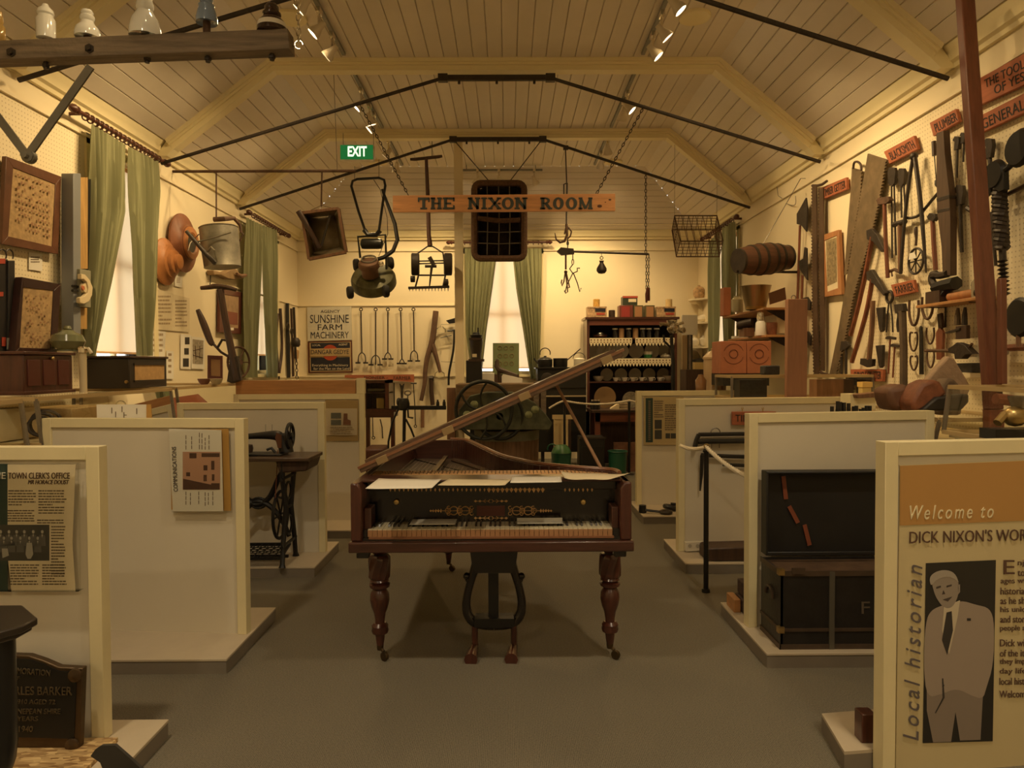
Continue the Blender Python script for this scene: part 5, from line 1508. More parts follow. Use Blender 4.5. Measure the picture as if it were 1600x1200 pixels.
for i, (pts, lb, mm) in enumerate((
  ([(238, 450), (271, 459), (271, 517), (236, 514)], 'map like cream notice on the left wall below the orange timber pattern', paper2),
  ([(271, 460), (296, 466), (296, 519), (271, 517)], 'cream printed notice on the left wall right of the map like one', paper2),
  ([(235, 517), (259, 518), (257, 558), (231, 558)], 'pale receipt on the left wall above the radio cabinet', paper),
  ([(260, 548), (271, 549), (271, 592), (260, 592)], 'narrow paper strip on the left wall beside the radio cabinet', paper),
  ([(273, 428), (285, 431), (284, 449), (273, 447)], 'small caption card under the large round timber pattern', paper))):
 t = thing('wall_notice', lb, 'notice', 'papers on the left wall')
 m = MB();m.poly(LW(0.012), pts, 0.002); obj('sheet', m, mm, t)
 xs = [p[0] for p in pts]; ys = [p[1] for p in pts]
 m = MB();para(m, LW(0.0145), min(xs) + 3, max(ys[:2]) + 3, max(xs) - 3, min(ys[2:]) - 4, 4 if i > 1 else 8); obj('small_print', m, MATS['pale_print'], t)
t = thing('wall_notice', 'white strip with three small black photographs on the left wall', 'notice', 'papers on the left wall')
m = MB();m.poly(LW(0.012), [(282, 522), (299, 524), (298, 577), (282, 576)], 0.002); obj('sheet', m, paper, t)
for r_ in ((289, 527, 296, 538), (288, 544, 295, 554), (286, 560, 295, 573)):
 m = MB();m.poly(LW(0.0145), rect(*r_), 0.001); obj('photograph', m, MATS['photo_black'], t)
t = thing('art_print', 'pencil drawing of a bridge with a white margin on the left wall', 'print')
m = MB();m.poly(LW(0.014), [(299, 526), (320, 528), (319, 577), (299, 576)], 0.002); obj('sheet', m, paper, t)
m = MB();m.poly(LW(0.0165), [(301, 530), (318, 532), (317, 569), (301, 568)], 0.001); obj('drawing', m, mat('pencil_drawing', (0.34, 0.29, 0.21), 0.8, var=0.5, sc_=30), t)
m = MB()
for a, b_ in (((302, 548), (317, 544)), ((302, 555), (317, 559)), ((305, 540), (306, 562)), ((312, 540), (312, 560))): m.path(LW(0.018), [a, b_], 0.004, 4)
obj('pencil_lines', m, MATS['brown_print'], t)
t = wall_frame(LW(0.05), [(344, 450), (379, 457), (377, 522), (343, 519)], [(350, 460), (374, 464), (373, 513), (350, 510)], mat('dark_red_moulding', (0.11, 0.03, 0.018), 0.4), mat('old_print_paper', (0.34, 0.22, 0.12), 0.8, var=0.25, sc_=8), 'red-brown framed print on the left wall behind the plough handle', extra=mat('red_print_block', (0.22, 0.07, 0.04), 0.8), mount=[(355, 486), (372, 489), (372, 508), (354, 506)])
m = MB();m.poly(LW(0.086), rect(359, 512, 365, 516), 0.004); obj('title_plate', m, paper, t)
# watering can hung from an iron bar
BYr = 7.12
t = thing('iron_bar', 'long thin iron bar reaching out from the left wall, carrying the watering can', 'iron bar')
m = MB();m.tube([(XL, BYr, at(280, 268, BYr).z), at(556, 267, BYr)], 0.014, 8); obj('bar', m, rust, t)
m = MB();q = at(527, 268, BYr); m.tube([q, (q.x, BYr - 0.1, ZF - 0.02)], 0.003, 5); obj('wire', m, steel, t)
t = thing('watering_can', 'dull galvanised watering can with a long spout hanging from the iron bar', 'watering can')
s_ = BYr / F
ax = V((0.10, 0.0, -1)).normalized()
o = at(341, 355, BYr)
H = 61 * s_
m = MB();m.lathe([(28 * s_, 0), (29 * s_, 0.006), (28 * s_, 0.012), (28.5 * s_, H * 0.5), (27 * s_, H), (27.5 * s_, H + 0.008), (26 * s_, H + 0.01)], o, ax, 28); obj('body', m, galv, t)
m = MB();m.lathe([(0.0, -0.012), (27 * s_, -0.004), (28 * s_, 0.004)], o, ax, 28); obj('top_cover', m, mat('brown_tin_top', (0.26, 0.19, 0.11), 0.6, 0.3), t)
yf = BYr - 0.22
m = MB();m.tube([at(336, 411, yf + 0.05), at(322, 397, yf), at(306, 378, yf - 0.03), at(291, 361, yf - 0.05)], [0.024, 0.022, 0.019, 0.017], 10); obj('spout', m, mat('dark_tin', (0.07, 0.06, 0.05), 0.5, 0.5), t)
m = MB();m.tube([at(307, 378, yf - 0.03), at(335, 371, yf), at(361, 363, yf + 0.04)], 0.008, 7); obj('spout_stay', m, galv, t)
m = MB();m.tube([at(325, 393, yf + 0.02), at(330, 386, yf - 0.02), at(335, 391, yf - 0.03), at(339, 408, yf + 0.02)], 0.009, 7); obj('handle', m, galv, t)
m = MB();m.tube([at(311, 366, BYr), at(297, 380, BYr - 0.1), at(294, 392, BYr - 0.12)], 0.005, 6); obj('wire_stay', m, steel, t)
t = thing('pulley_hook', 'rusty hook strap and block holding the watering can under the iron bar', 'hook')
m = MB();m.bar(at(338, 268, BYr), at(338, 345, BYr), 0.018, 0.008); obj('strap', m, rust, t)
m = MB();m.tube([at(334, 343, BYr), at(350, 342, BYr), at(366, 341, BYr + 0.15), at(375, 352, BYr + 0.2), at(377, 364, BYr + 0.2)], [0.025, 0.025, 0.02, 0.016, 0.012], 8); obj('curved_arm', m, rust, t)
m = MB();m.path(('y', BYr + 0.2), [(377, 362), (380, 366), (374, 378)], 0.008); obj('hook_tip', m, rust, t)
t = thing('horse_collar', 'pale brown leather collar piece fixed on the left wall below the watering can', 'leather piece')
m = MB();m.poly(LW(0.05), [(328, 422), (345, 426), (362, 419), (368, 424), (371, 431), (381, 428), (384, 431), (379, 434), (362, 437), (352, 436), (340, 430), (329, 430)], 0.08); obj('pad', m, mat('tan_leather', (0.30, 0.19, 0.09), 0.6, var=0.2), t, bev=0.01)
m = MB();m.path(LW(0.12), [(370, 428), (377, 431), (384, 430)], 0.02); obj('wooden_end', m, midwood, t)
m = MB();m.path(LW(0.04), [(329, 430), (328, 449)], 0.006); obj('cord', m, iron, t)
# walking plough on the far left case
PYp = 6.45
t = thing('hand_plough', 'old wheeled hand plough with timber handles standing on the left case', 'plough')
pl = ('y', PYp)
m = MB();m.path(pl, [(314, 450), (328, 449), (336, 447), (356, 449), (369, 453)], [0.018, 0.022, 0.026, 0.022, 0.018], 9); obj('cross_handle', m, darkwood, t)
m = MB();m.path(pl, [(344, 452), (352, 500), (362, 550), (371, 594)], [0.032, 0.03, 0.034, 0.036], 9); obj('beam', m, darkwood, t)
m = MB();m.path(('y', PYp + 0.05), [(309, 484), (318, 505), (329, 535), (333, 538)], [0.02, 0.034, 0.03, 0.022], 9); m.path(('y', PYp + 0.05), [(331, 535), (345, 550), (358, 558)], 0.012); obj('side_handle', m, darkwood, t)
m = MB();m.path(pl, [(340, 543), (347, 531), (358, 533)], 0.012); obj('iron_link', m, iron, t)
q = at(373, 566, PYp + 0.12)
m = MB();m.ring(q, (0.93, -0.35, 0), 0.142, 0.011, 28, 7)
for i in range(3):
 a = PI * i / 3
 d = (V((0.35, 0.93, 0)) * math.cos(a) + V((0, 0, 1)) * math.sin(a)) * 0.14
 m.tube([q - d, q + d], 0.006, 6)
m.lathe([(0.025, -0.03), (0.025, 0.03)], q, (0.93, -0.35, 0), 12); obj('wheel', m, rust, t)
m = MB();m.poly(pl, [(361, 560), (372, 556), (378, 594), (364, 599), (356, 596)], 0.05); obj('share', m, iron, t, bev=0.004)
t = wall_frame(('y', 6.60), [(324, 555), (347, 556), (347, 592), (324, 592)], [(329, 561), (344, 562), (344, 588), (329, 587)], MATS['dark_red_moulding'], mat('amber_print', (0.34, 0.19, 0.075), 0.7), 'small standing frame on the left case beside the plough', th=0.02)
for x, mm, lb, r_ in ((319, mat('red_clay', (0.22, 0.10, 0.06), 0.5), 'red clay bowl on the left case in front of the small frame', 10), (338, mat('pale_bowl', (0.52, 0.43, 0.27), 0.4), 'pale bowl on the left case beside the red clay one', 10)):
 q = at(x, 597, 6.1)
 m = MB();k_ = 6.1 / F
 m.lathe([(r_ * 0.5 * k_, 0), (r_ * 0.8 * k_, 0.02), (r_ * k_, 0.05), (r_ * k_ * 0.93, 0.05), (r_ * 0.6 * k_, 0.02), (0, 0.015)], (q.x, 6.1, 1.347), n=22); obj('bowl', m, mm, None, lb, 'bowl', 'bowls on the left case')
# harness on the far left wall
hw = LW(0.04)
for nm, lb, paths, mm in (
  ('hames', 'dark curved timber hames, leftmost of the harness on the far left wall', [([(434, 490), (431, 530), (433, 560), (436, 585)], 0.02), ([(438, 482), (440, 515), (441, 550), (436, 585)], 0.02)], darkwood),
  ('harness_strap', 'tall dark leather strap with a rounded top in the harness on the far left wall', [([(449, 474), (449, 500), (450, 540), (451, 590)], 0.028)], blk),
  ('harness_strap', 'brown leather strap, third along the harness on the far left wall', [([(455, 482), (456, 510), (457, 545), (458, 588)], 0.018)], darkwood),
  ('harness_chain', 'harness chain with a tin lamp hanging nearest the back corner', [([(459, 480), (460, 505), (461, 535), (462, 560)], 0.02)], iron)):
 t = thing(nm, lb, 'harness', 'harness on the far left wall')
 for pth, r_ in paths:
  m = MB();m.path(hw, pth, r_, 7); obj('strap', m, mm, t)
 x0_, y0_ = paths[0][0][0]
 if nm == 'hames':
  m = MB();chain(m, pt(hw, 436, 575), pt(hw, 436, 592), 0.06, 0.006, 0.016); obj('chain', m, iron, t)
 elif nm == 'harness_chain':
  m = MB();m.lathe([(0.05, 0), (0.07, 0.03), (0.07, 0.1), (0.04, 0.14)], pt(LW(0.09), 462, 542), n=14); obj('tin_lamp', m, iron, t)
  m = MB();m.poly(LW(0.03), [(461, 545), (467, 548), (466, 560), (462, 562)], 0.01); obj('tan_leaf', m, MATS['tan_speaker_cloth'], t)
  m = MB();chain(m, pt(hw, 463, 560), pt(hw, 464, 592), 0.06, 0.006, 0.018); obj('chain', m, iron, t)
 else:
  m = MB();m.ring(pt(LW(0.07), x0_ + 1, y0_ + 36), (1, 0, 0), 0.05, 0.012, 14, 6); obj('buckle', m, iron, t)
# ---------------------------------------------------------------- treadle sewing machine
t = thing('treadle_sewing_machine', 'black treadle sewing machine on a timber table with cast iron legs', 'sewing machine')
SY0, SY1 = 4.93, 5.30
sx1 = -1.395
sx0 = -2.25
m = MB();m.bb((sx0, SY0, 0.832), (sx1, SY1, 0.858)); obj('tabletop', m, mat('worn_dark_table', (0.075, 0.045, 0.026), 0.35, var=0.3, wood='x'), t, bev=0.004)
m = MB();m.prism([(sx1 - 0.005, SY0 + 0.04, 0.832), (sx1 - 0.03, SY0 + 0.04, 0.76), (sx1 - 0.22, SY0 + 0.04, 0.745), (sx1 - 0.25, SY0 + 0.04, 0.832)], (0, 0.30, 0), False); obj('drawer', m, darkwood, t, bev=0.01)
mech = mat('black_cast_iron', (0.014, 0.013, 0.012), 0.45, 0.2)
for sx, s in ((-1.60, 1), (-2.12, -1)):
 xx = sx
 m = MB()
 for y, dy in ((SY0 + 0.06, -0.03), (SY1 - 0.06, 0.03)):
  m.tube([(xx, y, 0.832), (xx, y + dy * 0.2, 0.70), (xx, (SY0 + SY1) / 2 + (y - (SY0 + SY1) / 2) * 0.45, 0.48), (xx, y + dy * 0.2, 0.24), (xx, y + dy, 0.10), (xx, y + dy * 1.3, PZ)], [0.022, 0.018, 0.02, 0.018, 0.018, 0.026], 8)
 for z, w_ in ((0.70, 0.17), (0.48, 0.07), (0.22, 0.17)): m.tube([(xx, (SY0 + SY1) / 2 - w_, z), (xx, (SY0 + SY1) / 2 + w_, z)], 0.012, 7)
 m.ring((xx, (SY0 + SY1) / 2, 0.60), (1, 0, 0), 0.06, 0.009, 16, 6); m.ring((xx, (SY0 + SY1) / 2, 0.35), (1, 0, 0), 0.07, 0.009, 16, 6)
 obj('leg', m, mech, t)
pl = ('y', 5.2)
m = MB()
for s in (1, -1):
 f = lambda x: 418 + s * (x - 418) if s == 1 else 836 - 418 - (x - 418)
pth1 = [(450, 728), (437, 742), (428, 765), (420, 780), (404, 789), (392, 786), (380, 770), (366, 745)]
pth2 = [(452, 838), (444, 818), (432, 800), (418, 787), (400, 781), (384, 795), (370, 815)]
for pth in (pth1, pth2): m.path(pl, pth, [0.016] + [0.02] * (len(pth) - 2) + [0.016], 8)
m.ring(pt(pl, 404, 786), (0, 1, 0), 0.035, 0.012, 16, 7, sq=(1.5, 1)); m.path(pl, [(428, 775), (440, 778), (446, 766)], 0.01)
obj('back_brace', m, mech, t)
m = MB();m.ring((-1.66, 5.12, 0.42), (1, 0, 0), 0.17, 0.012, 28, 7)
for i in range(3):
 a = PI * i / 3; d = V((0, math.cos(a), math.sin(a))) * 0.17
 m.tube([V((-1.66, 5.12, 0.42)) - d, V((-1.66, 5.12, 0.42)) + d], 0.007, 6)
obj('flywheel', m, mech, t)
m = MB();m.tube([(-1.66, 4.99, 0.46), (-1.66, 5.08, 0.9)], 0.003, 5); obj('drive_belt', m, redwood, t)
m = MB()
tp = lambda u, v: V((-2.02 + 0.40 * u, 4.98 + 0.22 * v, 0.135 + 0.05 * v))
for i in range(9):
 f = i / 8
 m.bar(tp(f, 0), tp(max(0, f - 0.0), 1), 0.006); m.bar(tp(0, f), tp(1, f), 0.006)
 m.bar(tp(f, 0), tp(min(1, f + 0.4), min(1, (1 - f) / 0.4 if f > 0.6 else 1)), 0.005)
for a, b_ in (((0, 0), (1, 0)), ((1, 0), (1, 1)), ((1, 1), (0, 1)), ((0, 1), (0, 0))): m.bar(tp(*a), tp(*b_), 0.016)
obj('treadle', m, mech, t)
m = MB();m.bar((-2.12, 5.1, 0.12), (-1.60, 5.1, 0.12), 0.02); obj('cross_bar', m, mech, t)
head = thing('tmp', None, None); D.objects.remove(head)
hy = 5.12
pl = ('y', hy)
m = MB();m.bb((-2.02, hy - 0.09, 0.858), (-1.62, hy + 0.09, 0.872)); obj('machine_bed', m, mech, t, bev=0.004)
m = MB()
m.path(pl, [(447, 704), (443, 694), (438, 683), (431, 680), (418, 680), (400, 681), (386, 682), (370, 684), (362, 690)], [0.05, 0.042, 0.04, 0.036, 0.029, 0.023, 0.02, 0.022, 0.024], 12)
m.path(pl, [(448, 706), (448, 690), (446, 680)], [0.05, 0.036, 0.026], 12)
m.path(pl, [(362, 690), (362, 702)], [0.024, 0.018])
obj('machine_head', m, mech, t)
m = MB();m.poly(('y', hy - 0.043), [(432, 676), (440, 680), (440, 700), (434, 700), (430, 684)], 0.003); obj('gilt_decal', m, mat('faded_decal', (0.12, 0.045, 0.02), 0.4), t)
q = at(453, 681, hy); q.y = hy
m = MB();m.ring(q, (1, 0, 0), 0.088, 0.012, 28, 8)
for i in range(3):
 a = PI * i / 3 + 0.3; d = V((0, math.cos(a), math.sin(a))) * 0.085
 m.tube([q - d, q + d], 0.006, 6)
m.lathe([(0.022, -0.06), (0.022, 0.02), (0, 0.022)], q, (1, 0, 0), 14); obj('hand_wheel', m, mech, t)
for x in (415, 425):
 m = MB();m.path(pl, [(x, 676), (x, 663)], 0.002, 5); obj('spool_pin', m, steel, t)
m = MB();m.path(('y', hy - 0.06), [(417, 703), (424, 700), (430, 707)], 0.01, 7); obj('bobbin_winder', m, mech, t)
m = MB();m.lathe([(0.03, 0), (0.035, 0.03), (0.03, 0.055), (0, 0.06)], at(388, 707, 5.02), n=14); obj('thread_pot', m, mat('dark_pot', (0.04, 0.025, 0.02), 0.4), None, 'small dark round pot on the sewing machine table', 'pot')
# ---------------------------------------------------------------- hanging signs
SYd = 6.78
t = thing('hanging_sign', 'long pine sign lettered THE NIXON ROOM hanging from the tie rod on chains', 'sign')
pl = ('y', SYd)
m = MB();m.poly(pl, [(614, 306), (961, 303), (961, 330), (614, 332)], 0.028); obj('board', m, mat('knotty_pine', (0.62, 0.31, 0.14), 0.5, var=0.2, wood='x'), t, bev=0.003)
m = MB();fz = SYd - 0.0155
for x, y, r_ in ((937, 322, 0.018), (953, 312, 0.011), (946, 316, 0.006), (780, 318, 0.012)): m.ball(pt(('y', fz), x, y), (r_ * 1.3, 0.001, r_ * 0.8), 10)
obj('knots', m, mat('pine_knot', (0.10, 0.04, 0.02), 0.6), t)
# slab serif capitals built from strokes: (x0, y0, x1, y1) in letter boxes, S = half serif
GL = {'T': (['v.5'], [('h', 0, 1, 1)], [(.5, 0)], [('tick', 0, 1), ('tick', 1, 1)]),
      }
def slab_letter(m, ch, x0, x1, y0, y1, pl, th):
 P_ = lambda u, v: pt(pl, x0 + (x1 - x0) * u, y1 - (y1 - y0) * v)
 W_ = (P_(1, 0) - P_(0, 0)).length
 H_ = (P_(0, 1) - P_(0, 0)).length
 sw = 0.26 * H_
 def stroke(a, b, w_=sw): m.bar(P_(*a), P_(*b), w_, th, (0, 1, 0)) if False else m.prism(quad(P_(*a), P_(*b), w_), (0, th, 0))
 def quad(a, b, w_):
  d = (b - a).normalized()
  n = V((-d.z, 0, d.x)) * w_ / 2
  return [a - n, b - n, b + n, a + n]
 def serif(u, v, w_=0.42): stroke((u - w_ / 2, 0.07 if v == 0 else 0.93), (u + w_ / 2, 0.07 if v == 0 else 0.93), 0.14 * H_)
 if ch == 'T':
  stroke((.5, 0), (.5, 1)); stroke((0, .9), (1, .9), .2 * H_); serif(.5, 0, .6); stroke((.06, 1), (.06, .62), .13 * H_); stroke((.94, 1), (.94, .62), .13 * H_)
 if ch in 'HN':
  for u in (.2, .8): stroke((u, 0), (u, 1))
  for u, v in ((.2, 0), (.2, 1), (.8, 0), (.8, 1)):
   if not (ch == 'N' and (u, v) == (.8, 0)): serif(u, v)
  stroke(*(((.2, .5), (.8, .5), .14 * H_) if ch == 'H' else ((.16, .97), (.84, .05), .24 * H_)))
 if ch == 'E':
  stroke((.22, 0), (.22, 1)); serif(.2, 0); serif(.2, 1)
  for v in (.08, .92): stroke((.2, v), (1, v), .16 * H_)
  stroke((.2, .5), (.72, .5), .14 * H_); stroke((.95, 0), (.95, .34), .13 * H_); stroke((.95, 1), (.95, .68), .13 * H_)
 if ch == 'I':
  stroke((.5, 0), (.5, 1)); serif(.5, 0, 1); serif(.5, 1, 1)
 if ch == 'X':
  stroke((.15, .95), (.85, .05), .25 * H_); stroke((.85, .95), (.15, .05), .17 * H_)
  for u in (.16, .84): serif(u, 0, .36); serif(u, 1, .36)
 if ch == 'M':
  stroke((.14, 0), (.14, 1), .16 * H_); stroke((.84, 0), (.84, 1)); stroke((.14, .97), (.5, .05), .22 * H_); stroke((.84, .97), (.5, .05), .14 * H_)
  serif(.14, 0, .3); serif(.14, 1, .28); serif(.84, 0, .34); serif(.84, 1, .3)
 if ch == 'O':
  n = 20
  c, a, b_ = P_(.5, .5), W_ / 2, H_ / 2 * 1.03
  for i in range(n):
   t0, t1 = 2 * PI * i / n, 2 * PI * (i + 1) / n
   m.prism([c + V((a * math.cos(t0), 0, b_ * math.sin(t0))), c + V((a * math.cos(t1), 0, b_ * math.sin(t1))), c + V(((a - sw * 1.1) * math.cos(t1), 0, (b_ - sw * .62) * math.sin(t1))), c + V(((a - sw * 1.1) * math.cos(t0), 0, (b_ - sw * .62) * math.sin(t0)))], (0, th, 0))
 if ch == 'R':
  stroke((.24, 0), (.24, 1)); serif(.22, 0, .46); serif(.2, 1, .4)
  n = 8
  for i in range(n):
   t0, t1 = -PI / 2 + PI * i / n, -PI / 2 + PI * (i + 1) / n
   q = [P_(.48 + .38 * math.cos(a_), .73 + .26 * math.sin(a_)) for a_ in (t0, t1)] + [P_(.48 + .14 * math.cos(a_), .73 + .13 * math.sin(a_)) for a_ in (t1, t0)]
   m.prism(q, (0, th, 0))
  stroke((.24, .94), (.5, .94), .12 * H_); stroke((.24, .5), (.5, .5), .12 * H_); stroke((.5, .5), (.86, .05), .24 * H_); serif(.9, 0, .3)
letter_m = mat('grey_green_letter_paint', (0.055, 0.068, 0.07), 0.6)
for word, xs in (('THE', (653, 671, 673, 690, 692, 710)), ('NIXON', (731, 750, 752, 761, 763, 783, 784, 803, 804, 824)), ('ROOM', (844, 862, 864, 881, 884, 902, 904, 926))):
 m = MB()
 for i, ch in enumerate(word):
  slab_letter(m, ch, xs[2 * i], xs[2 * i + 1], 308.5, 327, ('y', SYd - 0.0165), 0.004)
 obj('lettering', m, letter_m, t)
for (xa, ya, xb, yb, lb) in ((562, 163, 638, 305, 'left'), (1007, 165, 932, 303, 'right')):
 m = MB();a, b_ = at(xa, ya, SYd), at(xb, yb, SYd)
 chain(m, a, b_, 0.045, 0.004, 0.010); obj('chain', m, iron, t)
EY = 8.55
t = thing('exit_sign', 'lit green EXIT sign hanging below the ceiling rib', 'exit sign')
a, b_ = at(531, 226, EY), at(583, 250, EY)
m = MB();m.bb((a.x, EY, b_.z - 0.012), (b_.x + 0.01, EY + 0.07, a.z)); obj('case', m, MATS['white_plastic'], t, bev=0.004)
m = MB();m.bb((a.x + 0.006, EY - 0.004, b_.z + 0.008), (b_.x, EY, a.z - 0.006)); obj('green_face', m, emis('exit_green', (0.008, 0.13, 0.03), 0.9), t)
text('EXIT', (at(541, 0, EY).x, EY - 0.005, at(0, 246, EY).z), (at(571, 0, EY).x, EY - 0.005, at(0, 246, EY).z), (at(541, 0, EY).x, EY - 0.005, at(0, 230, EY).z), emis('exit_white', (0.75, 0.9, 0.7), 1.3), t, bold=0.03)
m = MB()
for x in (533, 581): m.tube([(at(x, 0, EY).x, EY + 0.03, a.z), (at(x, 0, EY).x, EY + 0.03, 4.31)], 0.004, 5)
obj('hanger', m, steel, t)
# ---------------------------------------------------------------- things hung from the bars
HY = 8.66
t = thing('winnowing_box', 'brown framed trapezoid tin hopper hanging tilted from the iron bar', 'hopper')
pl = ('y', 7.3)
out = [(472, 333), (529, 326), (541, 394), (483, 405)]
m = MB()
for i in range(4): m.bar(pt(('y', 7.22), *out[i]), pt(('y', 7.22), *out[(i + 1) % 4]), 0.035, 0.03)
obj('rim', m, midwood, t, bev=0.003)
m = MB();A = [pt(('y', 7.23), *p) for p in out]; B_ = [pt(('y', 7.45), *p) for p in ((482, 341), (523, 337), (532, 386), (490, 394))]
for i in range(4): m.add([A[i], A[(i + 1) % 4], B_[(i + 1) % 4], B_[i]], [(0, 1, 2, 3)])
m.add(B_, [(0, 1, 2, 3)]); o = obj('pan', m, mat('brown_olive_tin', (0.34, 0.27, 0.16), 0.5, 0.3, var=0.3), t); sm = o.modifiers.new('thick', 'SOLIDIFY'); sm.thickness = 0.006
m = MB();m.tube([pt(('y', 7.17), 466, 330), pt(('y', 7.2), 484, 360), pt(('y', 7.24), 500, 388)], 0.028, 10); obj('handle_pole', m, darkwood, t)
m = MB();m.tube([pt(('y', 7.25), 516, 336), pt(('y', 7.25), 502, 385)], 0.012, 6); obj('brace', m, MATS['dark_tin'], t)
m = MB();a = at(503, 268, BYr); m.tube([a, pt(('y', 7.2), 502, 323)], 0.008, 6); m.tube([pt(('y', 7.2), 502, 321), pt(('y', 7.22), 476, 333)], 0.003, 5); m.tube([pt(('y', 7.2), 502, 321), pt(('y', 7.22), 527, 327)], 0.003, 5); obj('hanger', m, rust, t)
t = thing('rotary_mower', 'old petrol rotary lawn mower hanging by its handle from the far tie rod', 'lawn mower')
g_ = lambda x, y, d=0.0: at(x, y, HY + d)
m = MB();m.tube([g_(571, 362), g_(560, 330), g_(549, 291), g_(551, 283), g_(558, 280), g_(592, 278), g_(600, 281), g_(602, 290), g_(597, 325), g_(592, 362)], 0.016, 9); obj('handle_bar', m, black, t)
m = MB();m.tube([g_(569, 359), g_(575, 367), g_(588, 367), g_(594, 360)], 0.03, 8); obj('handle_yoke', m, black, t)
m = MB();m.tube([g_(563, 403), g_(559, 370), g_(602, 367), g_(604, 420)], 0.015, 8); obj('lower_frame', m, black, t)
m = MB();m.lathe([(0.02, 0), (0.06, 0.02), (0.065, 0.05), (0.065, 0.22), (0.06, 0.26), (0.02, 0.28)], g_(563, 381), (1, 0, 0), 16); obj('fuel_tank', m, mat('black_tank', (0.02, 0.02, 0.018), 0.3), t)
dk = (-0.15, -0.85, 0.45)
m = MB();o = g_(583, 434, -0.02)
m.lathe([(0.262, -0.10), (0.275, -0.09), (0.272, -0.01), (0.25, 0.03), (0.19, 0.055), (0.0, 0.06)], o, (0.0, -0.72, 0.69), 32); obj('cutter_deck', m, mat('worn_green_deck', (0.12, 0.115, 0.055), 0.5, 0.2, var=0.5, sc_=7), t)
m = MB();o2 = g_(577, 417, -0.20); m.lathe([(0.10, -0.12), (0.10, -0.01), (0.125, 0.0), (0.125, 0.05), (0.11, 0.07), (0.05, 0.08), (0, 0.08)], o2, (0.0, -0.6, 0.8), 22); obj('engine', m, mat('brown_engine', (0.17, 0.09, 0.05), 0.5, 0.3, var=0.3), t)
m = MB();m.ring(o2 + V((0, -0.02, 0.09)), (0, -0.6, 0.8), 0.085, 0.012, 20, 6); obj('starter_ring', m, steel, t)
for x, y, d, rr in ((557, 414, 0.15, 0.078), (610, 411, 0.15, 0.078), (547, 457, -0.25, 0.075), (603, 455, -0.25, 0.075)):
 m = MB();m.lathe([(0.02, -0.035), (rr * 0.8, -0.035), (rr, -0.02), (rr, 0.02), (rr * 0.8, 0.035), (0.02, 0.035)], g_(x, y, d), (0.9, 0.35, 0.1), 20); obj('wheel', m, rubber, t)
m = MB();m.tube([g_(597, 296, -0.02), g_(606, 320, -0.05), g_(617, 350, -0.08), g_(621, 375, -0.1), g_(614, 392, -0.12), g_(600, 402, -0.14), g_(590, 405, -0.15)], [0.016, 0.02, 0.024, 0.026, 0.026, 0.026, 0.024], 9); obj('intake_hose', m, black, t)
m = MB();m.tube([g_(584, 281, -0.02), g_(594, 296, -0.03), g_(605, 340, -0.03), g_(606, 365, -0.03), g_(592, 400, -0.1)], 0.004, 5); obj('throttle_cable', m, iron, t)
m = MB()
for x, y in ((554, 260), (592, 249)): m.tube([g_(x, y), g_(x, 281)], 0.004, 5)
obj('hanger', m, steel, t)
m = MB();m.lathe([(0.03, 0), (0.035, 0.02), (0.03, 0.04), (0, 0.045)], g_(596, 413, -0.2), (0, -1, 0), 12); obj('spark_cover', m, chrome, t)
t = thing('push_cultivator', 'wheeled hand cultivator with a row of tines hanging by its T handle', 'cultivator')
m = MB();m.tube([g_(641, 249), g_(648, 249), g_(685, 245), g_(691, 244)], [0.016, 0.02, 0.02, 0.016], 9); obj('cross_handle', m, darkwood, t)
m = MB();m.tube([g_(666, 248), g_(669, 320), g_(670, 367), g_(672, 384)], [0.02, 0.025, 0.026, 0.032], 9); obj('shaft', m, mat('reddish_shaft', (0.10, 0.045, 0.03), 0.5), t)
m = MB();m.tube([g_(651, 397), g_(668, 385), g_(676, 385), g_(692, 395), g_(694, 410)], 0.009, 7); obj('fork', m, iron, t)
for x in (649, 700):
 m = MB();m.lathe([(0.02, -0.05), (0.12, -0.05), (0.137, -0.04), (0.137, 0.04), (0.12, 0.05), (0.02, 0.05)], g_(x, 413), (1, 0.12, 0), 26); obj('wheel', m, iron, t)
for x, y in ((645, 436), (697, 441)):
 m = MB();m.lathe([(0.01, -0.03), (0.04, -0.025), (0.04, 0.025), (0.01, 0.03)], g_(x, y), (1, 0, 0), 14); obj('roller', m, iron, t)
m = MB()
for y in (408, 412): m.tube([g_(652, y), g_(698, y - 1)], 0.009, 7)
m.tube([g_(653, 430), g_(696, 430)], 0.011, 7); m.tube([g_(654, 430), g_(649, 449)], 0.011, 7); m.tube([g_(696, 430), g_(692, 449)], 0.011, 7); m.tube([g_(675, 414), g_(671, 448)], [0.018, 0.008], 7); m.bar(g_(671, 402), g_(678, 414), 0.05); m.tube([g_(664, 416), g_(682, 416)], 0.018, 7)
obj('frame', m, iron, t)
m = MB();m.bar(g_(638, 450), g_(702, 448), 0.03)
for i in range(13):
 x = 640 + i * 5
 m.tube([g_(x, 449), g_(x, 455)], [0.008, 0.003], 5)
obj('tine_bar', m, iron, t)
m = MB();m.tube([g_(675, 221), g_(675, 246)], 0.005, 5); obj('hanger', m, steel, t)
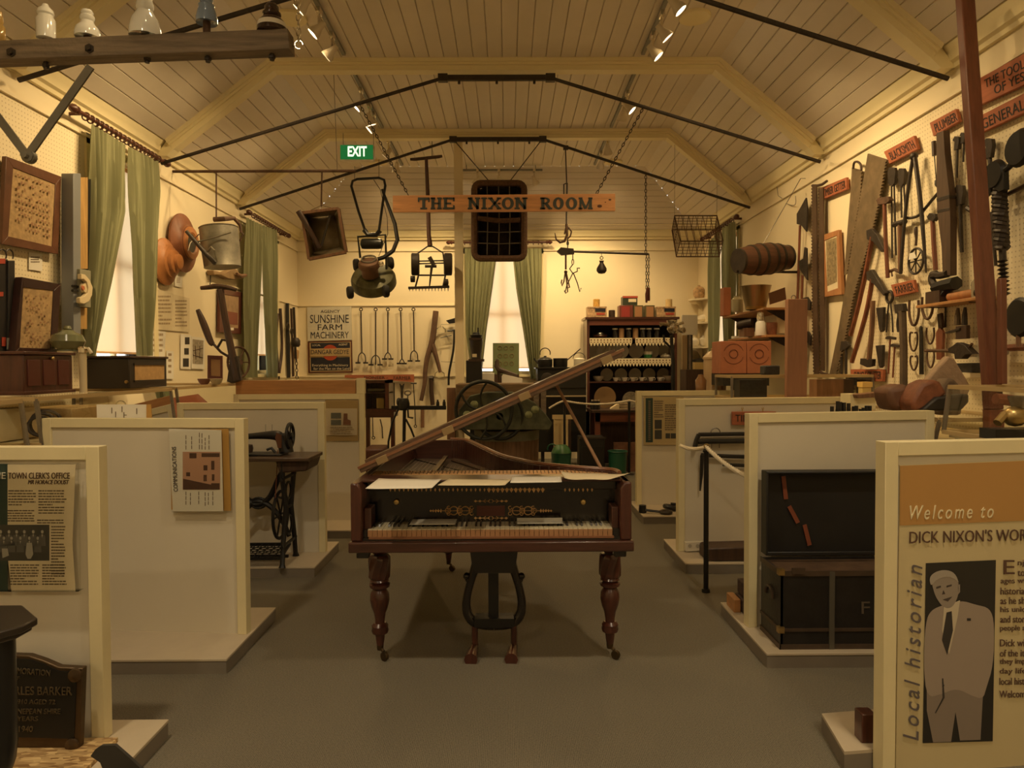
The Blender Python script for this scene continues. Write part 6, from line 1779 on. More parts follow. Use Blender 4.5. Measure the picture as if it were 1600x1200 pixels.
# wicker basket with bar lattice
t = thing('wicker_basket', 'large brown wicker basket with an open mouth hanging by two wires behind the room sign', 'basket')
BYk = 8.5
pl = ('y', BYk)
def rrect(x0, y0, x1, y1, r_, n=4):
 o = []
 for cx, cy, a0 in ((x1 - r_, y0 + r_, -PI / 2), (x1 - r_, y1 - r_, 0), (x0 + r_, y1 - r_, PI / 2), (x0 + r_, y0 + r_, PI)):
  for i in range(n + 1):
   a = a0 + PI / 2 * i / n
   o.append((cx + r_ * math.cos(a), cy + r_ * math.sin(a)))
 return o
rim_ = rrect(741, 286, 819, 404, 10)
m = MB();m.tube([pt(pl, *p) for p in rim_], 0.038, 8, closed=True); obj('rim', m, wicker, t)
front = [pt(pl, *p) for p in rim_]
cx_ = sum((p for p in front), V()) / len(front)
m = MB()
rings = []
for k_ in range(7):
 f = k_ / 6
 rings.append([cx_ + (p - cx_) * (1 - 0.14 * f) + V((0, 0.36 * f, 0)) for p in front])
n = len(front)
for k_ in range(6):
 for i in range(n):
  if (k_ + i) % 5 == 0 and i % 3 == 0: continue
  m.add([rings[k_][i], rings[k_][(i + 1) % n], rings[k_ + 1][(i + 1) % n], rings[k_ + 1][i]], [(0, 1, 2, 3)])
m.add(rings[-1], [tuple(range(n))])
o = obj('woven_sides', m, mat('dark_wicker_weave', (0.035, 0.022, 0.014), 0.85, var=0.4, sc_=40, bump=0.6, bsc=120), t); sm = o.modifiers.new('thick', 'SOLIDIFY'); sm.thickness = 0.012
for k_ in (0, 3):
 pass
m = MB();m.tube([pt(pl, 746, 341), pt(pl, 780, 345), pt(pl, 813, 344)], 0.03, 8); obj('middle_band', m, wicker, t)
m = MB()
for x in (762, 780, 797): m.path(pl, [(x - 1, 290), (x, 344), (x - 1, 398)], 0.007, 6)
for y in (312, 330, 362, 380): m.path(pl, [(745, y), (780, y + 1), (815, y)], 0.007, 6)
obj('lattice', m, mat('grey_cane', (0.10, 0.085, 0.06), 0.7), t)
m = MB();m.tube([PB + V((0.03, 0, -0.03)), pt(pl, 765, 284)], 0.006, 5); m.tube([QB + V((-0.03, 0, -0.03)), pt(pl, 796, 284)], 0.006, 5); obj('wires', m, iron, t)
# long bar with a hook, and a steelyard
t = thing('hook_bar', 'long iron hanger bar ending in a big open hook left of the steelyard chain', 'hook')
m = MB();m.bar(g_(883.5, 230), g_(885.5, 290), 0.032, 0.012); m.tube([g_(886, 286), g_(885, 340), g_(885, 352), g_(889, 358)], 0.010, 7); m.box(g_(884, 231), (0.06, 0.03, 0.05)); obj('bar', m, iron, t)
m = MB();m.tube([g_(881, 310), g_(881, 288), g_(886, 286)], 0.008, 6); obj('latch', m, iron, t)
m = MB();m.tube([g_(885, 350), g_(886, 368), g_(882, 377), g_(875, 379), g_(869, 374), g_(867, 364)], [0.016, 0.016, 0.016, 0.014, 0.011, 0.005], 8); m.tube([g_(882, 366), g_(884, 357), g_(889, 356), g_(893, 362), g_(891, 369), g_(887, 373)], 0.010, 7); obj('hook', m, rust, t)
t = thing('steelyard_scale', 'iron steelyard scale beam with hooks and a sliding bulb weight, hung across the back', 'scale')
m = MB();m.tube([g_(896, 393), g_(1013, 397)], 0.014, 8); obj('beam', m, iron, t)
m = MB();m.prism([g_(870, 393), g_(876, 387), g_(896, 389), g_(897, 397), g_(877, 399)], (0, 0.06, 0)); obj('head', m, iron, t)
m = MB();m.tube([g_(887, 374), g_(887, 390)], 0.006, 6); chain(m, g_(887, 372), g_(887, 388), 0.05, 0.005, 0.012); obj('suspension', m, iron, t)
m = MB();m.tube([g_(884, 398), g_(884, 421)], 0.012, 7); m.ball(g_(884, 425), 0.022, 8)
for pth in (((883, 427), (881, 440), (878, 447), (877, 442), (878, 437)), ((885, 427), (888, 440), (890, 449), (886, 450)), ((884, 428), (886, 445), (887, 456), (884, 458), (882, 454))): m.tube([g_(*p) for p in pth], 0.009, 6)
obj('grapple_hooks', m, rust, t)
m = MB();chain(m, g_(895, 398), g_(895, 413), 0.05, 0.005, 0.012); m.tube([g_(895, 413), g_(890, 420), g_(895, 427), g_(902, 424), g_(902, 419), g_(906, 419)], 0.008, 6); m.tube([g_(895, 427), g_(886, 445), g_(883, 456)], 0.007, 6); m.tube([g_(896, 427), g_(902, 442), g_(906, 456), g_(908, 450)], 0.007, 6); obj('load_hooks', m, iron, t)
m = MB();q = g_(940, 428); m.lathe([(0.0, 0), (0.04, 0.008), (0.062, 0.035), (0.062, 0.065), (0.03, 0.12), (0.022, 0.135), (0.03, 0.16), (0.0, 0.162)], q, n=20); m.ring(g_(940, 403), (0, 1, 0), 0.018, 0.005, 12, 6); m.tube([g_(940, 396), g_(940, 401)], 0.004, 5); obj('bulb_weight', m, iron, t)
t = thing('hanging_chain', 'thin chain with a dark red grip hanging at the right end of the steelyard', 'chain')
zr = 3.42 + (QB.z - 3.42) * (XR - g_(1009, 268).x) / (XR - QB.x)
m = MB();chain(m, (g_(1009, 268).x, HY, zr), g_(1009, 396), 0.05, 0.004, 0.012); chain(m, g_(1010, 397), g_(1010, 452), 0.05, 0.004, 0.010); chain(m, g_(1014, 397), g_(1013, 452), 0.05, 0.004, 0.010); obj('links', m, iron, t)
m = MB();m.tube([g_(1012, 449), g_(1011, 460), g_(1010, 473)], [0.014, 0.024, 0.012], 8); m.tube([g_(1014, 450), g_(1014, 470)], 0.014, 7); obj('grip', m, MATS['dark_red_panel'], t)
t = thing('wire_basket', 'rusty wire basket with two shelves hanging at the right of the far tie rod', 'basket')
WY = 8.45
m = MB()
lvls = []
for y0, y1, dx0, dx1 in ((337, 359, (1054, 1120), (1050, 1117)), (377, 401, (1063, 1130), (1057, 1124))):
 bk = [at(dx0[0], y0, WY + 0.32), at(dx0[1], y0, WY + 0.32)]
 ft = [at(dx1[0], y1, WY), at(dx1[1], y1, WY)]
 q = [bk[0], bk[1], ft[1], ft[0]]
 lvls.append(q)
 m.tube(q, 0.008, 6, closed=True)
 for i in range(1, 9): m.tube([bk[0].lerp(bk[1], i / 9), ft[0].lerp(ft[1], i / 9)], 0.0032, 4)
 for i in range(1, 5): m.tube([bk[0].lerp(ft[0], i / 5), bk[1].lerp(ft[1], i / 5)], 0.0032, 4)
obj('shelves', m, rust, t)
m = MB()
for i in range(4):
 j = (i + 1) % 4
 for k_ in range(0, 6):
  f = k_ / 6
  m.tube([lvls[0][i].lerp(lvls[0][j], f), lvls[1][i].lerp(lvls[1][j], f)], 0.0035 if k_ else 0.007, 4)
 m.tube([lvls[0][i].lerp(lvls[1][i], 0.5), lvls[0][j].lerp(lvls[1][j], 0.5)], 0.0035, 4)
obj('side_wires', m, rust, t)
m = MB()
for q in (lvls[0][0], lvls[0][1]):
 zt_ = 3.64 + (ZF - 3.64) * (sr[0] - q.x) / (sr[0] - er[0]) - 0.02
 m.tube([q, (q.x, q.y, min(zt_, ZF - 0.02))], 0.002, 4)
obj('wires', m, steel, t)
# small keg hung on the right wall
t = thing('keg', 'small dark oak keg with iron hoops hanging on the right wall', 'keg')
c0, c1 = at(1153, 408, 7.15), at(1231, 402, 7.33)
ax = (c1 - c0)
L_k = ax.length
kr = lambda f: 0.12 + 0.042 * math.sin(PI * f)
m = MB();m.lathe([(kr(0) - 0.014, 0.012)] + [(kr(i / 10), L_k * i / 10) for i in range(11)] + [(kr(1) - 0.014, L_k - 0.012)], c0, ax, 26); obj('staves', m, mat('keg_oak', (0.10, 0.042, 0.022), 0.5, var=0.35, wood='x'), t)
for f in (0.02, 0.25, 0.42, 0.62, 0.78, 0.98):
 m = MB();w_ = 0.028
 m.lathe([(kr(f) + 0.004, L_k * f - w_ / 2), (kr(f) + 0.006, L_k * f), (kr(f) + 0.004, L_k * f + w_ / 2)], c0, ax, 26); obj('hoop', m, iron, t)
m = MB();q = c0.lerp(c1, 0.5); wp = pt(RW(0.0), 1217, 305)
m.tube([q + V((0, 0, 0.16)), V((wp.x - 0.05, q.y, wp.z)), V((XR, q.y, wp.z))], 0.004, 5); obj('wire', m, steel, t)
m = MB();m.tube([c0 + V((-0.02, 0, -0.1)), c1 + V((0.05, 0.1, -0.14)), (XR, c1.y + 0.1, c1.z - 0.14)], 0.014, 7); obj('bracket', m, iron, t)
# ---------------------------------------------------------------- back wall: enamel signs, forks, timber
t = thing('enamel_sign', 'white enamel agency sign for farm machinery on the back wall', 'sign')
m = MB();m.poly(BW(0.02), [(480, 480), (549, 479), (550, 531), (481, 533)], 0.015); obj('plate', m, mat('white_enamel_sign', (0.66, 0.62, 0.50), 0.35, var=0.06), t)
e2 = mat('dark_blue_enamel', (0.02, 0.02, 0.03), 0.4)
for s, x0, y0, x1, y1 in (('AGENCY', 501, 484.5, 531, 489), ('SUNSHINE', 484.5, 492, 545, 505), ('FARM', 496.5, 507, 534.5, 516), ('MACHINERY', 485.5, 518.5, 545, 529)): tq(s, BW(0.028), x0, y0, x1, y1, e2, t, sk=-0.5)
t = thing('enamel_sign', 'black and cream enamel dealer sign with a red disc, below the agency sign', 'sign')
m = MB();m.poly(BW(0.02), [(481, 534), (550, 532), (551, 582), (482, 583)], 0.015); obj('plate', m, mat('red_brown_enamel', (0.10, 0.025, 0.015), 0.4), t)
m = MB();m.poly(BW(0.029), [(483.5, 535.5), (548, 534), (549, 580), (484.5, 581)], 0.003); obj('border', m, mat('tan_enamel', (0.50, 0.36, 0.17), 0.4), t)
for y0, y1 in ((535, 544), (558, 579)):
 m = MB();m.poly(BW(0.032), [(485.5, y0 + 1), (546.5, y0), (547, y1 - 0.5), (486, y1 + 0.5)], 0.003); obj('black_band', m, e2, t)
m = MB();m.lathe([(0.125, 0), (0.125, 0.004)], pt(BW(0.035), 516, 551), (0, -1, 0), 28); obj('red_disc', m, mat('red_enamel', (0.45, 0.07, 0.025), 0.4), t)
m = MB();m.poly(BW(0.042), [(485.5, 545), (546.5, 544.3), (546.5, 555.5), (485.5, 557)], 0.003); obj('cream_band', m, MATS['tan_enamel'], t)
for s, x0, y0, x1, y1, c in (('DANGAR GEDYE', 486, 546.5, 545, 553.5, e2), ('LOCAL', 488, 538, 501, 541, paper2), ('AGENT', 529, 537, 543, 540, paper2), ('Everything in Machinery', 488, 569, 544, 573.5, paper2), ('for the Man on the Land', 490, 574, 546, 578, paper2)): tq(s, BW(0.0345 if c is paper2 else 0.0445), x0, y0, x1, y1, c, t, sk=-0.3)
for i, (x, x2, yb, wd, yt, lb) in enumerate(((564, 565.5, 552, 6, 567, 'iron fork with a wide U head, leftmost of five on the back wall'), (587, 587, 556, 7, 570, 'iron fork with three prongs, second of five on the back wall'), (606, 606, 552, 5, 561, 'short iron fork with a clump head, middle of five on the back wall'), (626, 628, 562, 4, 568, 'iron fork with a narrow head, fourth of five on the back wall'), (646, 647, 549, 6, 564, 'iron fork with a U head, rightmost of five on the back wall'))):
 t = thing('branding_fork', lb, 'iron fork', 'long iron forks on the back wall')
 pl = BW(0.05)
 m = MB();m.path(pl, [(x, 487), (x2, yb)], 0.010, 7); obj('shaft', m, iron, t)
 m = MB();m.ring(pt(pl, x, 483.5), (0, 1, 0), 0.024, 0.008, 14, 6); obj('eye', m, iron, t)
 m = MB();pr = [(x2 - wd, yt), (x2 - wd * 0.9, yb + 4), (x2 - wd * 0.4, yb), (x2, yb - 1), (x2 + wd * 0.4, yb), (x2 + wd * 0.9, yb + 4), (x2 + wd, yt)]
 m.path(pl, pr, 0.009, 6)
 if i == 1: m.path(pl, [(x2, yb), (x2, yt)], 0.009, 6)
 for s in (-1, 1): m.bar(pt(pl, x2 + s * wd - 4, yt), pt(pl, x2 + s * wd + 3.5, yt), 0.026)
 obj('head', m, iron, t)
t = thing('forked_timber', 'forked grey-brown timber prop leaning on the back wall beside the forks', 'timber')
m = MB();m.path(BW(0.09), [(681, 486), (678, 515), (675, 537), (668, 556), (664, 580), (664, 598), (658, 626)], [0.045, 0.045, 0.05, 0.04, 0.036, 0.034, 0.03], 8); obj('trunk', m, mat('weathered_prop', (0.13, 0.07, 0.04), 0.8, var=0.3, bump=0.5), t)
m = MB();m.path(BW(0.09), [(675, 537), (681, 556), (685, 570), (688, 582)], [0.045, 0.036, 0.03, 0.026], 8); obj('branch', m, MATS['weathered_prop'], t)
t = thing('hanging_sign', 'long red sign lettered PIONEER and FARMER low on the back wall', 'sign')
m = MB();m.poly(BW(0.05), [(539, 586), (647, 585), (647, 597), (539, 590)], 0.02); obj('board', m, signredx, t)
tq('PIONEER -', BW(0.061), 569, 588, 606, 592, ink, t); tq('FARMER', BW(0.061), 615, 588, 642, 593, ink, t)
t = thing('lamp_bracket', 'dark iron bracket with wires and two glass shades beside the post on the back wall', 'bracket')
m = MB();m.path(BW(0.08), [(710, 515), (709, 545), (705, 565), (701, 585), (701, 602)], 0.018); m.poly(BW(0.09), [(697, 501), (711, 497), (711, 505), (702, 506)], 0.06); m.path(BW(0.08), [(699, 517), (710, 516)], 0.016); m.path(BW(0.08), [(688, 528), (706, 524)], 0.006); obj('bracket', m, black, t)
m = MB();m.path(BW(0.07), [(688, 512), (689, 507), (711, 507)], 0.003, 5); m.path(BW(0.07), [(689, 565), (711, 566)], 0.003, 5); obj('wires', m, iron, t)
for x, y in ((689, 519), (687, 588)):
 m = MB();m.lathe([(0.03, 0.09), (0.075, 0.05), (0.08, 0.0), (0.03, -0.02)], pt(BW(0.11), x, y), n=18); obj('glass_shade', m, acrylic, t)
# tools hung low on the back wall and the bench in front of them
for nm, lb, pth, r_, mm in (('pick_handle', 'dark timber handle low on the back wall right of the forked prop', [(674, 590), (674, 612), (676, 633)], 0.036, darkwood), ('long_iron', 'thin black iron hung at the left of the low back wall tools', [(615.5, 598), (616, 634)], 0.012, iron), ('broad_fork', 'broad headed black fork low on the back wall under the FARMER sign', [(628, 602), (628, 625)], 0.02, iron), ('t_iron', 'T headed iron rod low on the back wall under the FARMER sign', [(646, 600), (648, 634), (649, 664)], 0.008, iron), ('sickle', 'curved iron sickle on the low back wall', [(594, 655), (597, 668), (598, 685)], 0.01, iron), ('ringed_iron', 'iron rod with a ring at the foot on the low back wall', [(582, 650), (583, 682)], 0.008, iron), ('timber_stick', 'pale timber stick on the low back wall behind the tripod', [(660, 640), (660, 668)], 0.03, midwood)):
 t = thing(nm, lb, 'hand tool', 'tools low on the back wall')
 m = MB();m.path(BW(0.05), pth, r_, 7); obj('shaft', m, mm, t)
 x, y = pth[0]
 if nm == 'broad_fork': m = MB();m.poly(BW(0.05), [(624, 599), (626, 608), (628, 611), (630, 608), (632, 599), (630, 600), (628, 606), (626, 600)], 0.02); obj('head', m, iron, t)
 if nm == 't_iron':
  m = MB();m.path(BW(0.05), [(642, 599), (651, 599)], 0.012); obj('head', m, iron, t)
  m = MB();m.ring(pt(BW(0.05), 649, 666), (0, 1, 0), 0.02, 0.006, 12, 6); obj('ring', m, iron, t)
 if nm == 'ringed_iron': m = MB();m.ring(pt(BW(0.05), 583.5, 684), (0, 1, 0), 0.022, 0.007, 12, 6); obj('ring', m, iron, t)
 if nm == 'pick_handle': m = MB();m.path(BW(0.05), [(671, 591), (677, 591)], 0.04); obj('ferrule', m, iron, t)
def boxobj(name, label, cat, px0, py0, px1, py1, Y, depth, m_, zbase=None, bev=0.004, group=None, parts=()):
 a, b_ = at(px0, py0, Y), at(px1, py1, Y)
 zb = b_.z if zbase is None else zbase
 m = MB();m.bb((a.x, Y, zb), (b_.x, Y + depth, a.z))
 if not parts: return obj(name, m, m_, None, label, cat, group, bev=bev)
 t = thing(name, label, cat, group)
 obj('body', m, m_, t, bev=bev)
 for nm, r_, mm in parts:
  m = MB();m.poly(('y', Y - 0.003), rect(*r_), 0.008); obj(nm, m, mm, t)
 return t
# glazed show cabinet and tripod grinder behind the orange board
t = thing('show_cabinet', 'small dark timber show cabinet with jars, on a shelf at the back left', 'cabinet')
CY = 8.9
a, b_ = at(566, 594, CY), at(608, 640, CY)
m = MB()
m.bb((a.x, CY, a.z - 0.04), (b_.x, CY + 0.32, a.z)); m.bb((b_.x - 0.05, CY, b_.z), (b_.x, CY + 0.32, a.z)); m.bb((a.x, CY, b_.z), (a.x + 0.05, CY + 0.32, a.z)); m.bb((a.x, CY, b_.z - 0.03), (b_.x + 0.09, CY + 0.36, b_.z + 0.01)); m.bb((a.x, CY + 0.30, b_.z), (b_.x, CY + 0.32, a.z)); m.bb((a.x, CY + 0.02, (a.z + b_.z) / 2 + 0.02), (b_.x, CY + 0.3, (a.z + b_.z) / 2 + 0.035))
obj('carcass', m, mahogz, t)
m = MB();m.bb((a.x, CY, b_.z - 0.10), (b_.x + 0.06, CY + 0.34, b_.z - 0.03)); obj('shelf_apron', m, mahog, t)
m = MB();m.bb((a.x + 0.02, CY + 0.002, b_.z + 0.02), (b_.x - 0.04, CY + 0.005, a.z - 0.04)); obj('glass', m, glass, t)
for x0_ in (a.x + 0.03, b_.x + 0.01):
 m = MB();m.bb((x0_, CY + 0.05, 0), (x0_ + 0.05, CY + 0.1, b_.z - 0.1)); obj('leg', m, mahogz, t)
boxobj('jar_box', 'yellow card box on the lower shelf of the small show cabinet', 'box', 588, 622, 600, 632, CY + 0.1, 0.1, mat('yellow_card', (0.55, 0.40, 0.15), 0.7), b_.z + 0.01)
boxobj('stone_block', 'grey-brown stone on the upper shelf of the small show cabinet', 'stone', 571, 607, 601, 615, CY + 0.06, 0.14, mat('grey_stone', (0.20, 0.16, 0.10), 0.8), (a.z + b_.z) / 2 + 0.035, 0.02)
boxobj('leather_case', 'dark red-brown leather case on the floor at the back left beside the piano lid', 'case', 566, 702, 598, 760, 8.4, 0.5, mat('dark_red_leather', (0.09, 0.03, 0.02), 0.5), 0.0, 0.02)
TY = 8.2
t = thing('tripod_grinder', 'black iron hand mill on tripod legs with a long black bar', 'hand mill')
m = MB();m.lathe([(0.045, 0), (0.065, 0.02), (0.07, 0.07), (0.06, 0.12), (0.05, 0.14)], at(631, 641, TY), n=18); m.ball(at(623, 628, TY), (0.03, 0.05, 0.05), 10); obj('body', m, mech, t)
m = MB();m.tube([at(632, 640, TY), at(631, 700, TY), (at(631, 700, TY).x, TY, 0.02)], 0.02, 8); obj('post', m, mech, t)
for pth in (((622, 640), (613, 660), (607, 690), (606, 740)), ((634, 655), (642, 670), (649, 688), (655, 740))):
 m = MB();pts = [at(*p, TY - 0.1) for p in pth]; pts.append(V((pts[-1].x, TY - 0.1, 0.01))); m.tube(pts, 0.012, 7); obj('leg', m, mech, t)
m = MB();m.bar(at(612, 637, TY), at(697, 637, TY), 0.045); obj('long_bar', m, mech, t)
m = MB();m.tube([at(637, 638, TY - 0.06), at(638, 652, TY - 0.08), at(645, 653, TY - 0.12)], 0.011, 7); obj('crank', m, mech, t)
m = MB();m.tube([at(637, 622, TY), at(637, 616, TY)], 0.008, 6); m.ring(at(637, 614, TY), (0, 1, 0), 0.035, 0.008, 16, 6, sq=(1, .7)); obj('feed_ring', m, steel, t)
for i, (x, lb) in enumerate(((684, 'small dark bottle standing on the left of the long black bar end'), (694, 'small dark jug standing at the right end of the long black bar'))):
 q = at(x, 634, TY); m = MB();m.lathe([(0.018, 0), (0.02, 0.01), (0.018, 0.04), (0.01, 0.055), (0.012, 0.07), (0, 0.071)], q + V((0, 0, 0.001)), n=12); obj('small_bottle', m, black, None, lb, 'bottle')
boxobj('timber_post', 'red-brown squared timber post standing at the back left of the chaff cutter', 'post', 698, 606, 711, 640, 8.75, 0.1, midwood, 0.0)
# chaff cutter: timber body, big hand wheels, on a half barrel
KY = 8.05
t = thing('chaff_cutter', 'old green chaff cutter with two large iron hand wheels in the middle of the back', 'chaff cutter')
m = MB();m.bb(at(712, 600, KY + 0.25), at(845, 665, KY + 0.75)); obj('hopper', m, mat('worn_brown_green_timber', (0.17, 0.105, 0.05), 0.75, var=0.45, sc_=6, wood='x'), t, bev=0.01)
for x in (834, 845): m = MB();m.bb(at(x, 596, KY + 0.15), at(x + 8, 665, KY + 0.22)); obj('frame_post', m, greywood, t)
m = MB();m.poly(('y', KY + 0.2), [(718, 640), (735, 618), (760, 612), (800, 612), (835, 628), (852, 646), (862, 660), (858, 670), (716, 670)], 0.3); obj('body', m, mat('dark_olive_paint', (0.075, 0.08, 0.045), 0.7, var=0.6, sc_=6), t, bev=0.01)
gl_ = mat('chalky_green_paint', (0.24, 0.26, 0.13), 0.8, var=0.4, sc_=14)
for c, r_ in (((741, 632), 0.05), ((785, 628), 0.05), ((826, 648), 0.045), ((836, 640), 0.05), ((730, 648), 0.05), ((770, 640), 0.06)): m = MB();m.ball(at(*c, KY + 0.06), (r_ * 1.1, 0.03, r_), 10); obj('green_casting', m, gl_, t)
for (cx, cy, rx, d, lb) in ((756, 641, 44, 0.0, 'front'), (781, 650, 36, 0.14, 'rear')):
 m = MB();q = at(cx, cy, KY - 0.05 + d)
 rr = rx * KY / F
 m.ring(q, (0.1, 1, 0.05), rr, 0.022, 40, 8, sq=(1, 1.02))
 for i in range(3):
  a = PI * i / 3 + 0.4
  pts = []
  for k_ in range(9):
   f = -1 + k_ / 4
   w_ = 0.06 * math.sin(PI * f)
   pts.append(q + V((math.cos(a) * f * rr - math.sin(a) * w_, 0, math.sin(a) * f * rr + math.cos(a) * w_)))
  m.tube(pts, 0.014, 6)
 m.lathe([(0.04, -0.04), (0.04, 0.12)], q, (0, 1, 0), 14); obj('hand_wheel', m, mat('black_green_iron', (0.022, 0.024, 0.018), 0.5, 0.2), t, )
t = thing('half_barrel', 'half barrel with a faded grey-green hoop under the chaff cutter', 'barrel')
q = at(792, 720, KY + 0.35); zt_ = at(792, 676, KY + 0.05).z
m = MB();R_ = 54 * KY / F
nb_ = 26
m.lathe([(R_ * 0.92, 0.0), (R_ * 0.98, zt_ * 0.5), (R_, zt_)], (q.x, KY + 0.56, 0), n=nb_ * 2)
obj('staves', m, mat('barrel_staves', (0.17, 0.095, 0.05), 0.75, var=0.45, wood='z', sc_=4), t)
for z0, z1, mm in ((zt_ - 0.12, zt_ - 0.005, mat('grey_green_hoop', (0.20, 0.195, 0.13), 0.7, var=0.2)), (0.16, 0.22, iron)):
 m = MB();m.lathe([(R_ * 0.985 + 0.004, z0), (R_ + 0.006, z1)], (q.x, KY + 0.56, 0), n=nb_ * 2); obj('hoop', m, mm, t)
m = MB();m.lathe([(0, zt_ - 0.01), (R_ * 0.97, zt_ - 0.008)], (q.x, KY + 0.56, 0), n=40); obj('lid', m, darkwood, t)
# window sill things at the back window
SIL = at(790, 600, 10.6).z
t = thing('side_table', 'timber side table under the back window carrying the white boxes', 'table')
m = MB();m.bb((at(745, 0, 10.6).x, 10.55, SIL - 0.03), (at(829, 0, 10.6).x, 11.0, SIL)); obj('top', m, midwood, t)
for x in (at(748, 0, 10.6).x, at(824, 0, 10.6).x):
 for y in (10.58, 10.95): m = MB();m.bb((x - 0.02, y, 0), (x + 0.02, y + 0.04, SIL - 0.03)); obj('leg', m, midwood, t)
boxobj('card_box', 'plain white box on the left under the back window', 'box', 752, 583, 772, 598, 10.62, 0.2, paper, SIL)
m = MB();m.poly(('y', 10.7), [(784, 586), (786, 583), (816, 590), (816, 598), (784, 598)], 0.2); o = obj('card_box', m, paper, None, 'white box with a sloping top on the right under the back window', 'box'); o.location.z = SIL
t = thing('patty_tin', 'green patty pan tray with nine round cups standing in the back window', 'baking tray')
gy = 10.95
m = MB();m.poly(('y', gy), rect(770, 536, 811, 585), 0.025); obj('tray', m, mat('green_tin_paint', (0.16, 0.19, 0.085), 0.5, var=0.1), t, bev=0.004)
for i in range(3):
 for j in range(3):
  m = MB();m.ring(pt(('y', gy - 0.013), 781 + 9.3 * i, 543.5 + 12.3 * j), (0, 1, 0), 0.03, 0.006, 16, 6); obj('cup', m, mat('brown_green_ring', (0.16, 0.12, 0.05), 0.5), t)
m = MB();a = pt(('y', gy), 770, 585); b_ = pt(('y', gy), 811, 585); m.bb((a.x, gy - 0.01, SIL), (b_.x, gy + 0.02, a.z)); obj('foot', m, darkwood, t)
t = thing('bird_ornament', 'dark bird shaped iron ornament before the green tray in the back window', 'ornament')
m = MB();m.tube([at(777, 562, 10.66), at(776, 572, 10.66), at(780, 578, 10.66), at(794, 582, 10.66), at(808, 586, 10.66)], [0.025, 0.045, 0.05, 0.03, 0.015], 9); m.tube([at(779, 578, 10.66), (at(779, 0, 10.66).x, 10.66, SIL)], 0.03, 8); obj('body', m, mat('dark_brown_iron', (0.06, 0.035, 0.02), 0.5), t)
m = MB();m.tube([at(777, 562, 10.66), at(773, 566, 10.64)], [0.02, 0.006], 7); obj('beak', m, MATS['dark_brown_iron'], t)
t = thing('coffee_mill', 'tall dark coffee mill on a black stand at the left of the back window', 'mill')
my = 10.3
m = MB();m.bb(at(728, 563, my), at(754, 600, my + 0.25)); obj('base', m, black, t, bev=0.01)
m = MB();m.bb(at(732, 561, my - 0.02), at(757, 565, my + 0.25)); m.bb(at(733, 528, my), at(754, 532, my + 0.22)); obj('plates', m, darkwood, t)
m = MB();q = at(744, 561, my + 0.12); m.lathe([(0.075, 0), (0.07, 0.06), (0.08, 0.12), (0.095, 0.20), (0.1, 0.29)], q, n=18); obj('hopper', m, MATS['near_black_varnish'], t)
m = MB();m.lathe([(0.08, 0), (0.095, 0.04), (0.06, 0.05), (0.05, 0.08), (0, 0.085)], at(744, 528, my + 0.12), n=18); m.tube([at(747, 521, my + 0.1), at(747, 512, my + 0.1)], 0.012, 7); obj('cover', m, black, t)
m = MB();m.bb(at(738, 553, my - 0.005), at(745, 558, my)); obj('label', m, paper2, t)
m = MB();m.bb((at(728, 0, my).x + 0.02, my + 0.02, 0), (at(754, 0, my).x - 0.02, my + 0.22, at(0, 600, my).z)); obj('stand', m, black, t)
# ---------------------------------------------------------------- kitchen range with pots
RY = 10.1
t = thing('kitchen_range', 'black iron kitchen range at the back with rails and an open front', 'range')
z_t = at(880, 576, RY).z
xa, xb = at(840, 576, RY).x, at(916, 576, RY).x
m = MB();m.bb((xa, RY, z_t - 0.28), (xb, RY + 0.55, z_t)); obj('hob', m, mat('black_range_iron', (0.018, 0.017, 0.014), 0.5, 0.2), t, bev=0.008)
m = MB();m.bb((xa - 0.03, RY - 0.03, z_t), (xb + 0.02, RY + 0.57, z_t + 0.02)); obj('top_plate', m, black, t)
m = MB();m.bb((xa, RY + 0.02, 0.25), (xb, RY + 0.5, z_t - 0.28)); obj('oven', m, MATS['black_range_iron'], t)
m = MB();m.bb((xa - 0.02, RY - 0.10, at(0, 622, RY).z), (at(914, 0, RY).x, RY, at(0, 626, RY).z + 0.02)); obj('rail_shelf', m, mat('pale_rail', (0.45, 0.35, 0.2), 0.5), t)
m = MB();m.lathe([(0.09, 0), (0.09, 0.012), (0.07, 0.02), (0, 0.02)], at(855, 592, RY), (0, -1, 0), 22); obj('round_damper', m, iron, t)
for x in (xa + 0.05, xb - 0.08):
 m = MB();m.bb((x, RY + 0.1, 0), (x + 0.05, RY + 0.15, 0.26)); obj('leg', m, iron, t)
Z0 = z_t + 0.021
t = thing('kettle', 'black iron kettle with a tall arched handle on the range', 'kettle')
q = V((at(850, 0, RY + 0.2).x, RY + 0.2, Z0))
m = MB();m.lathe([(0.10, 0), (0.108, 0.02), (0.108, 0.11), (0.085, 0.135), (0.05, 0.145), (0.02, 0.15), (0.02, 0.165), (0, 0.167)], q, n=22); obj('body', m, black, t)
m = MB();m.ring(q + V((0, 0, 0.205)), (0, 1, 0), 0.075, 0.008, 24, 6, arc=(-0.05, 0.55)); obj('handle', m, iron, t)
m = MB();m.tube([q + V((-0.10, 0, 0.06)), q + V((-0.15, 0, 0.11)), q + V((-0.16, 0, 0.13))], [0.02, 0.014, 0.012], 8); obj('spout', m, black, t)
t = thing('saucepan', 'black saucepan with a long raised handle on the range', 'saucepan')
q = V((at(874, 0, RY + 0.2).x, RY + 0.2, Z0))
m = MB();m.lathe([(0.10, 0), (0.105, 0.01), (0.105, 0.125), (0.11, 0.13), (0.10, 0.13), (0.098, 0.02), (0, 0.015)], q, n=22); obj('pan', m, black, t)
m = MB();m.bar(at(886, 563, RY + 0.2), at(907, 545, RY + 0.15), 0.022, 0.012); obj('handle', m, iron, t)
t = thing('enamel_billy', 'cream enamel billy can with a lid on the right of the range', 'pot')
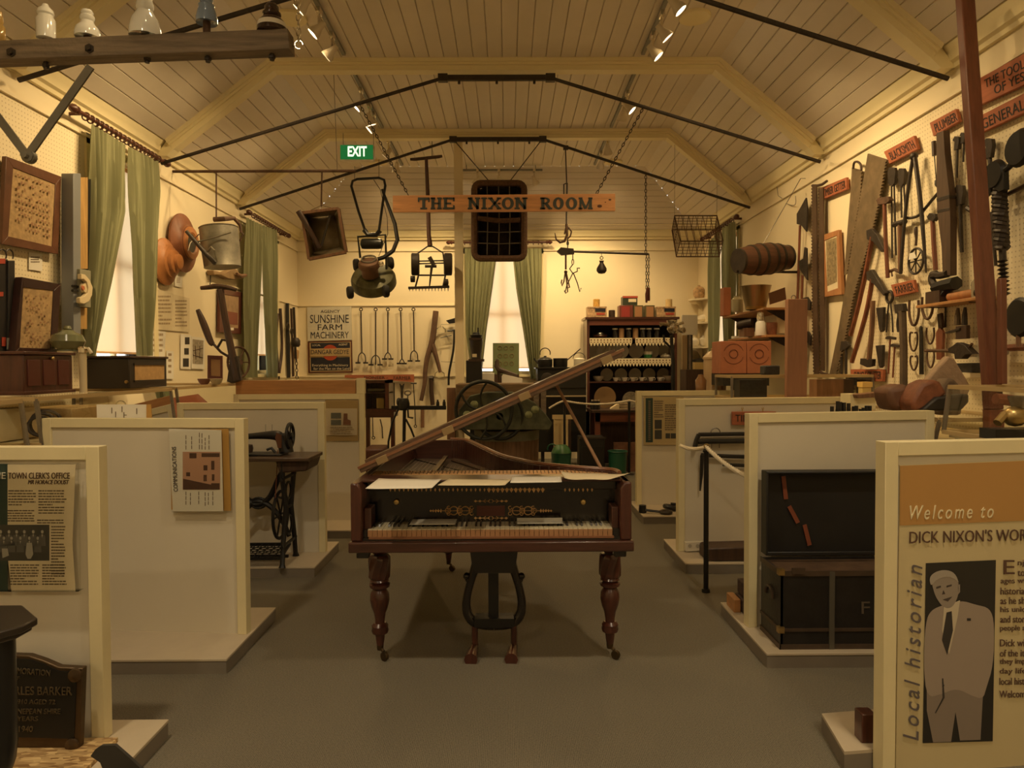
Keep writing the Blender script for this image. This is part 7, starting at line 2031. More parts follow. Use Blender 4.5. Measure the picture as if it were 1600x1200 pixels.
q = V((at(904, 0, RY + 0.2).x, RY + 0.2, Z0))
m = MB();m.lathe([(0.075, 0), (0.08, 0.01), (0.08, 0.11), (0.085, 0.115), (0.06, 0.13), (0.012, 0.135), (0.012, 0.155), (0, 0.157)], q, n=20); obj('body', m, china, t)
m = MB();m.ring(q + V((0, 0, 0.12)), (0, 1, 0), 0.09, 0.005, 18, 5, arc=(0, 0.5)); obj('handle', m, iron, t)
# ---------------------------------------------------------------- dresser with china and tins
t = thing('kitchen_dresser', 'dark timber kitchen dresser with paper edged shelves against the back wall', 'dresser')
DY, DD = 10.72, 0.5
dx0, dx1 = at(917, 500, DY).x, at(1058, 500, DY).x
zz = lambda y: at(980, y, DY).z
ztop = zz(497)
for x in (dx0, dx1 - 0.04): m = MB();m.bb((x, DY, 0), (x + 0.04, DY + DD, ztop)); obj('side_panel', m, mahogz, t)
m = MB();m.bb((dx0 - 0.03, DY - 0.03, ztop - 0.02), (dx1 + 0.03, DY + DD, ztop + 0.015)); obj('top_board', m, mahog, t)
m = MB();m.bb((dx0 + 0.04, DY, zz(508)), (dx1 - 0.04, DY + 0.02, ztop - 0.02)); obj('frieze', m, mat('dresser_red_frieze', (0.17, 0.05, 0.03), 0.5), t)
m = MB();m.bb((dx0 + 0.04, DY + DD - 0.02, 0.5), (dx1 - 0.04, DY + DD, ztop)); obj('back_board', m, mat('dark_dresser_back', (0.03, 0.018, 0.012), 0.7), t)
shelf_z = [zz(528), zz(560), zz(596)]
edge_m = mat('scalloped_shelf_paper', (0.72, 0.62, 0.40), 0.8)
for k_, z in enumerate(shelf_z):
 m = MB();m.bb((dx0 + 0.04, DY, z - 0.02), (dx1 - 0.04, DY + DD - 0.02, z)); obj('shelf', m, mahog, t)
 if k_ == 2: continue
 m = MB();m2 = MB()
 n = 26
 w_ = (dx1 - dx0 - 0.08) / n
 for i in range(n):
  if k_ == 0 and i in (13,): continue
  x = dx0 + 0.04 + w_ * i
  m.prism([(x, DY - 0.006, z), (x + w_, DY - 0.006, z), (x + w_, DY - 0.006, z - 0.07), (x + w_ * 0.75, DY - 0.006, z - 0.105), (x + w_ * 0.5, DY - 0.006, z - 0.125), (x + w_ * 0.25, DY - 0.006, z - 0.105), (x, DY - 0.006, z - 0.07)], (0, 0.002, 0))
  m2.lathe([(0.011, 0), (0.011, 0.001)], (x + w_ / 2, DY - 0.008, z - 0.03), (0, -1, 0), 8); m2.lathe([(0.009, 0), (0.009, 0.001)], (x + w_ / 2, DY - 0.008, z - 0.065), (0, -1, 0), 8)
 e = obj('shelf_paper', m, edge_m, t, 'cream scalloped paper edging'); obj('dots', m2, MATS['dark_red_panel'], e)
m = MB();m.bb((dx0 - 0.02, DY - 0.12, 0.80), (dx1 + 0.02, DY + DD, 0.84)); obj('counter', m, mahog, t)
m = MB();m.bb((dx0, DY, 0), (dx1, DY + DD - 0.03, 0.80)); obj('cupboard', m, darkwood, t)
def pot(name, label, cat, x, y0, y1, r_, m_, Y, group=None, prof=None, zb=None, lid=None):
 q = at(x, y0, Y)
 z = q.z if zb is None else zb
 H = at(x, y1, Y).z - z if zb is None else (at(x, y1, Y).z - at(x, y0, Y).z)
 pf = prof or [(1, 0), (1, 0.95), (0.9, 1), (0, 1)]
 m = MB();m.lathe([(a * r_, b * H) for a, b in pf], (q.x, Y, z), n=18)
 if not lid: return obj(name, m, m_, None, label, cat, group)
 t = thing(name, label, cat, group)
 obj('body', m, m_, t)
 m = MB();m.lathe([(r_ * 1.03, H * 0.97), (r_ * 1.03, H * 1.1), (0, H * 1.12)], (q.x, Y, z), n=18); obj('lid', m, lid, t)
 return t
# tins on top of the dresser
zt_ = ztop + 0.016
arn = mat('biscuit_tin_print', (0.50, 0.33, 0.18), 0.4, var=0.55, sc_=22)
for args in (('square printed biscuit tin at the left end of the dresser top', 918, 479, 948, 497, arn, None), ('square printed biscuit tin at the right end of the dresser top', 1026, 479, 1056, 497, arn, None),
             ('wide dark tin with a red front in the middle of the dresser top', 968, 477, 989, 497, mat('dark_red_tin', (0.17, 0.045, 0.03), 0.4), (971, 479, 984, 496, mat('red_tin_front', (0.30, 0.04, 0.035), 0.4))),
             ('green tin with a tan label, left of two alike on the dresser top', 990, 477, 1005, 497, mat('green_tin', (0.10, 0.085, 0.035), 0.4), (992, 479, 1003, 495, mat('tan_red_label', (0.36, 0.18, 0.08), 0.5))),
             ('green tin with a tan label, right of two alike on the dresser top', 1008, 477, 1023, 497, MATS['green_tin'], (1010, 479, 1021, 495, MATS['tan_red_label']))):
 lb, x0, y0, x1, y1, mm, inset = args
 t = boxobj('food_tin', lb, 'tin', x0, y0, x1, y1, 10.8, 0.22, mm, zt_, group='tins on the dresser top', parts=(('label', inset[:4], inset[4]),) if inset else (('lid_band', (x0, y0, x1, y0 + 2), mm), ('dark_label', (x0 + 12, y0 + 3, x1 - 2, y0 + 8), e2), ('red_label', (x0 + 14, y0 + 10, x1 - 3, y0 + 13), redl)))
t = boxobj('food_tin', 'green and black tin with a red lid stacked on the wide dark tin', 'tin', 973, 463, 996, 477, 10.82, 0.18, mat('green_black_tin', (0.04, 0.05, 0.03), 0.4), None, group='tins on the dresser top', parts=(('red_lid', (973, 462.5, 996.5, 465.5), redl), ('label', (982, 467, 994, 472), paper2)))
t.location.z += 0.0
pot('round_tin', 'round orange patterned tin standing on the left biscuit tin', 'tin', 932, 479, 467, 0.052, mat('orange_tin', (0.52, 0.30, 0.07), 0.4, var=0.4, sc_=30), 10.9, 'tins on the dresser top', zb=at(932, 478.6, 10.8).z)
pot('round_tin', 'round cream tin standing on the right biscuit tin', 'tin', 1045, 479, 467, 0.052, mat('cream_tin', (0.58, 0.42, 0.20), 0.4, var=0.2, sc_=30), 10.9, 'tins on the dresser top', zb=at(1045, 478.6, 10.8).z)
pot('round_tin', 'small dark tin beside the left biscuit tin', 'tin', 956, 497, 485, 0.05, mat('dark_tin_paint', (0.05, 0.03, 0.02), 0.4), 10.9, 'tins on the dresser top', zb=zt_)
# jars on the upper shelf
darkjar = mat('dark_jar_glass', (0.02, 0.015, 0.012), 0.15, coat=0.5)
tanjar = mat('tan_stoneware', (0.42, 0.24, 0.11), 0.35)
for i, (x, h, mm, ld, lb) in enumerate(((961, 524, darkjar, china, 'dark jar with a cream lid, first from the left on the upper dresser shelf'), (971, 524, tanjar, tanjar, 'tan stoneware jar, left of two on the upper dresser shelf'), (982, 524, darkjar, china, 'dark jar with a cream lid, between the two tan jars'), (993, 524, tanjar, tanjar, 'tan stoneware jar, right of two on the upper dresser shelf'), (1004, 524, darkjar, china, 'dark jar right beside the second tan jar on the upper dresser shelf'), (1014, 524, darkjar, china, 'dark jar, second from the right on the upper dresser shelf'), (1026, 524, darkjar, china, 'dark jar, rightmost on the upper dresser shelf'))):
 pot('storage_jar', lb, 'jar', x, 528, 514, 0.042, mm, DY + 0.12, 'jars on the upper dresser shelf', zb=shelf_z[0], lid=ld)
q = at(938, 526, DY + 0.15)
t = thing('covered_dish', 'silver covered dish at the left of the upper dresser shelf', 'dish')
m = MB();m.lathe([(0.07, 0), (0.11, 0.03), (0.125, 0.05), (0.115, 0.06), (0.10, 0.085), (0.02, 0.10), (0, 0.115)], (q.x, DY + 0.16, shelf_z[0]), n=22); obj('dish', m, chrome, t)
# plates standing at the back of the middle shelf
pm = mat('pale_plate', (0.85, 0.77, 0.60), 0.25, coat=0.3)
plate = None
for i, x in enumerate((929, 943, 957, 971)):
 if plate is None:
  q = at(x, 560, DY + 0.38); r_ = 0.115
  plate = thing('dinner_plate', 'pale plate standing at the far left of the middle dresser shelf', 'plate', 'plates standing on the middle dresser shelf')
  m = MB();m.lathe([(0, 0), (r_ * 0.6, 0.0), (r_, -0.018), (r_, -0.022), (r_ * 0.6, -0.008), (0, -0.008)], (q.x, DY + 0.40, shelf_z[1] + r_ + 0.004), (0, 1, 0.12), 26); obj('well', m, pm, plate)
 else:
  dup(plate, off=((at(x, 560, DY + 0.38).x - q.x), 0, 0), label='pale plate standing on the middle dresser shelf, %s from the left' % ('second', 'third', 'fourth')[i - 1])
for x, lb, r_ in ((994, 'round pressed glass plate in the middle of the middle dresser shelf', 0.12), (1019, 'pale plate behind the green and cream bowl on the dresser', 0.12), (1040, 'pale plate behind the butter dish on the dresser', 0.115)):
 q2 = at(x, 560, DY + 0.38); t = thing('dinner_plate', lb, 'plate', 'plates standing on the middle dresser shelf')
 m = MB();m.lathe([(0, 0), (r_ * 0.6, 0.0), (r_, -0.018), (r_, -0.022), (r_ * 0.6, -0.008), (0, -0.008)], (q2.x, DY + 0.40, shelf_z[1] + r_ + 0.004), (0, 1, 0.12), 26); obj('well', m, pm if x != 994 else mat('pressed_glass', (0.58, 0.51, 0.38), 0.2, coat=0.5), t)
 m = MB();m.ring((q2.x, DY + 0.39, shelf_z[1] + r_ + 0.004), (0, 1, 0.12), r_ * 0.98, 0.004, 26, 5); obj('rim', m, gilt, t)
t = pot('teapot', 'small cream teapot with orange flowers on the middle dresser shelf', 'teapot', 951, 560, 549, 0.05, china, DY + 0.2, zb=shelf_z[1], prof=[(0.6, 0), (1, 0.3), (1, 0.6), (0.5, 0.9), (0.15, 1.0), (0, 1.05)], lid=china)
m = MB();q = V((at(951, 560, DY + .2).x, DY + 0.2, shelf_z[1] + 0.06)); m.tube([q + V((-0.05, 0, -0.01)), q + V((-0.09, 0, 0.03))], [0.014, 0.008], 7); obj('spout', m, china, t)
m = MB();m.ring(q + V((0.06, 0, 0)), (0, 1, 0), 0.028, 0.006, 14, 5); obj('handle', m, china, t)
t = thing('china_bowl', 'cream bowl with a green leafy lower half on the middle dresser shelf', 'bowl')
q = V((at(1012, 560, DY + .2).x, DY + 0.18, shelf_z[1]))
m = MB();m.lathe([(0.045, 0), (0.06, 0.01), (0.068, 0.06)], q, n=20); obj('green_leaves', m, mat('green_china', (0.05, 0.24, 0.07), 0.3), t)
m = MB();m.lathe([(0.068, 0.06), (0.075, 0.105), (0.07, 0.105), (0.05, 0.02), (0, 0.015)], q, n=20); obj('bowl', m, china, t)
t = thing('butter_dish', 'cream covered butter dish on the right of the middle dresser shelf', 'dish')
q = V((at(1040, 560, DY + .2).x, DY + 0.18, shelf_z[1]))
m = MB();m.lathe([(0.05, 0), (0.085, 0.02), (0.09, 0.03), (0.06, 0.03)], q, n=20); obj('dish', m, china, t)
m = MB();m.lathe([(0.072, 0.03), (0.06, 0.06), (0.015, 0.072), (0.015, 0.085), (0, 0.087)], q, n=20); obj('cover', m, china, t)
cup = None
for i, x in enumerate((962, 976, 989, 1003, 1017, 1031)):
 if cup is None:
  q = V((at(x, 595, DY + .12).x, DY + 0.12, shelf_z[2]))
  cup = thing('tea_cup', 'tea cup on the lowest dresser shelf, first from the left', 'cup', 'tea cups on the lowest dresser shelf')
  m = MB();m.lathe([(0.025, 0), (0.03, 0.006), (0.05, 0.06), (0.047, 0.06), (0.024, 0.01), (0, 0.008)], q, n=18); obj('bowl', m, china, cup)
  m = MB();m.ring(q + V((0.052, 0, 0.035)), (0, 1, 0), 0.018, 0.004, 12, 5); obj('handle', m, china, cup)
 else: dup(cup, off=(at(x, 595, DY + .12).x - q.x, 0, 0), label='tea cup on the lowest dresser shelf, %s from the left' % ('second', 'third', 'fourth', 'fifth', 'sixth')[i - 1])
for x, lb in ((935, 'cut glass bowl left of the tea cups on the lowest dresser shelf'), (1044, 'cut glass bowl right of the tea cups on the lowest dresser shelf')):
 q2 = V((at(x, 595, DY + .2).x, DY + 0.2, shelf_z[2])); m = MB();m.lathe([(0.04, 0), (0.075, 0.04), (0.088, 0.08), (0.082, 0.08), (0.07, 0.04), (0, 0.015)], q2, n=22); obj('glass_bowl', m, MATS['pressed_glass'], None, lb, 'bowl', 'cut glass bowls on the lowest dresser shelf')
for i, x in enumerate((948, 970, 992, 1014, 1036)):
 r_ = 0.10; q2 = at(x, 590, DY + .4); m = MB();m.lathe([(0, 0), (r_ * 0.6, 0.0), (r_, -0.016), (r_, -0.02), (0, -0.008)], (q2.x, DY + 0.41, shelf_z[2] + r_ + 0.003), (0, 1, 0.1), 24)
 obj('glass_plate', m, MATS['pressed_glass'], None, 'glass plate standing behind the tea cups on the lowest dresser shelf, %s from the left' % ('first', 'second', 'third', 'fourth', 'fifth')[i], 'plate', 'glass plates on the lowest dresser shelf')
# table before the dresser with platters
KT = 9.75
t = thing('kitchen_table', 'red-brown kitchen table with platters before the dresser', 'table')
xa, xb = at(930, 640, KT).x, at(1000, 640, KT).x + 0.25
z_ = at(950, 641, KT).z
m = MB();m.bb((xa - 0.05, KT - 0.05, z_ - 0.03), (xb, KT + 0.75, z_)); obj('tabletop', m, darkwood, t)
m = MB();m.bb((xa, KT, z_ - 0.16), (xb - 0.04, KT + 0.02, z_ - 0.03)); obj('apron', m, mat('red_brown_apron', (0.22, 0.065, 0.03), 0.45, wood='x'), t)
for x in (xa, xb - 0.1):
 for y in (KT, KT + 0.62): m = MB();m.bb((x, y, 0), (x + 0.07, y + 0.07, z_ - 0.03)); obj('leg', m, mat('red_brown_leg', (0.18, 0.055, 0.028), 0.45), t)
for x, y, r_, lb, mm in ((945, 620, 17, 'large tan oval platter standing on the kitchen table', mat('tan_platter', (0.30, 0.19, 0.09), 0.4)), (985, 628, 13, 'blue patterned plate standing at the right of the kitchen table', mat('blue_pattern_plate', (0.30, 0.27, 0.20), 0.3, var=0.5, sc_=40))):
 Yp = KT + 0.5; rr = r_ * Yp / F
 t = thing('platter', lb, 'platter')
 m = MB();m.lathe([(0, 0), (rr * 0.7, 0.0), (rr, -0.02), (rr, -0.026), (0, -0.01)], (at(x, y, Yp).x, Yp, z_ + rr + 0.002), (0, 1, 0.15), 30); obj('well', m, mm, t)
 m = MB();m.ring((at(x, y, Yp).x, Yp - 0.01, z_ + rr + 0.002), (0, 1, 0.15), rr * 0.72, 0.003, 28, 5); obj('rim_line', m, darkwood, t)
m = MB();q = at(960, 634, KT + .25); m.prism([q + V((-0.06, 0, 0)), q + V((0.06, 0, 0)), q + V((0.06, 0, 0.07)), q + V((0.03, 0, 0.07)), q + V((-0.05, 0, 0.02))], (0, 0.12, 0)); o = obj('folded_cloth', m, mat('cream_cloth', (0.70, 0.58, 0.36), 0.9), None, 'cream folded cloth on the kitchen table', 'cloth'); o.location.z = z_ + 0.001
m = MB()
for k_ in range(3): m.bb((at(968, 0, KT + .2).x, KT + 0.2, z_ + 0.035 * k_), (at(983, 0, KT + .2).x, KT + 0.4, z_ + 0.035 * k_ + 0.018)); m.bb((at(969, 0, KT + .2).x, KT + 0.21, z_ + 0.035 * k_ + 0.018), (at(982, 0, KT + .2).x, KT + 0.39, z_ + 0.035 * k_ + 0.035))
obj('folded_cloth', m, mat('striped_cloth', (0.40, 0.32, 0.20), 0.9, var=0.4), None, 'striped folded cloth beside the cream one on the kitchen table', 'cloth')
pot('black_pot', 'small black pot with a bright lid at the left of the kitchen table', 'pot', 930, 640, 626, 0.07, black, KT + 0.2, zb=z_, lid=chrome)
# things on the floor before the range and table
t = thing('enamel_bucket', 'dark green enamel bucket with a lighter lid and arched handle before the range', 'bucket')
GY = 9.2
q = V((at(877, 720, GY).x, GY, 0)); H = at(877, 707, GY).z; R_ = 16 * GY / F
m = MB();m.lathe([(R_ * 0.85, 0), (R_, H), (R_ * 1.04, H)], q, n=24); obj('body', m, green_en, t)
m = MB();m.lathe([(R_ * 0.98, H), (R_ * 0.8, H + 0.06), (R_ * 0.5, H + 0.1), (0, H + 0.105)], q, n=24); obj('lid', m, mat('light_green_enamel', (0.05, 0.16, 0.05), 0.35, coat=0.3), t)
m = MB();m.ring(q + V((-R_ * 0.9, 0, H + 0.05)), (0, 1, 0), 0.06, 0.01, 16, 6, arc=(-0.05, 0.55)); obj('handle', m, green_en, t)
t = thing('enamel_bucket', 'dark green enamel tub below the kitchen table', 'bucket')
q = V((at(965, 720, GY + 0.2).x, GY + 0.2, 0)); H = at(965, 705, GY + 0.2).z; R_ = 15 * GY / F
m = MB();m.lathe([(R_ * 0.9, 0), (R_, H), (R_ * 0.95, H), (R_ * 0.85, 0.05), (0, 0.04)], q, n=24); obj('body', m, green_en, t)
m = MB();m.ring(q + V((0, 0, H)), (0, 0, 1), R_, 0.01, 26, 6); obj('rim', m, green_en, t)
boxobj('camp_oven', 'square black camp oven standing before the range', 'oven', 905, 683, 945, 730, 9.35, 0.3, MATS['black_range_iron'], 0.0, 0.015, parts=(('door', (909, 698, 941, 726), black), ('door_rim', (904, 683, 948, 686), iron)))
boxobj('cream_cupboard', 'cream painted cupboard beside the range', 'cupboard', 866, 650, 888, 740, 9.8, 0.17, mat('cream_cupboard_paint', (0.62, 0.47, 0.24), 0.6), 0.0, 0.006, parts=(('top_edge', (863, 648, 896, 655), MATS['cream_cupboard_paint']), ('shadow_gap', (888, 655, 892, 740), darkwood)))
t = thing('brick_hearth', 'red-brown brick stack at the right of the floor before the dresser', 'bricks')
for k_, (x0, y0, x1, y1) in enumerate(((960, 692, 1002, 701), (962, 701, 1004, 710), (985, 706, 1000, 735))):
 m = MB();m.bb(at(x0, y0, 9.85), at(x1, y1, 9.95)); obj('brick_course', m, mat('hearth_brick', (0.20, 0.09, 0.05), 0.85, var=0.3), t)
m = MB();m.bb((at(962, 0, 9.86).x, 9.86, 0), (at(1002, 0, 9.86).x, 9.94, at(0, 710, 9.85).z)); obj('base', m, darkwood, t)
# ---------------------------------------------------------------- cream separator and crockery shelves at the back right
t = thing('cream_separator', 'bright metal cream separator with spouts on a black curved stand before the dresser', 'cream separator')
ZY = 9.0
s_ = lambda x, y, d=0: at(x, y, ZY + d)
m = MB();m.lathe([(0.05, 0), (0.075, 0.03), (0.08, 0.08), (0.05, 0.12), (0.04, 0.14)], s_(1053, 521), n=18); m.lathe([(0.03, 0), (0.065, 0.03), (0.07, 0.05), (0.0, 0.06)], s_(1050, 507), n=18); obj('bowl', m, chrome, t)
m = MB();m.tube([s_(1046, 508), s_(1036, 506), s_(1031, 507)], [0.02, 0.022, 0.03], 9); m.tube([s_(1056, 508, -.05), s_(1068, 504, -.05)], 0.018, 8); m.tube([s_(1050, 514, -.08), s_(1043, 514, -.1)], 0.018, 8); obj('spout', m, mat('bright_tin', (0.45, 0.38, 0.26), 0.25, 0.9), t)
m = MB();m.lathe([(0.032, -0.03), (0.038, 0.0), (0.038, 0.03), (0.025, 0.03), (0.02, 0)], s_(1066, 516, -0.08), (0.5, -0.86, 0), 16); obj('outlet', m, chrome, t)
m = MB();m.tube([s_(1049, 523), s_(1050, 545), s_(1052, 570), V((s_(1052, 0).x, ZY, 0.02))], [0.02, 0.022, 0.026, 0.04], 9); m.tube([s_(1037, 523), s_(1038, 533), s_(1046, 541), s_(1052, 545)], 0.014, 7); obj('stand', m, black, t)
boxobj('white_board', 'blank white card leaning behind the bright cream separator', 'card', 1066, 492, 1090, 523, 9.3, 0.03, paper, None, 0.002, parts=(('prop', (1076, 523, 1080, 748), steel),))
boxobj('glazed_panel', 'tall black framed glass panel right of the cream separator', 'panel', 1075, 523, 1082, 640, 9.45, 0.05, black, 0.0, 0.003)
boxobj('timber_upright', 'pale timber upright left of the black framed panel', 'upright', 1066, 524, 1074, 640, 9.45, 0.05, mat('pale_upright', (0.35, 0.24, 0.12), 0.6), 0.0, 0.003)
t = thing('corner_shelves', 'white corner shelves of crockery on the right wall behind the curtain', 'shelves')
zs = [at(1090, y, 10.9).z for y in (466, 503, 541, 568)]
xs0 = at(1078, 500, 10.85).x
for k_, z in enumerate(zs):
 m = MB();m.prism([(xs0 + 0.02 * (k_ % 2), 10.95, z - 0.02), (XR - 0.01, 10.70, z - 0.02), (XR - 0.01, 11.25, z - 0.02), (xs0 + 0.1, 11.25, z - 0.02)], (0, 0, 0.025)); obj('shelf', m, mat('white_shelf_paint', (0.72, 0.62, 0.42), 0.5), t)
 m = MB();m.prism([(XR - 0.012, 11.0, z - 0.02), (XR - 0.012, 11.0, z - 0.2), (xs0 + 0.12, 11.0, z - 0.02)], (0, 0.02, 0)); obj('bracket', m, MATS['white_shelf_paint'], t)
for i, (x, k_, r_, h, mm, lb) in enumerate(((1092, 0, 0.09, 0.2, arn, 'stack of patterned plates on the top corner shelf'), (1099, 1, 0.1, 0.12, china, 'cream tureen on the second corner shelf'), (1086, 2, 0.07, 0.14, china, 'cream cheese dish, left on the third corner shelf'), (1100, 2, 0.07, 0.17, china, 'cream jug, right on the third corner shelf'), (1092, 3, 0.10, 0.08, MATS['dark_tin'], 'dark metal dish on the lowest corner shelf'))):
 Yq = 10.98; q = V((at(x, 500, Yq).x, Yq, zs[k_] + 0.006))
 m = MB();m.lathe([(r_ * 0.7, 0), (r_, h * 0.3), (r_, h * 0.65), (r_ * 0.55, h * 0.88), (0.02, h * 0.92), (0.02, h), (0, h)], q, n=18); o = obj('crockery', m, mm, None, lb, 'crockery', 'crockery on the corner shelves')
t = thing('ceramic_water_filter', 'large cream stoneware water filter with a domed lid on the right', 'water filter')
fy = 7.5; q = V((at(1114, 612, fy).x, fy, at(0, 612, fy).z)); k_ = fy / F
m = MB();m.lathe([(14 * k_, -0.2), (14 * k_, 0), (13 * k_, 0.02), (14.5 * k_, 0.15), (14.5 * k_, 45 * k_), (16 * k_, 46 * k_), (16 * k_, 49 * k_)], q, n=26); obj('body', m, mat('cream_stoneware', (0.62, 0.44, 0.24), 0.3, coat=0.3), t)
m = MB();m.lathe([(15.5 * k_, 49 * k_), (8 * k_, 57 * k_), (3 * k_, 59 * k_), (4 * k_, 62 * k_), (0, 64 * k_)], q, n=26); obj('lid', m, MATS['cream_stoneware'], t)
m = MB();m.ring(q + V((-0.01, -15 * k_, 0.18)), (0, 1, 0), 0.06, 0.006, 16, 5, sq=(.5, 1)); obj('relief', m, mat('dark_stoneware', (0.3, 0.17, 0.08), 0.4), t)
for x, lb in ((1095, 'amber glass jar left of the stoneware water filter'), (1126, 'amber glass jar right of the stoneware water filter')):
 q2 = V((at(x, 612, fy - 0.1).x, fy - 0.1, q.z)); m = MB();m.lathe([(0.05, -0.2), (0.055, 0), (0.058, 0.09), (0.03, 0.13), (0.03, 0.15), (0, 0.152)], q2, n=18); obj('glass_jar', m, mat('amber_jar', (0.30, 0.15, 0.06), 0.15, coat=0.5), None, lb, 'jar', 'amber jars beside the water filter')
m = MB();m.bb((at(1076, 0, fy).x, fy - 0.13, 0), (at(1134, 0, fy).x, fy + 0.3, q.z - 0.2)); obj('counter', m, panel_m, None, 'cream counter behind the farthest right partition', 'counter')
m = MB();m.poly(('y', 8.4), [(1084, 566), (1102, 566), (1102, 577), (1084, 577)], 0.12); obj('yellow_tin', m, MATS['yellow_card'], None, 'yellow tin behind the stoneware water filter', 'tin')
m = MB();q = at(1093, 577, 8.46); m.bb((q.x - 0.2, 8.3, 0), (q.x + 0.2, 8.6, q.z - 0.002)); obj('low_cupboard', m, darkwood, None, 'dark low cupboard behind the stoneware water filter', 'cupboard')
# ---------------------------------------------------------------- tools on the right wall
def tool(name, label, cat, parts, off=0.045, group='tools on the right wall'):
 t = thing(name, label, cat, group)
 for nm, k_, d, w_, mm in parts:
  m = MB()
  pl = RW(off)
  if k_ == 'p': m.poly(pl, d, w_ * 0.5)
  elif k_ == 't': m.path(pl, d, [x * 0.6 for x in w_] if isinstance(w_, list) else w_ * 0.6, 8)
  elif k_ == 'r': m.ring(pt(pl, d[0], d[1]), (1, 0, 0), d[2], w_ * 0.7, 20, 7, arc=d[3] if len(d) > 3 else (0, 1))
  elif k_ == 'd': m.lathe([(d[2] * 0.85, -w_ / 2), (d[2], 0), (d[2] * 0.85, w_ / 2)], pt(pl, d[0], d[1]), (1, 0, 0), 22)
  elif k_ == 'b': m.ball(pt(pl, d[0], d[1]), w_, 10)
  obj(nm, m, mm, t, bev=0.002 if k_ == 'p' else 0)
 return t
def wsign(label, q, txt, off=0.03, lines=None):
 """board with corners TL TR BR BL on the right wall"""
 t = thing('trade_sign', label, 'sign', 'red trade signs on the right wall')
 m = MB();m.poly(RW(off), q, 0.025); obj('board', m, signred, t, bev=0.003)
 P_ = [pt(RW(off + 0.0135), *p) for p in q]
 for s, u0, u1, v0, v1 in (lines or ((txt, 0.08, 0.92, 0.2, 0.8),)):
  f = lambda u, v: P_[0].lerp(P_[1], u).lerp(P_[3].lerp(P_[2], u), v)
  text(s, f(u0, v1), f(u1, v1), f(u0, v0), ink, t)
wsign('large red sign THE TOOLS OF YESTERYEAR at the upper right edge', [(1519, 130), (1690, 36), (1690, 92), (1524, 169)], '', lines=(('THE TOOLS', 0.13, 0.56, 0.12, 0.44), ('OF YESTERYEAR', 0.22, 0.92, 0.52, 0.84)))
wsign('red sign GENERAL TOOLS below the larger tools sign', [(1522, 187), (1680, 106), (1680, 141), (1526, 212)], 'GENERAL TOOLS')
wsign('small red sign PLUMBER beside the tall leaning pole', [(1455, 192), (1496, 170), (1501, 190), (1461, 213)], 'PLUMBER')
wsign('small red sign BLACKSMITH above the tongs', [(1383, 237), (1430, 212), (1436, 233), (1392, 256)], 'BLACKSMITH')
wsign('small red sign TIMBER GETTER above the orange framed print', [(1283, 294), (1324, 277), (1325, 296), (1284, 313)], 'TIMBER GETTER')
wsign('small red sign FARRIER above the horseshoes', [(1394, 445), (1429, 437), (1433, 456), (1400, 464)], 'FARRIER')
wsign('small red sign SHINGLE SPLITTER low on the right wall', [(1331, 577), (1382, 577), (1381, 596), (1331, 596)], 'SHINGLE SPLITTER')
def saw(name, label, left, right, teeth, off=0.05, th=0.012, mm=None):
 """blade outline from two edges; teeth on side 0 or 1"""
 e = [left, right][teeth]
 out = []
 for i in range(len(e) - 1):
  a, c = e[i], e[i + 1]
  n = max(2, int(math.hypot(c[0] - a[0], c[1] - a[1]) / 5))
  for k_ in range(n):
   f = k_ / n
   x, y = a[0] + (c[0] - a[0]) * f, a[1] + (c[1] - a[1]) * f
   out += [(x, y), (x + (2.0 if teeth else -2.0), y + 2)]
 out.append(e[-1])
 pts = (left + out[::-1]) if teeth else (out + right[::-1])
 t = thing(name, label, 'saw', 'saws on the right wall')
 m = MB();m.poly(RW(off), pts, th); obj('blade', m, mm or sawsteel, t)
 return t
t = saw('crosscut_saw', 'long upright crosscut saw, left of two beside the axes', [(1270, 288), (1270, 400), (1271, 500), (1273, 588)], [(1276, 288), (1277, 400), (1278, 500), (1279, 588)], 0, mm=mat('dark_saw_steel', (0.10, 0.06, 0.035), 0.55, 0.3, var=0.25))
t = saw('crosscut_saw', 'long upright crosscut saw, right of two beside the orange framed print', [(1281, 296), (1281, 400), (1283, 500), (1284, 578)], [(1287, 294), (1288, 400), (1289, 500), (1288, 580)], 0, mm=MATS['dark_saw_steel'])
m = MB();m.path(RW(0.07), [(1277, 290), (1285, 288), (1292, 283)], 0.013); obj('handle', m, darkwood, t)
m = MB();m.path(RW(0.07), [(1281, 581), (1287, 584), (1295, 586)], 0.013); obj('handle', m, darkwood, t)
t = saw('hand_saw', 'tapering old hand saw with an eye handle, leaning left of the big saw', [(1332, 262), (1330, 300), (1325, 360), (1320, 430)], [(1346, 266), (1345, 300), (1337, 350), (1323, 428)], 1, off=0.025)
m = MB();m.path(RW(0.06), [(1333, 264), (1334, 254), (1339, 252), (1345, 256), (1346, 266)], 0.01); obj('handle', m, darkwood, t)
saw('pit_saw', 'very long broad pit saw leaning across the middle of the right wall', [(1357, 240), (1352, 270), (1345, 310), (1335, 370), (1325, 430), (1312, 510), (1296, 590)], [(1385, 249), (1378, 290), (1368, 340), (1352, 400), (1334, 460), (1322, 520), (1305, 590)], 1, th=0.014)
wall_frame(RW(0.05), [(1283, 368), (1310, 359), (1315, 460), (1287, 464)], [(1288, 376), (1307, 368), (1309, 450), (1292, 456)], pinez, paper2, 'orange timber framed print hanging between the saws', extra=mat('etching', (0.25, 0.19, 0.10), 0.8, var=0.5, sc_=30), mount=[(1290, 376), (1306, 371), (1307, 440), (1292, 447)])
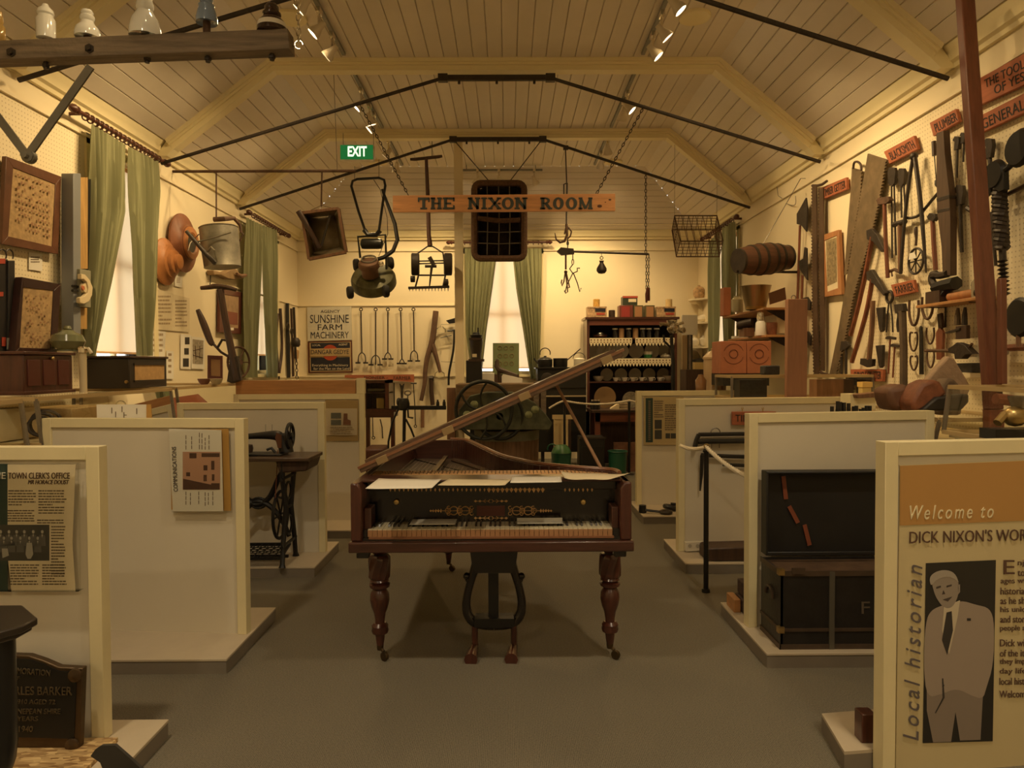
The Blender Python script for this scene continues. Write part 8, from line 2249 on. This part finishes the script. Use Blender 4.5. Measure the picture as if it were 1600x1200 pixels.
for nm, lb, h0, h1, hd in (('felling_axe', 'red handled axe with its head up, topmost of the column of axes', (1250, 352), (1246, 470), [(1246, 334), (1253, 322), (1260, 309), (1262, 325), (1261, 362), (1253, 352), (1246, 350)]),
                           ('felling_axe', 'red handled axe, second of the column of axes', (1254, 430), (1250, 545), [(1249, 408), (1256, 404), (1258, 386), (1261, 388), (1262, 438), (1257, 430), (1250, 420)]),
                           ('broad_axe', 'axe with a rounded head, third of the column of axes', (1257, 485), (1255, 560), [(1254, 466), (1262, 464), (1267, 472), (1266, 485), (1260, 484), (1254, 478)]),
                           ('hewing_axe', 'axe with a hooked head, lowest of the column of axes', (1259, 524), (1255, 575), [(1254, 517), (1264, 518), (1268, 525), (1267, 540), (1261, 534), (1255, 524)])):
 tool(nm, lb, 'axe', [('handle', 't', [h0, h1], 0.022, redwood), ('head', 'p', hd, 0.035, iron)], 0.06)
tool('adze', 'adze with a long red handle leaning right of the pit saw, upper of two', 'adze', [('handle', 't', [(1363, 370), (1352, 430), (1341, 480), (1329, 524)], 0.032, redwood), ('head', 'p', [(1356, 360), (1364, 357), (1372, 366), (1384, 390), (1380, 394), (1366, 377), (1357, 374)], 0.06, iron)], 0.07)
tool('adze', 'adze with a long red handle leaning right of the pit saw, lower of two', 'adze', [('handle', 't', [(1363, 436), (1356, 480), (1345, 520), (1331, 566)], 0.032, redwood), ('head', 'p', [(1356, 425), (1364, 421), (1372, 434), (1386, 458), (1383, 462), (1368, 444), (1357, 437)], 0.06, iron)], 0.07)
tool('splitting_axe', 'upright axe with its broad head down beside the shingle sign', 'axe', [('handle', 't', [(1364, 470), (1362, 520), (1358, 562)], 0.034, midwood), ('head', 'p', [(1347, 560), (1366, 561), (1365, 572), (1357, 574), (1346, 569)], 0.06, iron)], 0.07)
tool('farrier_pincers', 'black pincers with round jaws left of the FARRIER sign', 'pincers', [('jaws', 'r', (1390, 464, 0.045), 0.016, iron), ('leg', 't', [(1389, 470), (1387, 490), (1385, 519)], 0.011, iron), ('leg', 't', [(1391, 470), (1394, 495), (1395, 519)], 0.011, iron)])
for x, y0, y1, lb in ((1376, 481, 519, 'short iron wedge left of the pincers'), (1375, 540, 575, 'short iron wedge below the pincers')):
 tool('iron_wedge', lb, 'wedge', [('body', 'p', [(x - 5, y0), (x + 6, y0 - 1), (x + 5, y1 - 3), (x + 2, y1), (x, y1 - 4)], 0.05, iron)])
for x, y0, y1, lb in ((1391, 527, 584, 'small hammer with a red handle, left of two below the pincers'), (1398, 539, 590, 'small hammer with a red handle, right of two below the pincers')):
 tool('small_hammer', lb, 'hammer', [('handle', 't', [(x, y0 + 2), (x - 3, y1)], 0.012, redwood), ('head', 'p', [(x - 6, y0), (x - 2, y0 - 2), (x + 8, y0), (x + 8, y0 + 4), (x + 2, y0 + 3), (x - 6, y0 + 3)], 0.04, iron)])
tool('splitting_froe', 'pair of dark pincers standing left of the shingle sign', 'pincers', [('leg', 't', [(1315, 550), (1315, 586)], 0.018, iron), ('leg', 't', [(1322, 540), (1322, 585)], 0.02, iron), ('head', 'p', [(1316, 533), (1325, 533), (1328, 540), (1323, 546), (1314, 549)], 0.05, iron)])
tool('sledge_hammer', 'hammer with a grey head and long red handle below the BLACKSMITH sign', 'hammer', [('handle', 't', [(1382, 318), (1384, 380), (1387, 434)], 0.026, redwood), ('head', 'p', [(1372, 313), (1375, 309), (1391, 307), (1393, 313), (1388, 318), (1375, 320)], 0.07, rust)], 0.07)
tool('smith_hammer', 'hammer with a wooden handle crossing behind the tall tongs', 'hammer', [('handle', 't', [(1406, 352), (1407, 424)], 0.03, midwood), ('head', 't', [(1397, 351), (1414, 346)], 0.035, iron)], 0.06)
for x, y0, y1, w_, lb in ((1395, 262, 403, 6, 'long black smith tongs with a broad jaw, left under the BLACKSMITH sign'), (1410, 263, 340, 5, 'black smith tongs with a wooden topped jaw, right under the BLACKSMITH sign')):
 tool('smith_tongs', lb, 'tongs', [('jaw', 'p', [(x - w_, y0 + 4), (x - w_ + 2, y0), (x + w_ - 2, y0), (x + w_, y0 + 5), (x + w_ - 1, y0 + 24), (x, y0 + 30), (x - w_ + 1, y0 + 24)], 0.05, iron), ('leg', 't', [(x - 2, y0 + 26), (x - 1, y1)], 0.012, iron), ('leg', 't', [(x + 2, y0 + 26), (x + 5, y1 - 4)], 0.012, iron)])
tool('wheel_tongs', 'tall A shaped iron tongs below the BLACKSMITH sign', 'tongs', [('leg', 't', [(1427, 242), (1418, 300), (1412, 360), (1407, 428)], 0.022, iron), ('leg', 't', [(1429, 242), (1438, 310), (1443, 370), (1447, 426)], [0.028, 0.026, 0.024, 0.01], iron), ('pivot', 'b', (1428, 244), 0.03, iron)], 0.075)
tool('bent_iron', 'long bent iron rod curving up behind the A shaped tongs', 'iron rod', [('rod', 't', [(1413, 340), (1424, 341), (1437, 337), (1450, 320), (1468, 299)], 0.018, iron)], 0.05)
tool('iron_claw', 'short claw ended iron at the foot of the A shaped tongs', 'claw', [('bar', 't', [(1390, 424), (1398, 421), (1408, 426)], 0.022, rust), ('claw', 't', [(1393, 424), (1394, 432)], 0.01, rust)])
t = tool('traveller_wheel', 'iron measuring wheel with a turned handle and a paper tag', 'measuring wheel', [('handle', 't', [(1432, 354), (1431, 362), (1432, 372), (1431, 384)], [0.014, 0.026, 0.014, 0.016], darkwood)])
q = pt(RW(0.06), 1431, 408)
m = MB();m.ring(q, (1, 0, 0), 0.092, 0.009, 28, 7)
for i in range(4):
 a = PI * i / 4; d = V((0, math.cos(a), math.sin(a))) * 0.09
 m.tube([q - d, q + d], 0.005, 5)
obj('wheel', m, iron, t)
m = MB();m.poly(RW(0.085), [(1421, 396), (1429, 394), (1432, 403), (1420, 406)], 0.002); obj('tag', m, paper, t)
tool('claw_hammer', 'hammer with a black head and red handle right of the measuring wheel', 'hammer', [('handle', 't', [(1457, 343), (1459, 380), (1462, 422)], 0.026, redwood), ('head', 'p', [(1451, 339), (1455, 333), (1463, 334), (1465, 340), (1461, 346), (1453, 343)], 0.06, iron)], 0.07)
tool('timber_pipe_mould', 'tall dark timber beam hanging below the PLUMBER sign', 'timber beam', [('beam', 'p', [(1468, 208), (1479, 204), (1481, 240), (1488, 300), (1490, 345), (1490, 430), (1478, 432), (1476, 385), (1469, 330), (1468, 260)], 0.09, mat('dark_brown_beam', (0.085, 0.05, 0.03), 0.6, var=0.3, wood='z')), ('iron_band', 'p', [(1468, 310), (1488, 304), (1489, 310), (1469, 316)], 0.095, iron), ('iron_band', 'p', [(1469, 328), (1489, 324), (1489, 329), (1470, 333)], 0.095, iron)], 0.08)
tool('soldering_iron', 'thin soldering iron with a dark handle left of the timber beam', 'soldering iron', [('handle', 't', [(1459, 221), (1460, 243)], 0.026, darkwood), ('rod', 't', [(1460, 244), (1463, 282)], 0.006, iron), ('tip', 't', [(1463, 282), (1464, 288), (1465, 293)], [0.02, 0.026, 0.008], iron)])
for x, y0, y1, s, lb in ((1496, 213, 278, 1.0, 'adjustable wrench right of the PLUMBER sign, left of two'), (1506, 207, 253, 0.8, 'adjustable wrench right of the PLUMBER sign, right of two'), (1500, 289, 394, 1.5, 'large pipe wrench right of the timber beam'), (1546, 216, 270, 1.5, 'big headed wrench right of the leaning pole'), (1526, 228, 265, 1.6, 'stubby wrench half behind the leaning pole')):
 tool('wrench', lb, 'wrench', [('jaw', 'p', [(x - 5 * s, y0 + 6 * s), (x - 2 * s, y0), (x + 4 * s, y0 + 1), (x + 5 * s, y0 + 7 * s), (x + 3 * s, y0 + 20 * s), (x - 3 * s, y0 + 22 * s), (x - 2 * s, y0 + 9 * s)], 0.05, iron), ('handle', 't', [(x, y0 + 18 * s), (x - 1 + (s > 1.4) * 4, y1)], 0.013 * s, iron)])
t = tool('hand_drill', 'black geared hand drill with a wheel and crank right of the leaning pole', 'drill', [('gear', 'd', (1556, 273, 0.09), 0.05, mech), ('body', 'p', [(1536, 270), (1545, 262), (1560, 264), (1572, 270), (1573, 296), (1565, 300), (1545, 284), (1536, 283)], 0.07, mech), ('chuck', 't', [(1548, 280), (1549, 300), (1541, 306)], 0.025, mech), ('crank', 't', [(1560, 270), (1578, 262), (1582, 250), (1598, 246)], 0.028, mech), ('wheel', 'd', (1594, 231, 0.11), 0.05, mech), ('grip', 't', [(1582, 250), (1583, 232), (1584, 215)], 0.026, redwood), ('frame', 't', [(1537, 282), (1533, 310), (1531, 335)], 0.026, mech)], 0.12)
m = MB();ax0, ax1 = pt(RW(0.10), 1561, 296), pt(RW(0.10), 1566, 389)
for st in range(2):
 m.tube([ax0.lerp(ax1, i / 60) + V((0.028 * math.cos(i * 0.75 + st * PI), 0.028 * math.sin(i * 0.75 + st * PI), 0)) for i in range(61)], 0.017, 6)
m.tube([ax0, ax1, pt(RW(0.10), 1567, 408)], 0.02, 7); t = thing('auger', 'long twisted black auger hanging below the hand drill', 'auger', 'tools on the right wall'); obj('upper_screw', m, iron, t)
m = MB();b0, b1 = pt(RW(0.10), 1566, 408), pt(RW(0.10), 1570, 459)
for i in range(9): m.lathe([(0.01, -0.012), (0.03, 0), (0.01, 0.012)], b0.lerp(b1, i / 8), b1 - b0, 12)
m.tube([b0, b1], 0.012, 7); obj('lower_screw', m, iron, t)
tool('long_pliers', 'pair of dark tongs hanging between the leaning pole and the auger', 'tongs', [('jaw', 'p', [(1546, 332), (1552, 330), (1554, 350), (1551, 375), (1547, 360)], 0.04, iron), ('leg', 't', [(1548, 355), (1547, 417)], 0.016, iron), ('leg', 't', [(1551, 355), (1556, 415)], 0.016, iron)])
tool('screw_clamp', 'small dark iron clamp left of the leaning pole', 'clamp', [('body', 't', [(1512, 325), (1520, 330), (1526, 333)], 0.03, iron)], 0.02)
tool('draw_bar', 'dark bar with a pointed end at the right edge below the hand drill', 'bar', [('bar', 't', [(1576, 303), (1600, 291), (1625, 278)], 0.022, darkwood)])
# horseshoes
ushoe = lambda x0, x1, y0, y1: [(x0 + 1, y0), (x0, (y0 + y1) / 2), (x0 + (x1 - x0) * .25, y1 - 3), ((x0 + x1) / 2, y1), (x1 - (x1 - x0) * .25, y1 - 3), (x1, (y0 + y1) / 2), (x1 - 1, y0)]
oshoe = lambda x0, x1, y0, y1: [((x0 + x1) / 2 - 2, y0 + 3), (x0 + 1, y0 + 2), (x0, (y0 + y1) / 2), (x0 + 3, y1 - 3), ((x0 + x1) / 2, y1), (x1 - 3, y1 - 3), (x1, (y0 + y1) / 2), (x1 - 1, y0 + 2), ((x0 + x1) / 2 + 2, y0 + 3)]
for f, r_, lb in ((ushoe(1420, 1436, 469, 509), 0.016, 'large long horseshoe, left of two under the FARRIER sign'), (ushoe(1440, 1458, 464, 499), 0.016, 'large horseshoe tucked under the left end of the tool shelf'), (oshoe(1421, 1434, 517, 549), 0.011, 'closed oval horseshoe, upper of two left of the flat file'), (oshoe(1422, 1434, 554, 579), 0.011, 'closed oval horseshoe, lower of two left of the flat file'), (ushoe(1447, 1460, 512, 538), 0.011, 'small open horseshoe, upper of two right of the flat file'), (ushoe(1448, 1460, 546, 575), 0.011, 'small open horseshoe, lower of two right of the flat file')):
 t = tool('horseshoe', lb, 'horseshoe', [('shoe', 't', f, r_, rust)], 0.03, 'horseshoes under the FARRIER sign')
tool('flat_file', 'long black flat file between the horseshoes', 'file', [('file', 'p', [(1437, 511), (1439, 509), (1441, 511), (1443, 585), (1437, 585)], 0.02, black)], 0.03)
tool('rasp_handle', 'red-brown timber handle with a dark top right of the horseshoes', 'handle', [('grip', 'p', [(1464, 520), (1470, 510), (1475, 520), (1474, 562), (1465, 562)], 0.04, redwood), ('top', 'p', [(1466, 491), (1472, 489), (1474, 512), (1468, 514)], 0.04, darkwood)])
tool('wooden_rasp', 'thick grey-brown timber post with iron teeth in front of the horseshoes', 'timber post', [('post', 't', [(1410, 486), (1412, 540), (1412, 640)], 0.045, mat('grey_brown_post', (0.11, 0.075, 0.045), 0.7, var=0.3)), ('teeth', 't', [(1402, 478), (1406, 492), (1403, 505), (1405, 518)], 0.026, iron), ('cap', 'p', [(1400, 476), (1413, 474), (1415, 486), (1402, 490)], 0.07, iron)], 0.14)
# shelf with vice, rollers and bottle
t = thing('tool_shelf', 'narrow pine shelf on the right wall carrying a small vice', 'shelf')
a, b_ = pt(RW(0.0), 1570, 460), pt(RW(0.0), 1466, 474)
sz = pt(RW(0.14), 1500, 468).z
m = MB();m.bb((XR - 0.16, a.y, sz - 0.02), (XR, b_.y, sz)); obj('board', m, pine, t, bev=0.003)
for y in (a.y + 0.15, b_.y - 0.1):
 m = MB();m.path(('y', y), [], 0.01) if False else m.tube([(XR - 0.12, y, sz - 0.02), (XR - 0.01, y, sz - 0.02), (XR - 0.01, y, sz - 0.16)], 0.007, 5); obj('bracket', m, iron, t)
t = thing('bench_vice', 'small dark iron bench vice with a jointed arm on the tool shelf', 'vice')
y_ = b_.y - 0.12
m = MB();m.bb((XR - 0.14, y_ - 0.12, sz), (XR - 0.05, y_ + 0.04, sz + 0.085)); obj('base', m, darkwood, t)
m = MB()
for pth, r_ in (([(1463, 451), (1477, 446), (1494, 442)], 0.045), ([(1470, 455), (1478, 460)], 0.035)): m.path(RW(0.10), pth, r_)
obj('jaws', m, mech, t)
m = MB();m.path(RW(0.10), [(1462, 450), (1455, 437), (1458, 429), (1470, 431), (1480, 428)], 0.025); m.path(RW(0.08), [(1456, 428), (1463, 427)], 0.02); obj('arm', m, iron, t)
m = MB();m.tube([(XR - 0.09, y_ - 0.16, sz + 0.032), (XR - 0.09, y_ - 0.50, sz + 0.032)], 0.03, 12); t = thing('timber_roller', 'varnished timber roller lying on the tool shelf', 'roller'); obj('roller', m, pinez, t)
m = MB();m.tube([(XR - 0.09, y_ - 0.44, sz + 0.032), (XR - 0.09, y_ - 0.5, sz + 0.032)], 0.034, 12); obj('iron_end', m, iron, t)
q = V((XR - 0.08, a.y + 0.12, sz)); t = thing('spray_bottle', 'glass bottle with a black spray head at the right end of the tool shelf', 'bottle')
m = MB();m.lathe([(0.04, 0), (0.042, 0.02), (0.042, 0.1), (0.02, 0.13)], q, n=16); obj('bottle', m, mat('grey_bottle_glass', (0.30, 0.26, 0.18), 0.15, coat=0.5), t)
m = MB();m.lathe([(0.022, 0.13), (0.026, 0.17), (0.0, 0.18)], q, n=14); m.tube([q + V((0, 0.03, 0.165)), q + V((0, -0.06, 0.15))], 0.016, 7); obj('spray_head', m, black, t)
t = tool('oil_can_stand', 'pair of grimy oil cans on a dark wall block under the tool shelf', 'oil cans', [('block', 'p', [(1496, 510), (1513, 508), (1513, 529), (1496, 530)], 0.05, darkwood), ('can', 't', [(1496, 508), (1496, 494), (1497, 481)], [0.035, 0.03, 0.014], mat('grimy_can', (0.14, 0.10, 0.06), 0.5, 0.4, var=0.4)), ('can', 't', [(1507, 508), (1507, 494), (1508, 480)], [0.03, 0.028, 0.014], iron), ('tray', 'p', [(1480, 519), (1504, 512), (1504, 516), (1482, 521)], 0.08, iron)], 0.09)
tool('grease_gun', 'long handled dark iron tool with a pointed head, level above the timber slabs', 'iron tool', [('handle', 't', [(1446, 548), (1470, 548), (1488, 548)], [0.018, 0.018, 0.024], rust), ('head', 'p', [(1486, 545), (1494, 540), (1500, 535), (1512, 539), (1518, 546), (1525, 553), (1513, 554), (1507, 561), (1497, 561), (1496, 553), (1487, 551)], 0.09, iron), ('tap', 't', [(1514, 543), (1519, 537)], 0.014, rust)], 0.12)
tool('wooden_rod', 'short timber rod sticking out right of the leaning pole', 'rod', [('rod', 't', [(1540, 550), (1573, 551)], 0.024, greywood)], 0.12)
tool('frame_saw', 'old timber H framed bow saw at the right edge', 'saw', [('upright', 't', [(1557, 508), (1552, 540), (1550, 600)], 0.035, redwood), ('stretcher', 't', [(1552, 545), (1590, 543), (1650, 541)], 0.035, redwood), ('wire', 't', [(1558, 507), (1600, 505), (1650, 503)], 0.004, steel), ('upright', 't', [(1547, 490), (1546, 560), (1546, 596)], 0.022, redwood)], 0.08)
tool('iron_ladle', 'round black pan with a short timber handle at the right edge', 'pan', [('pan', 'd', (1593, 496, 0.115), 0.03, mech), ('handle', 't', [(1592, 512), (1591, 542)], 0.022, midwood)], 0.15)
t = thing('relic_tray', 'white wall shelf with a dark tray below the iron tool', 'shelf')
m = MB();m.poly(RW(0.06), [(1503, 583), (1528, 583), (1528, 590), (1503, 590)], 0.1); obj('shelf', m, MATS['white_shelf_paint'], t)
m = MB();m.poly(RW(0.06), [(1492, 568), (1528, 567), (1528, 582), (1496, 582)], 0.08); obj('dark_tray', m, mat('dark_cabinet', (0.03, 0.028, 0.026), 0.5, var=0.4, sc_=30), t)
# tall leaning pole
t = thing('leaning_pole', 'tall red-brown timber pole leaning in front of the right wall tools', 'pole')
p0, p1 = pt(('x', 2.72), 1552, 640), pt(('x', 2.72), 1508, 0)
m = MB();m.bar(p0, p1.lerp(p0, -0.01), 0.082, 0.06); obj('pole', m, mat('red_brown_pole', (0.15, 0.05, 0.026), 0.4, var=0.25, wood='z'), t, bev=0.006)
m = MB();m.bar(pt(('x', 2.72), 1565, 435), pt(('x', 2.72), 1566, 600), 0.035); obj('lower_splint', m, MATS['red_brown_pole'], t, bev=0.004)
m = MB();m.bar(p0, V((p0.x, p0.y - 0.01, 1.0)), 0.08, 0.06); obj('foot', m, redwood, t)
# ---------------------------------------------------------------- rocks and timbers on the low right case
Zl = 1.193
def lump(name, label, cat, outline, Y, th, m_, zb=Zl, bev=0.012, parts=()):
 m = MB();m.poly(('y', Y), outline, th)
 t = obj(name, m, m_, None, label, cat, bev=bev)
 return t
rw_ = mat('red_split_wood', (0.24, 0.085, 0.04), 0.55, var=0.4, sc_=8, bump=0.4, bsc=20)
lump('timber_slab', 'pale grey-brown diamond shaped timber slab leaning at the back of the low case', 'timber', [(1440, 600), (1452, 584), (1478, 556), (1487, 560), (1513, 604), (1500, 640), (1436, 640)], 4.36, 0.06, mat('grey_pink_slab', (0.36, 0.25, 0.16), 0.8, var=0.2, sc_=7, bump=0.4))
lump('stone_lump', 'dark grey-brown stone in front of the diamond slab', 'stone', [(1459, 612), (1464, 600), (1472, 591), (1482, 591), (1490, 600), (1494, 618), (1494, 648), (1459, 648)], 4.24, 0.12, mat('grey_brown_stone', (0.19, 0.13, 0.08), 0.9, var=0.4, bump=0.8, bsc=15), bev=0.03)
lump('split_log', 'red-brown split log end in front of the diamond slab', 'timber', [(1412, 628), (1428, 600), (1446, 592), (1457, 596), (1468, 614), (1446, 632), (1418, 645)], 4.12, 0.16, rw_, bev=0.02)
lump('iron_trough', 'dark iron shoe under the split log on the low case', 'iron shoe', [(1432, 641), (1456, 620), (1506, 615), (1506, 628), (1494, 641)], 4.06, 0.1, mat('dark_iron_shoe', (0.03, 0.026, 0.022), 0.5, 0.2))
lump('timber_mallet_head', 'large round brown timber block left of the thick grey post', 'timber', [(1374, 606), (1400, 600), (1409, 600), (1409, 641), (1382, 641), (1376, 622)], 4.28, 0.2, mat('brown_round_block', (0.17, 0.08, 0.042), 0.6, var=0.3), bev=0.04)
lump('timber_block', 'flat dark timber wedge behind the round block', 'timber', [(1332, 616), (1374, 612), (1374, 620), (1334, 622)], 5.0, 0.1, midwood, bev=0.004)
m = MB();a = at(1334, 620, 5.0); m.bb((at(1334, 0, 5.0).x, 5.0, 1.18), (at(1374, 0, 5.0).x, 5.15, at(0, 622, 5.0).z)); obj('support_block', m, frame_m, None, 'cream block under the flat dark timber wedge', 'block')
t = thing('yellow_tin', 'yellow box lying behind the flat dark timber wedge', 'box'); m = MB();m.bb((at(1353, 0, 5.1).x, 5.1, at(0, 611, 5.1).z), (at(1369, 0, 5.1).x, 5.18, at(0, 603, 5.1).z)); obj('lid', m, mat('bright_yellow_card', (0.75, 0.5, 0.15), 0.6), t); m = MB();m.bb((at(1354, 0, 5.1).x, 5.11, 1.18), (at(1368, 0, 5.1).x, 5.17, at(0, 611, 5.1).z)); obj('box', m, MATS['yellow_card'], t)
# row of black punches in a rack
t = thing('punch_rack', 'rack of short black punches of uneven height behind the trunk partition', 'punch rack')
m = MB();m.bb((at(1294, 0, 4.0).x, 4.0, 1.05), (at(1362, 0, 4.0).x, 4.06, 1.2)); obj('rack', m, darkwood, t)
for x, y in ((1300, 635), (1309, 627), (1313, 628), (1319, 629), (1326, 630), (1334, 635), (1338, 634), (1345, 639), (1349, 637), (1354, 634), (1359, 634)):
 q = at(x, y, 4.03); m = MB();m.tube([(q.x, 4.03, 1.2), (q.x, 4.03, q.z)], 0.011, 8); obj('punch', m, black, t)
# display in the nearest right case
t = thing('mincing_machine', 'small worn metal machine with a brass body inside the nearest right case', 'machine')
q = at(1590, 678, 3.4); zc = 1.13
m = MB();m.bb((q.x - 0.12, 3.38, zc), (q.x + 0.12, 3.5, zc + 0.05)); obj('base', m, black, t)
m = MB();m.ball((q.x, 3.42, zc + 0.11), (0.06, 0.05, 0.05), 12); m.tube([(q.x - 0.05, 3.42, zc + 0.12), (q.x - 0.1, 3.4, zc + 0.08)], 0.02, 8); obj('body', m, brass, t)
m = MB();m.lathe([(0.03, 0), (0.05, 0.06), (0.05, 0.07)], (q.x + 0.03, 3.43, zc + 0.14), n=14); obj('hopper', m, steel, t)
m = MB();m.tube([at(1555, 623, 3.75), at(1600, 628, 3.75), at(1640, 632, 3.75)], 0.03, 8); obj('timber_rod', m, redwood, None, 'reddish timber rod lying in the nearest right case', 'rod')
# ---------------------------------------------------------------- right side shelves with pans, boxes and plank
t = thing('timber_plank', 'tall red-brown timber plank standing on the front facing glass case', 'plank')
m = MB();m.bb(at(1231, 467, 5.60), at(1256, 621, 5.66)); obj('plank', m, mat('red_brown_plank', (0.32, 0.155, 0.085), 0.6, var=0.12, wood='z'), t, bev=0.004)
m = MB();m.ring(at(1240, 465, 5.63), (0, 1, 0), 0.018, 0.004, 12, 5); obj('wire_loop', m, steel, t)
m = MB();q = at(1256, 621, 5.66); m.bb((at(1231, 0, 5.6).x, 5.60, 0.074), (q.x, 5.66, q.z)); obj('foot', m, midwood, t)
def rshelf(y_near, y_far, X0, z, label):
 t = thing('wall_shelf', label, 'shelf', 'pine shelves on the right wall')
 m = MB();m.bb((X0, y_near, z - 0.022), (XR, y_far, z)); obj('board', m, pine, t, bev=0.003)
 for y in (y_near + 0.1, y_far - 0.1):
  m = MB();m.prism([(XR, y, z - 0.022), (XR, y, z - 0.2), (XR - 0.02, y, z - 0.2), (X0 + 0.06, y, z - 0.022)], (0, 0.015, 0)); obj('bracket', m, iron, t)
 return t
S1, S2 = at(1170, 484, 7.6).z, at(1180, 525, 7.4).z
rshelf(7.3, 8.7, 2.66, S1, 'upper pine shelf on the right wall carrying the bright basin')
rshelf(7.15, 8.35, 2.62, S2, 'lower pine shelf on the right wall carrying the bottle')
def onshelf(name, label, cat, x, Y, S, prof, mm, group=None, n=20):
 m = MB();q = at(x, 500, Y); m.lathe(prof, (min(q.x, XR - 0.02 - max(p[0] for p in prof)), Y, S + 0.001), n=n); return obj(name, m, mm, None, label, cat, group)
t = thing('tin_basin', 'deep dull metal pan on the upper right shelf below the keg', 'pan'); q = V((at(1183, 0, 7.62).x, 7.62, S1 + 0.001))
m = MB();m.lathe([(0.10, 0), (0.105, 0.012), (0.16, 0.25), (0.165, 0.255), (0.155, 0.25), (0.098, 0.02), (0, 0.015)], q, n=26); obj('pan', m, mat('warm_bright_tin', (0.42, 0.33, 0.20), 0.3, 0.9), t)
m = MB();m.lathe([(0.104, 0.0), (0.108, 0.015), (0.112, 0.03)], q, n=26); obj('brass_foot', m, brass, t)
boxobj('timber_box', 'red-brown upright box at the left end of the upper right shelf', 'box', 1131, 449, 1142, 487, 8.5, 0.15, cardred, S1 + 0.001)
onshelf('glass_jar', 'clear tall jar left of the metal pan on the upper right shelf', 'jar', 1152, 7.95, S1, [(0.06, 0), (0.065, 0.02), (0.065, 0.14), (0.04, 0.17), (0.04, 0.18), (0, 0.181)], mat('greenish_jar_glass', (0.30, 0.25, 0.14), 0.15, coat=0.5))
m = MB();m.poly(('y', 7.35), [(1201, 458), (1226, 449), (1228, 468), (1203, 476)], 0.02); o = obj('framed_board', m, mat('brown_board', (0.24, 0.12, 0.07), 0.5), None, 'tilted brown timber board right of the metal pan', 'board')
t = thing('salt_bottle', 'white bottle with a bright domed top on the lower right shelf', 'bottle'); q = V((at(1191, 0, 7.3).x, 7.3, S2 + 0.001))
m = MB();m.lathe([(0.055, 0), (0.057, 0.02), (0.05, 0.13), (0.035, 0.15)], q, n=18); obj('bottle', m, white_por, t)
m = MB();m.lathe([(0.035, 0.15), (0.04, 0.18), (0.035, 0.21), (0.03, 0.235), (0.0, 0.25)], q, n=18); obj('dome', m, chrome, t)
onshelf('flower_pot', 'red-brown ribbed pot right of the white bottle on the lower right shelf', 'pot', 1206, 7.4, S2, [(0.045, 0), (0.055, 0.10), (0.055, 0.14), (0.05, 0.14), (0, 0.13)], rw_)
m = MB();m.poly(('y', 7.42), [(1213, 484), (1229, 482), (1230, 520), (1214, 521)], 0.006); obj('straw_card', m, paper2, None, 'cream paper card leaning at the right of the lower shelf', 'card')
m = MB();m.tube([(at(1155, 0, 7.6).x, 7.6, S2 + 0.12), (at(1178, 0, 7.5).x, 7.5, S2 + 0.15)], 0.045, 10); t = thing('iron_roller', 'black iron roller on blocks on the lower right shelf', 'roller'); obj('roller', m, iron, t)
m = MB();m.bb((at(1160, 0, 7.6).x, 7.5, S2 + 0.001), (at(1176, 0, 7.6).x, 7.66, S2 + 0.09)); obj('block', m, midwood, t)
for x, h, lb in ((1149, 0.03, 'small white box at the left front of the lower right shelf'), (1164, 0.05, 'small cream packet beside the white box on the lower right shelf')):
 q = at(x, 500, 8.15); m = MB();m.bb((q.x - 0.03, 8.1, S2 + 0.001), (q.x + 0.05, 8.2, S2 + h)); obj('small_packet', m, paper, None, lb, 'packet')
CB = at(1150, 584, 7.0).z
t = thing('crate_stand', 'dark bench under the red stencilled boxes', 'bench')
m = MB();m.bb((at(1132, 0, 7.0).x, 7.0, CB - 0.12), (at(1205, 0, 7.0).x, 7.4, CB)); obj('top', m, MATS['dark_cabinet'], t)
m = MB();m.bb((at(1168, 0, 7.0).x, 7.34, 0.0), (at(1200, 0, 7.0).x, 7.39, CB - 0.12)); obj('back_leg', m, black, t)
for x0, x1, lb in ((1126, 1166.5, 'red stencilled timber box, left of two below the right shelves'), (1167.5, 1205, 'red stencilled timber box, right of two below the right shelves')):
 t = thing('stencilled_box', lb, 'box', 'red stencilled boxes'); a, b_ = at(x0, 533, 7.02), at(x1, 583.5, 7.02)
 m = MB();m.bb((a.x, 7.02, CB + 0.001), (b_.x, 7.32, a.z)); obj('box', m, cardred, t, bev=0.005)
 m = MB();c = at((x0 + x1) / 2, 553, 7.018); c.y = 7.018; m.ring(c, (0, 1, 0), 0.042, 0.004, 22, 4); m.ring(c, (0, 1, 0), 0.10, 0.002, 22, 4, arc=(0.05, 0.45)); m.ring(c, (0, 1, 0), 0.10, 0.002, 22, 4, arc=(0.55, 0.95)); obj('stencil', m, mat('brown_stencil', (0.13, 0.035, 0.02), 0.7), t)
boxobj('black_camera', 'small black case on the front facing glass case beside the plank', 'case', 1195, 571, 1219, 587, 5.85, 0.12, MATS['dark_cabinet'], 1.412, 0.01)
for x, Y, lb, mm in ((1180, 5.95, 'dark box inside the front facing glass case, left of the plank', MATS['dark_cabinet']), (1300, 5.95, 'brown box inside the front facing glass case, right of the plank', midwood), (1316, 5.98, 'dark box inside the front facing glass case, near its right end', darkwood)):
 q = at(x, 600, Y); m = MB();m.bb((q.x - 0.13, Y, 1.215), (q.x + 0.10, Y + 0.15, 1.37)); obj('relic_box', m, mm, None, lb, 'box')
tool('wire_hook', 'empty wire hook high on the right wall above the keg', 'hook', [('wire', 't', [(1228, 318), (1240, 322), (1244, 318), (1243, 306)], 0.006, steel), ('wire', 't', [(1214, 292), (1216, 306), (1222, 310)], 0.005, steel)], 0.03)
# ---------------------------------------------------------------- bases of the things
for o in list(C.objects):
 if o.type == 'EMPTY' and o.parent is None: settle(o)
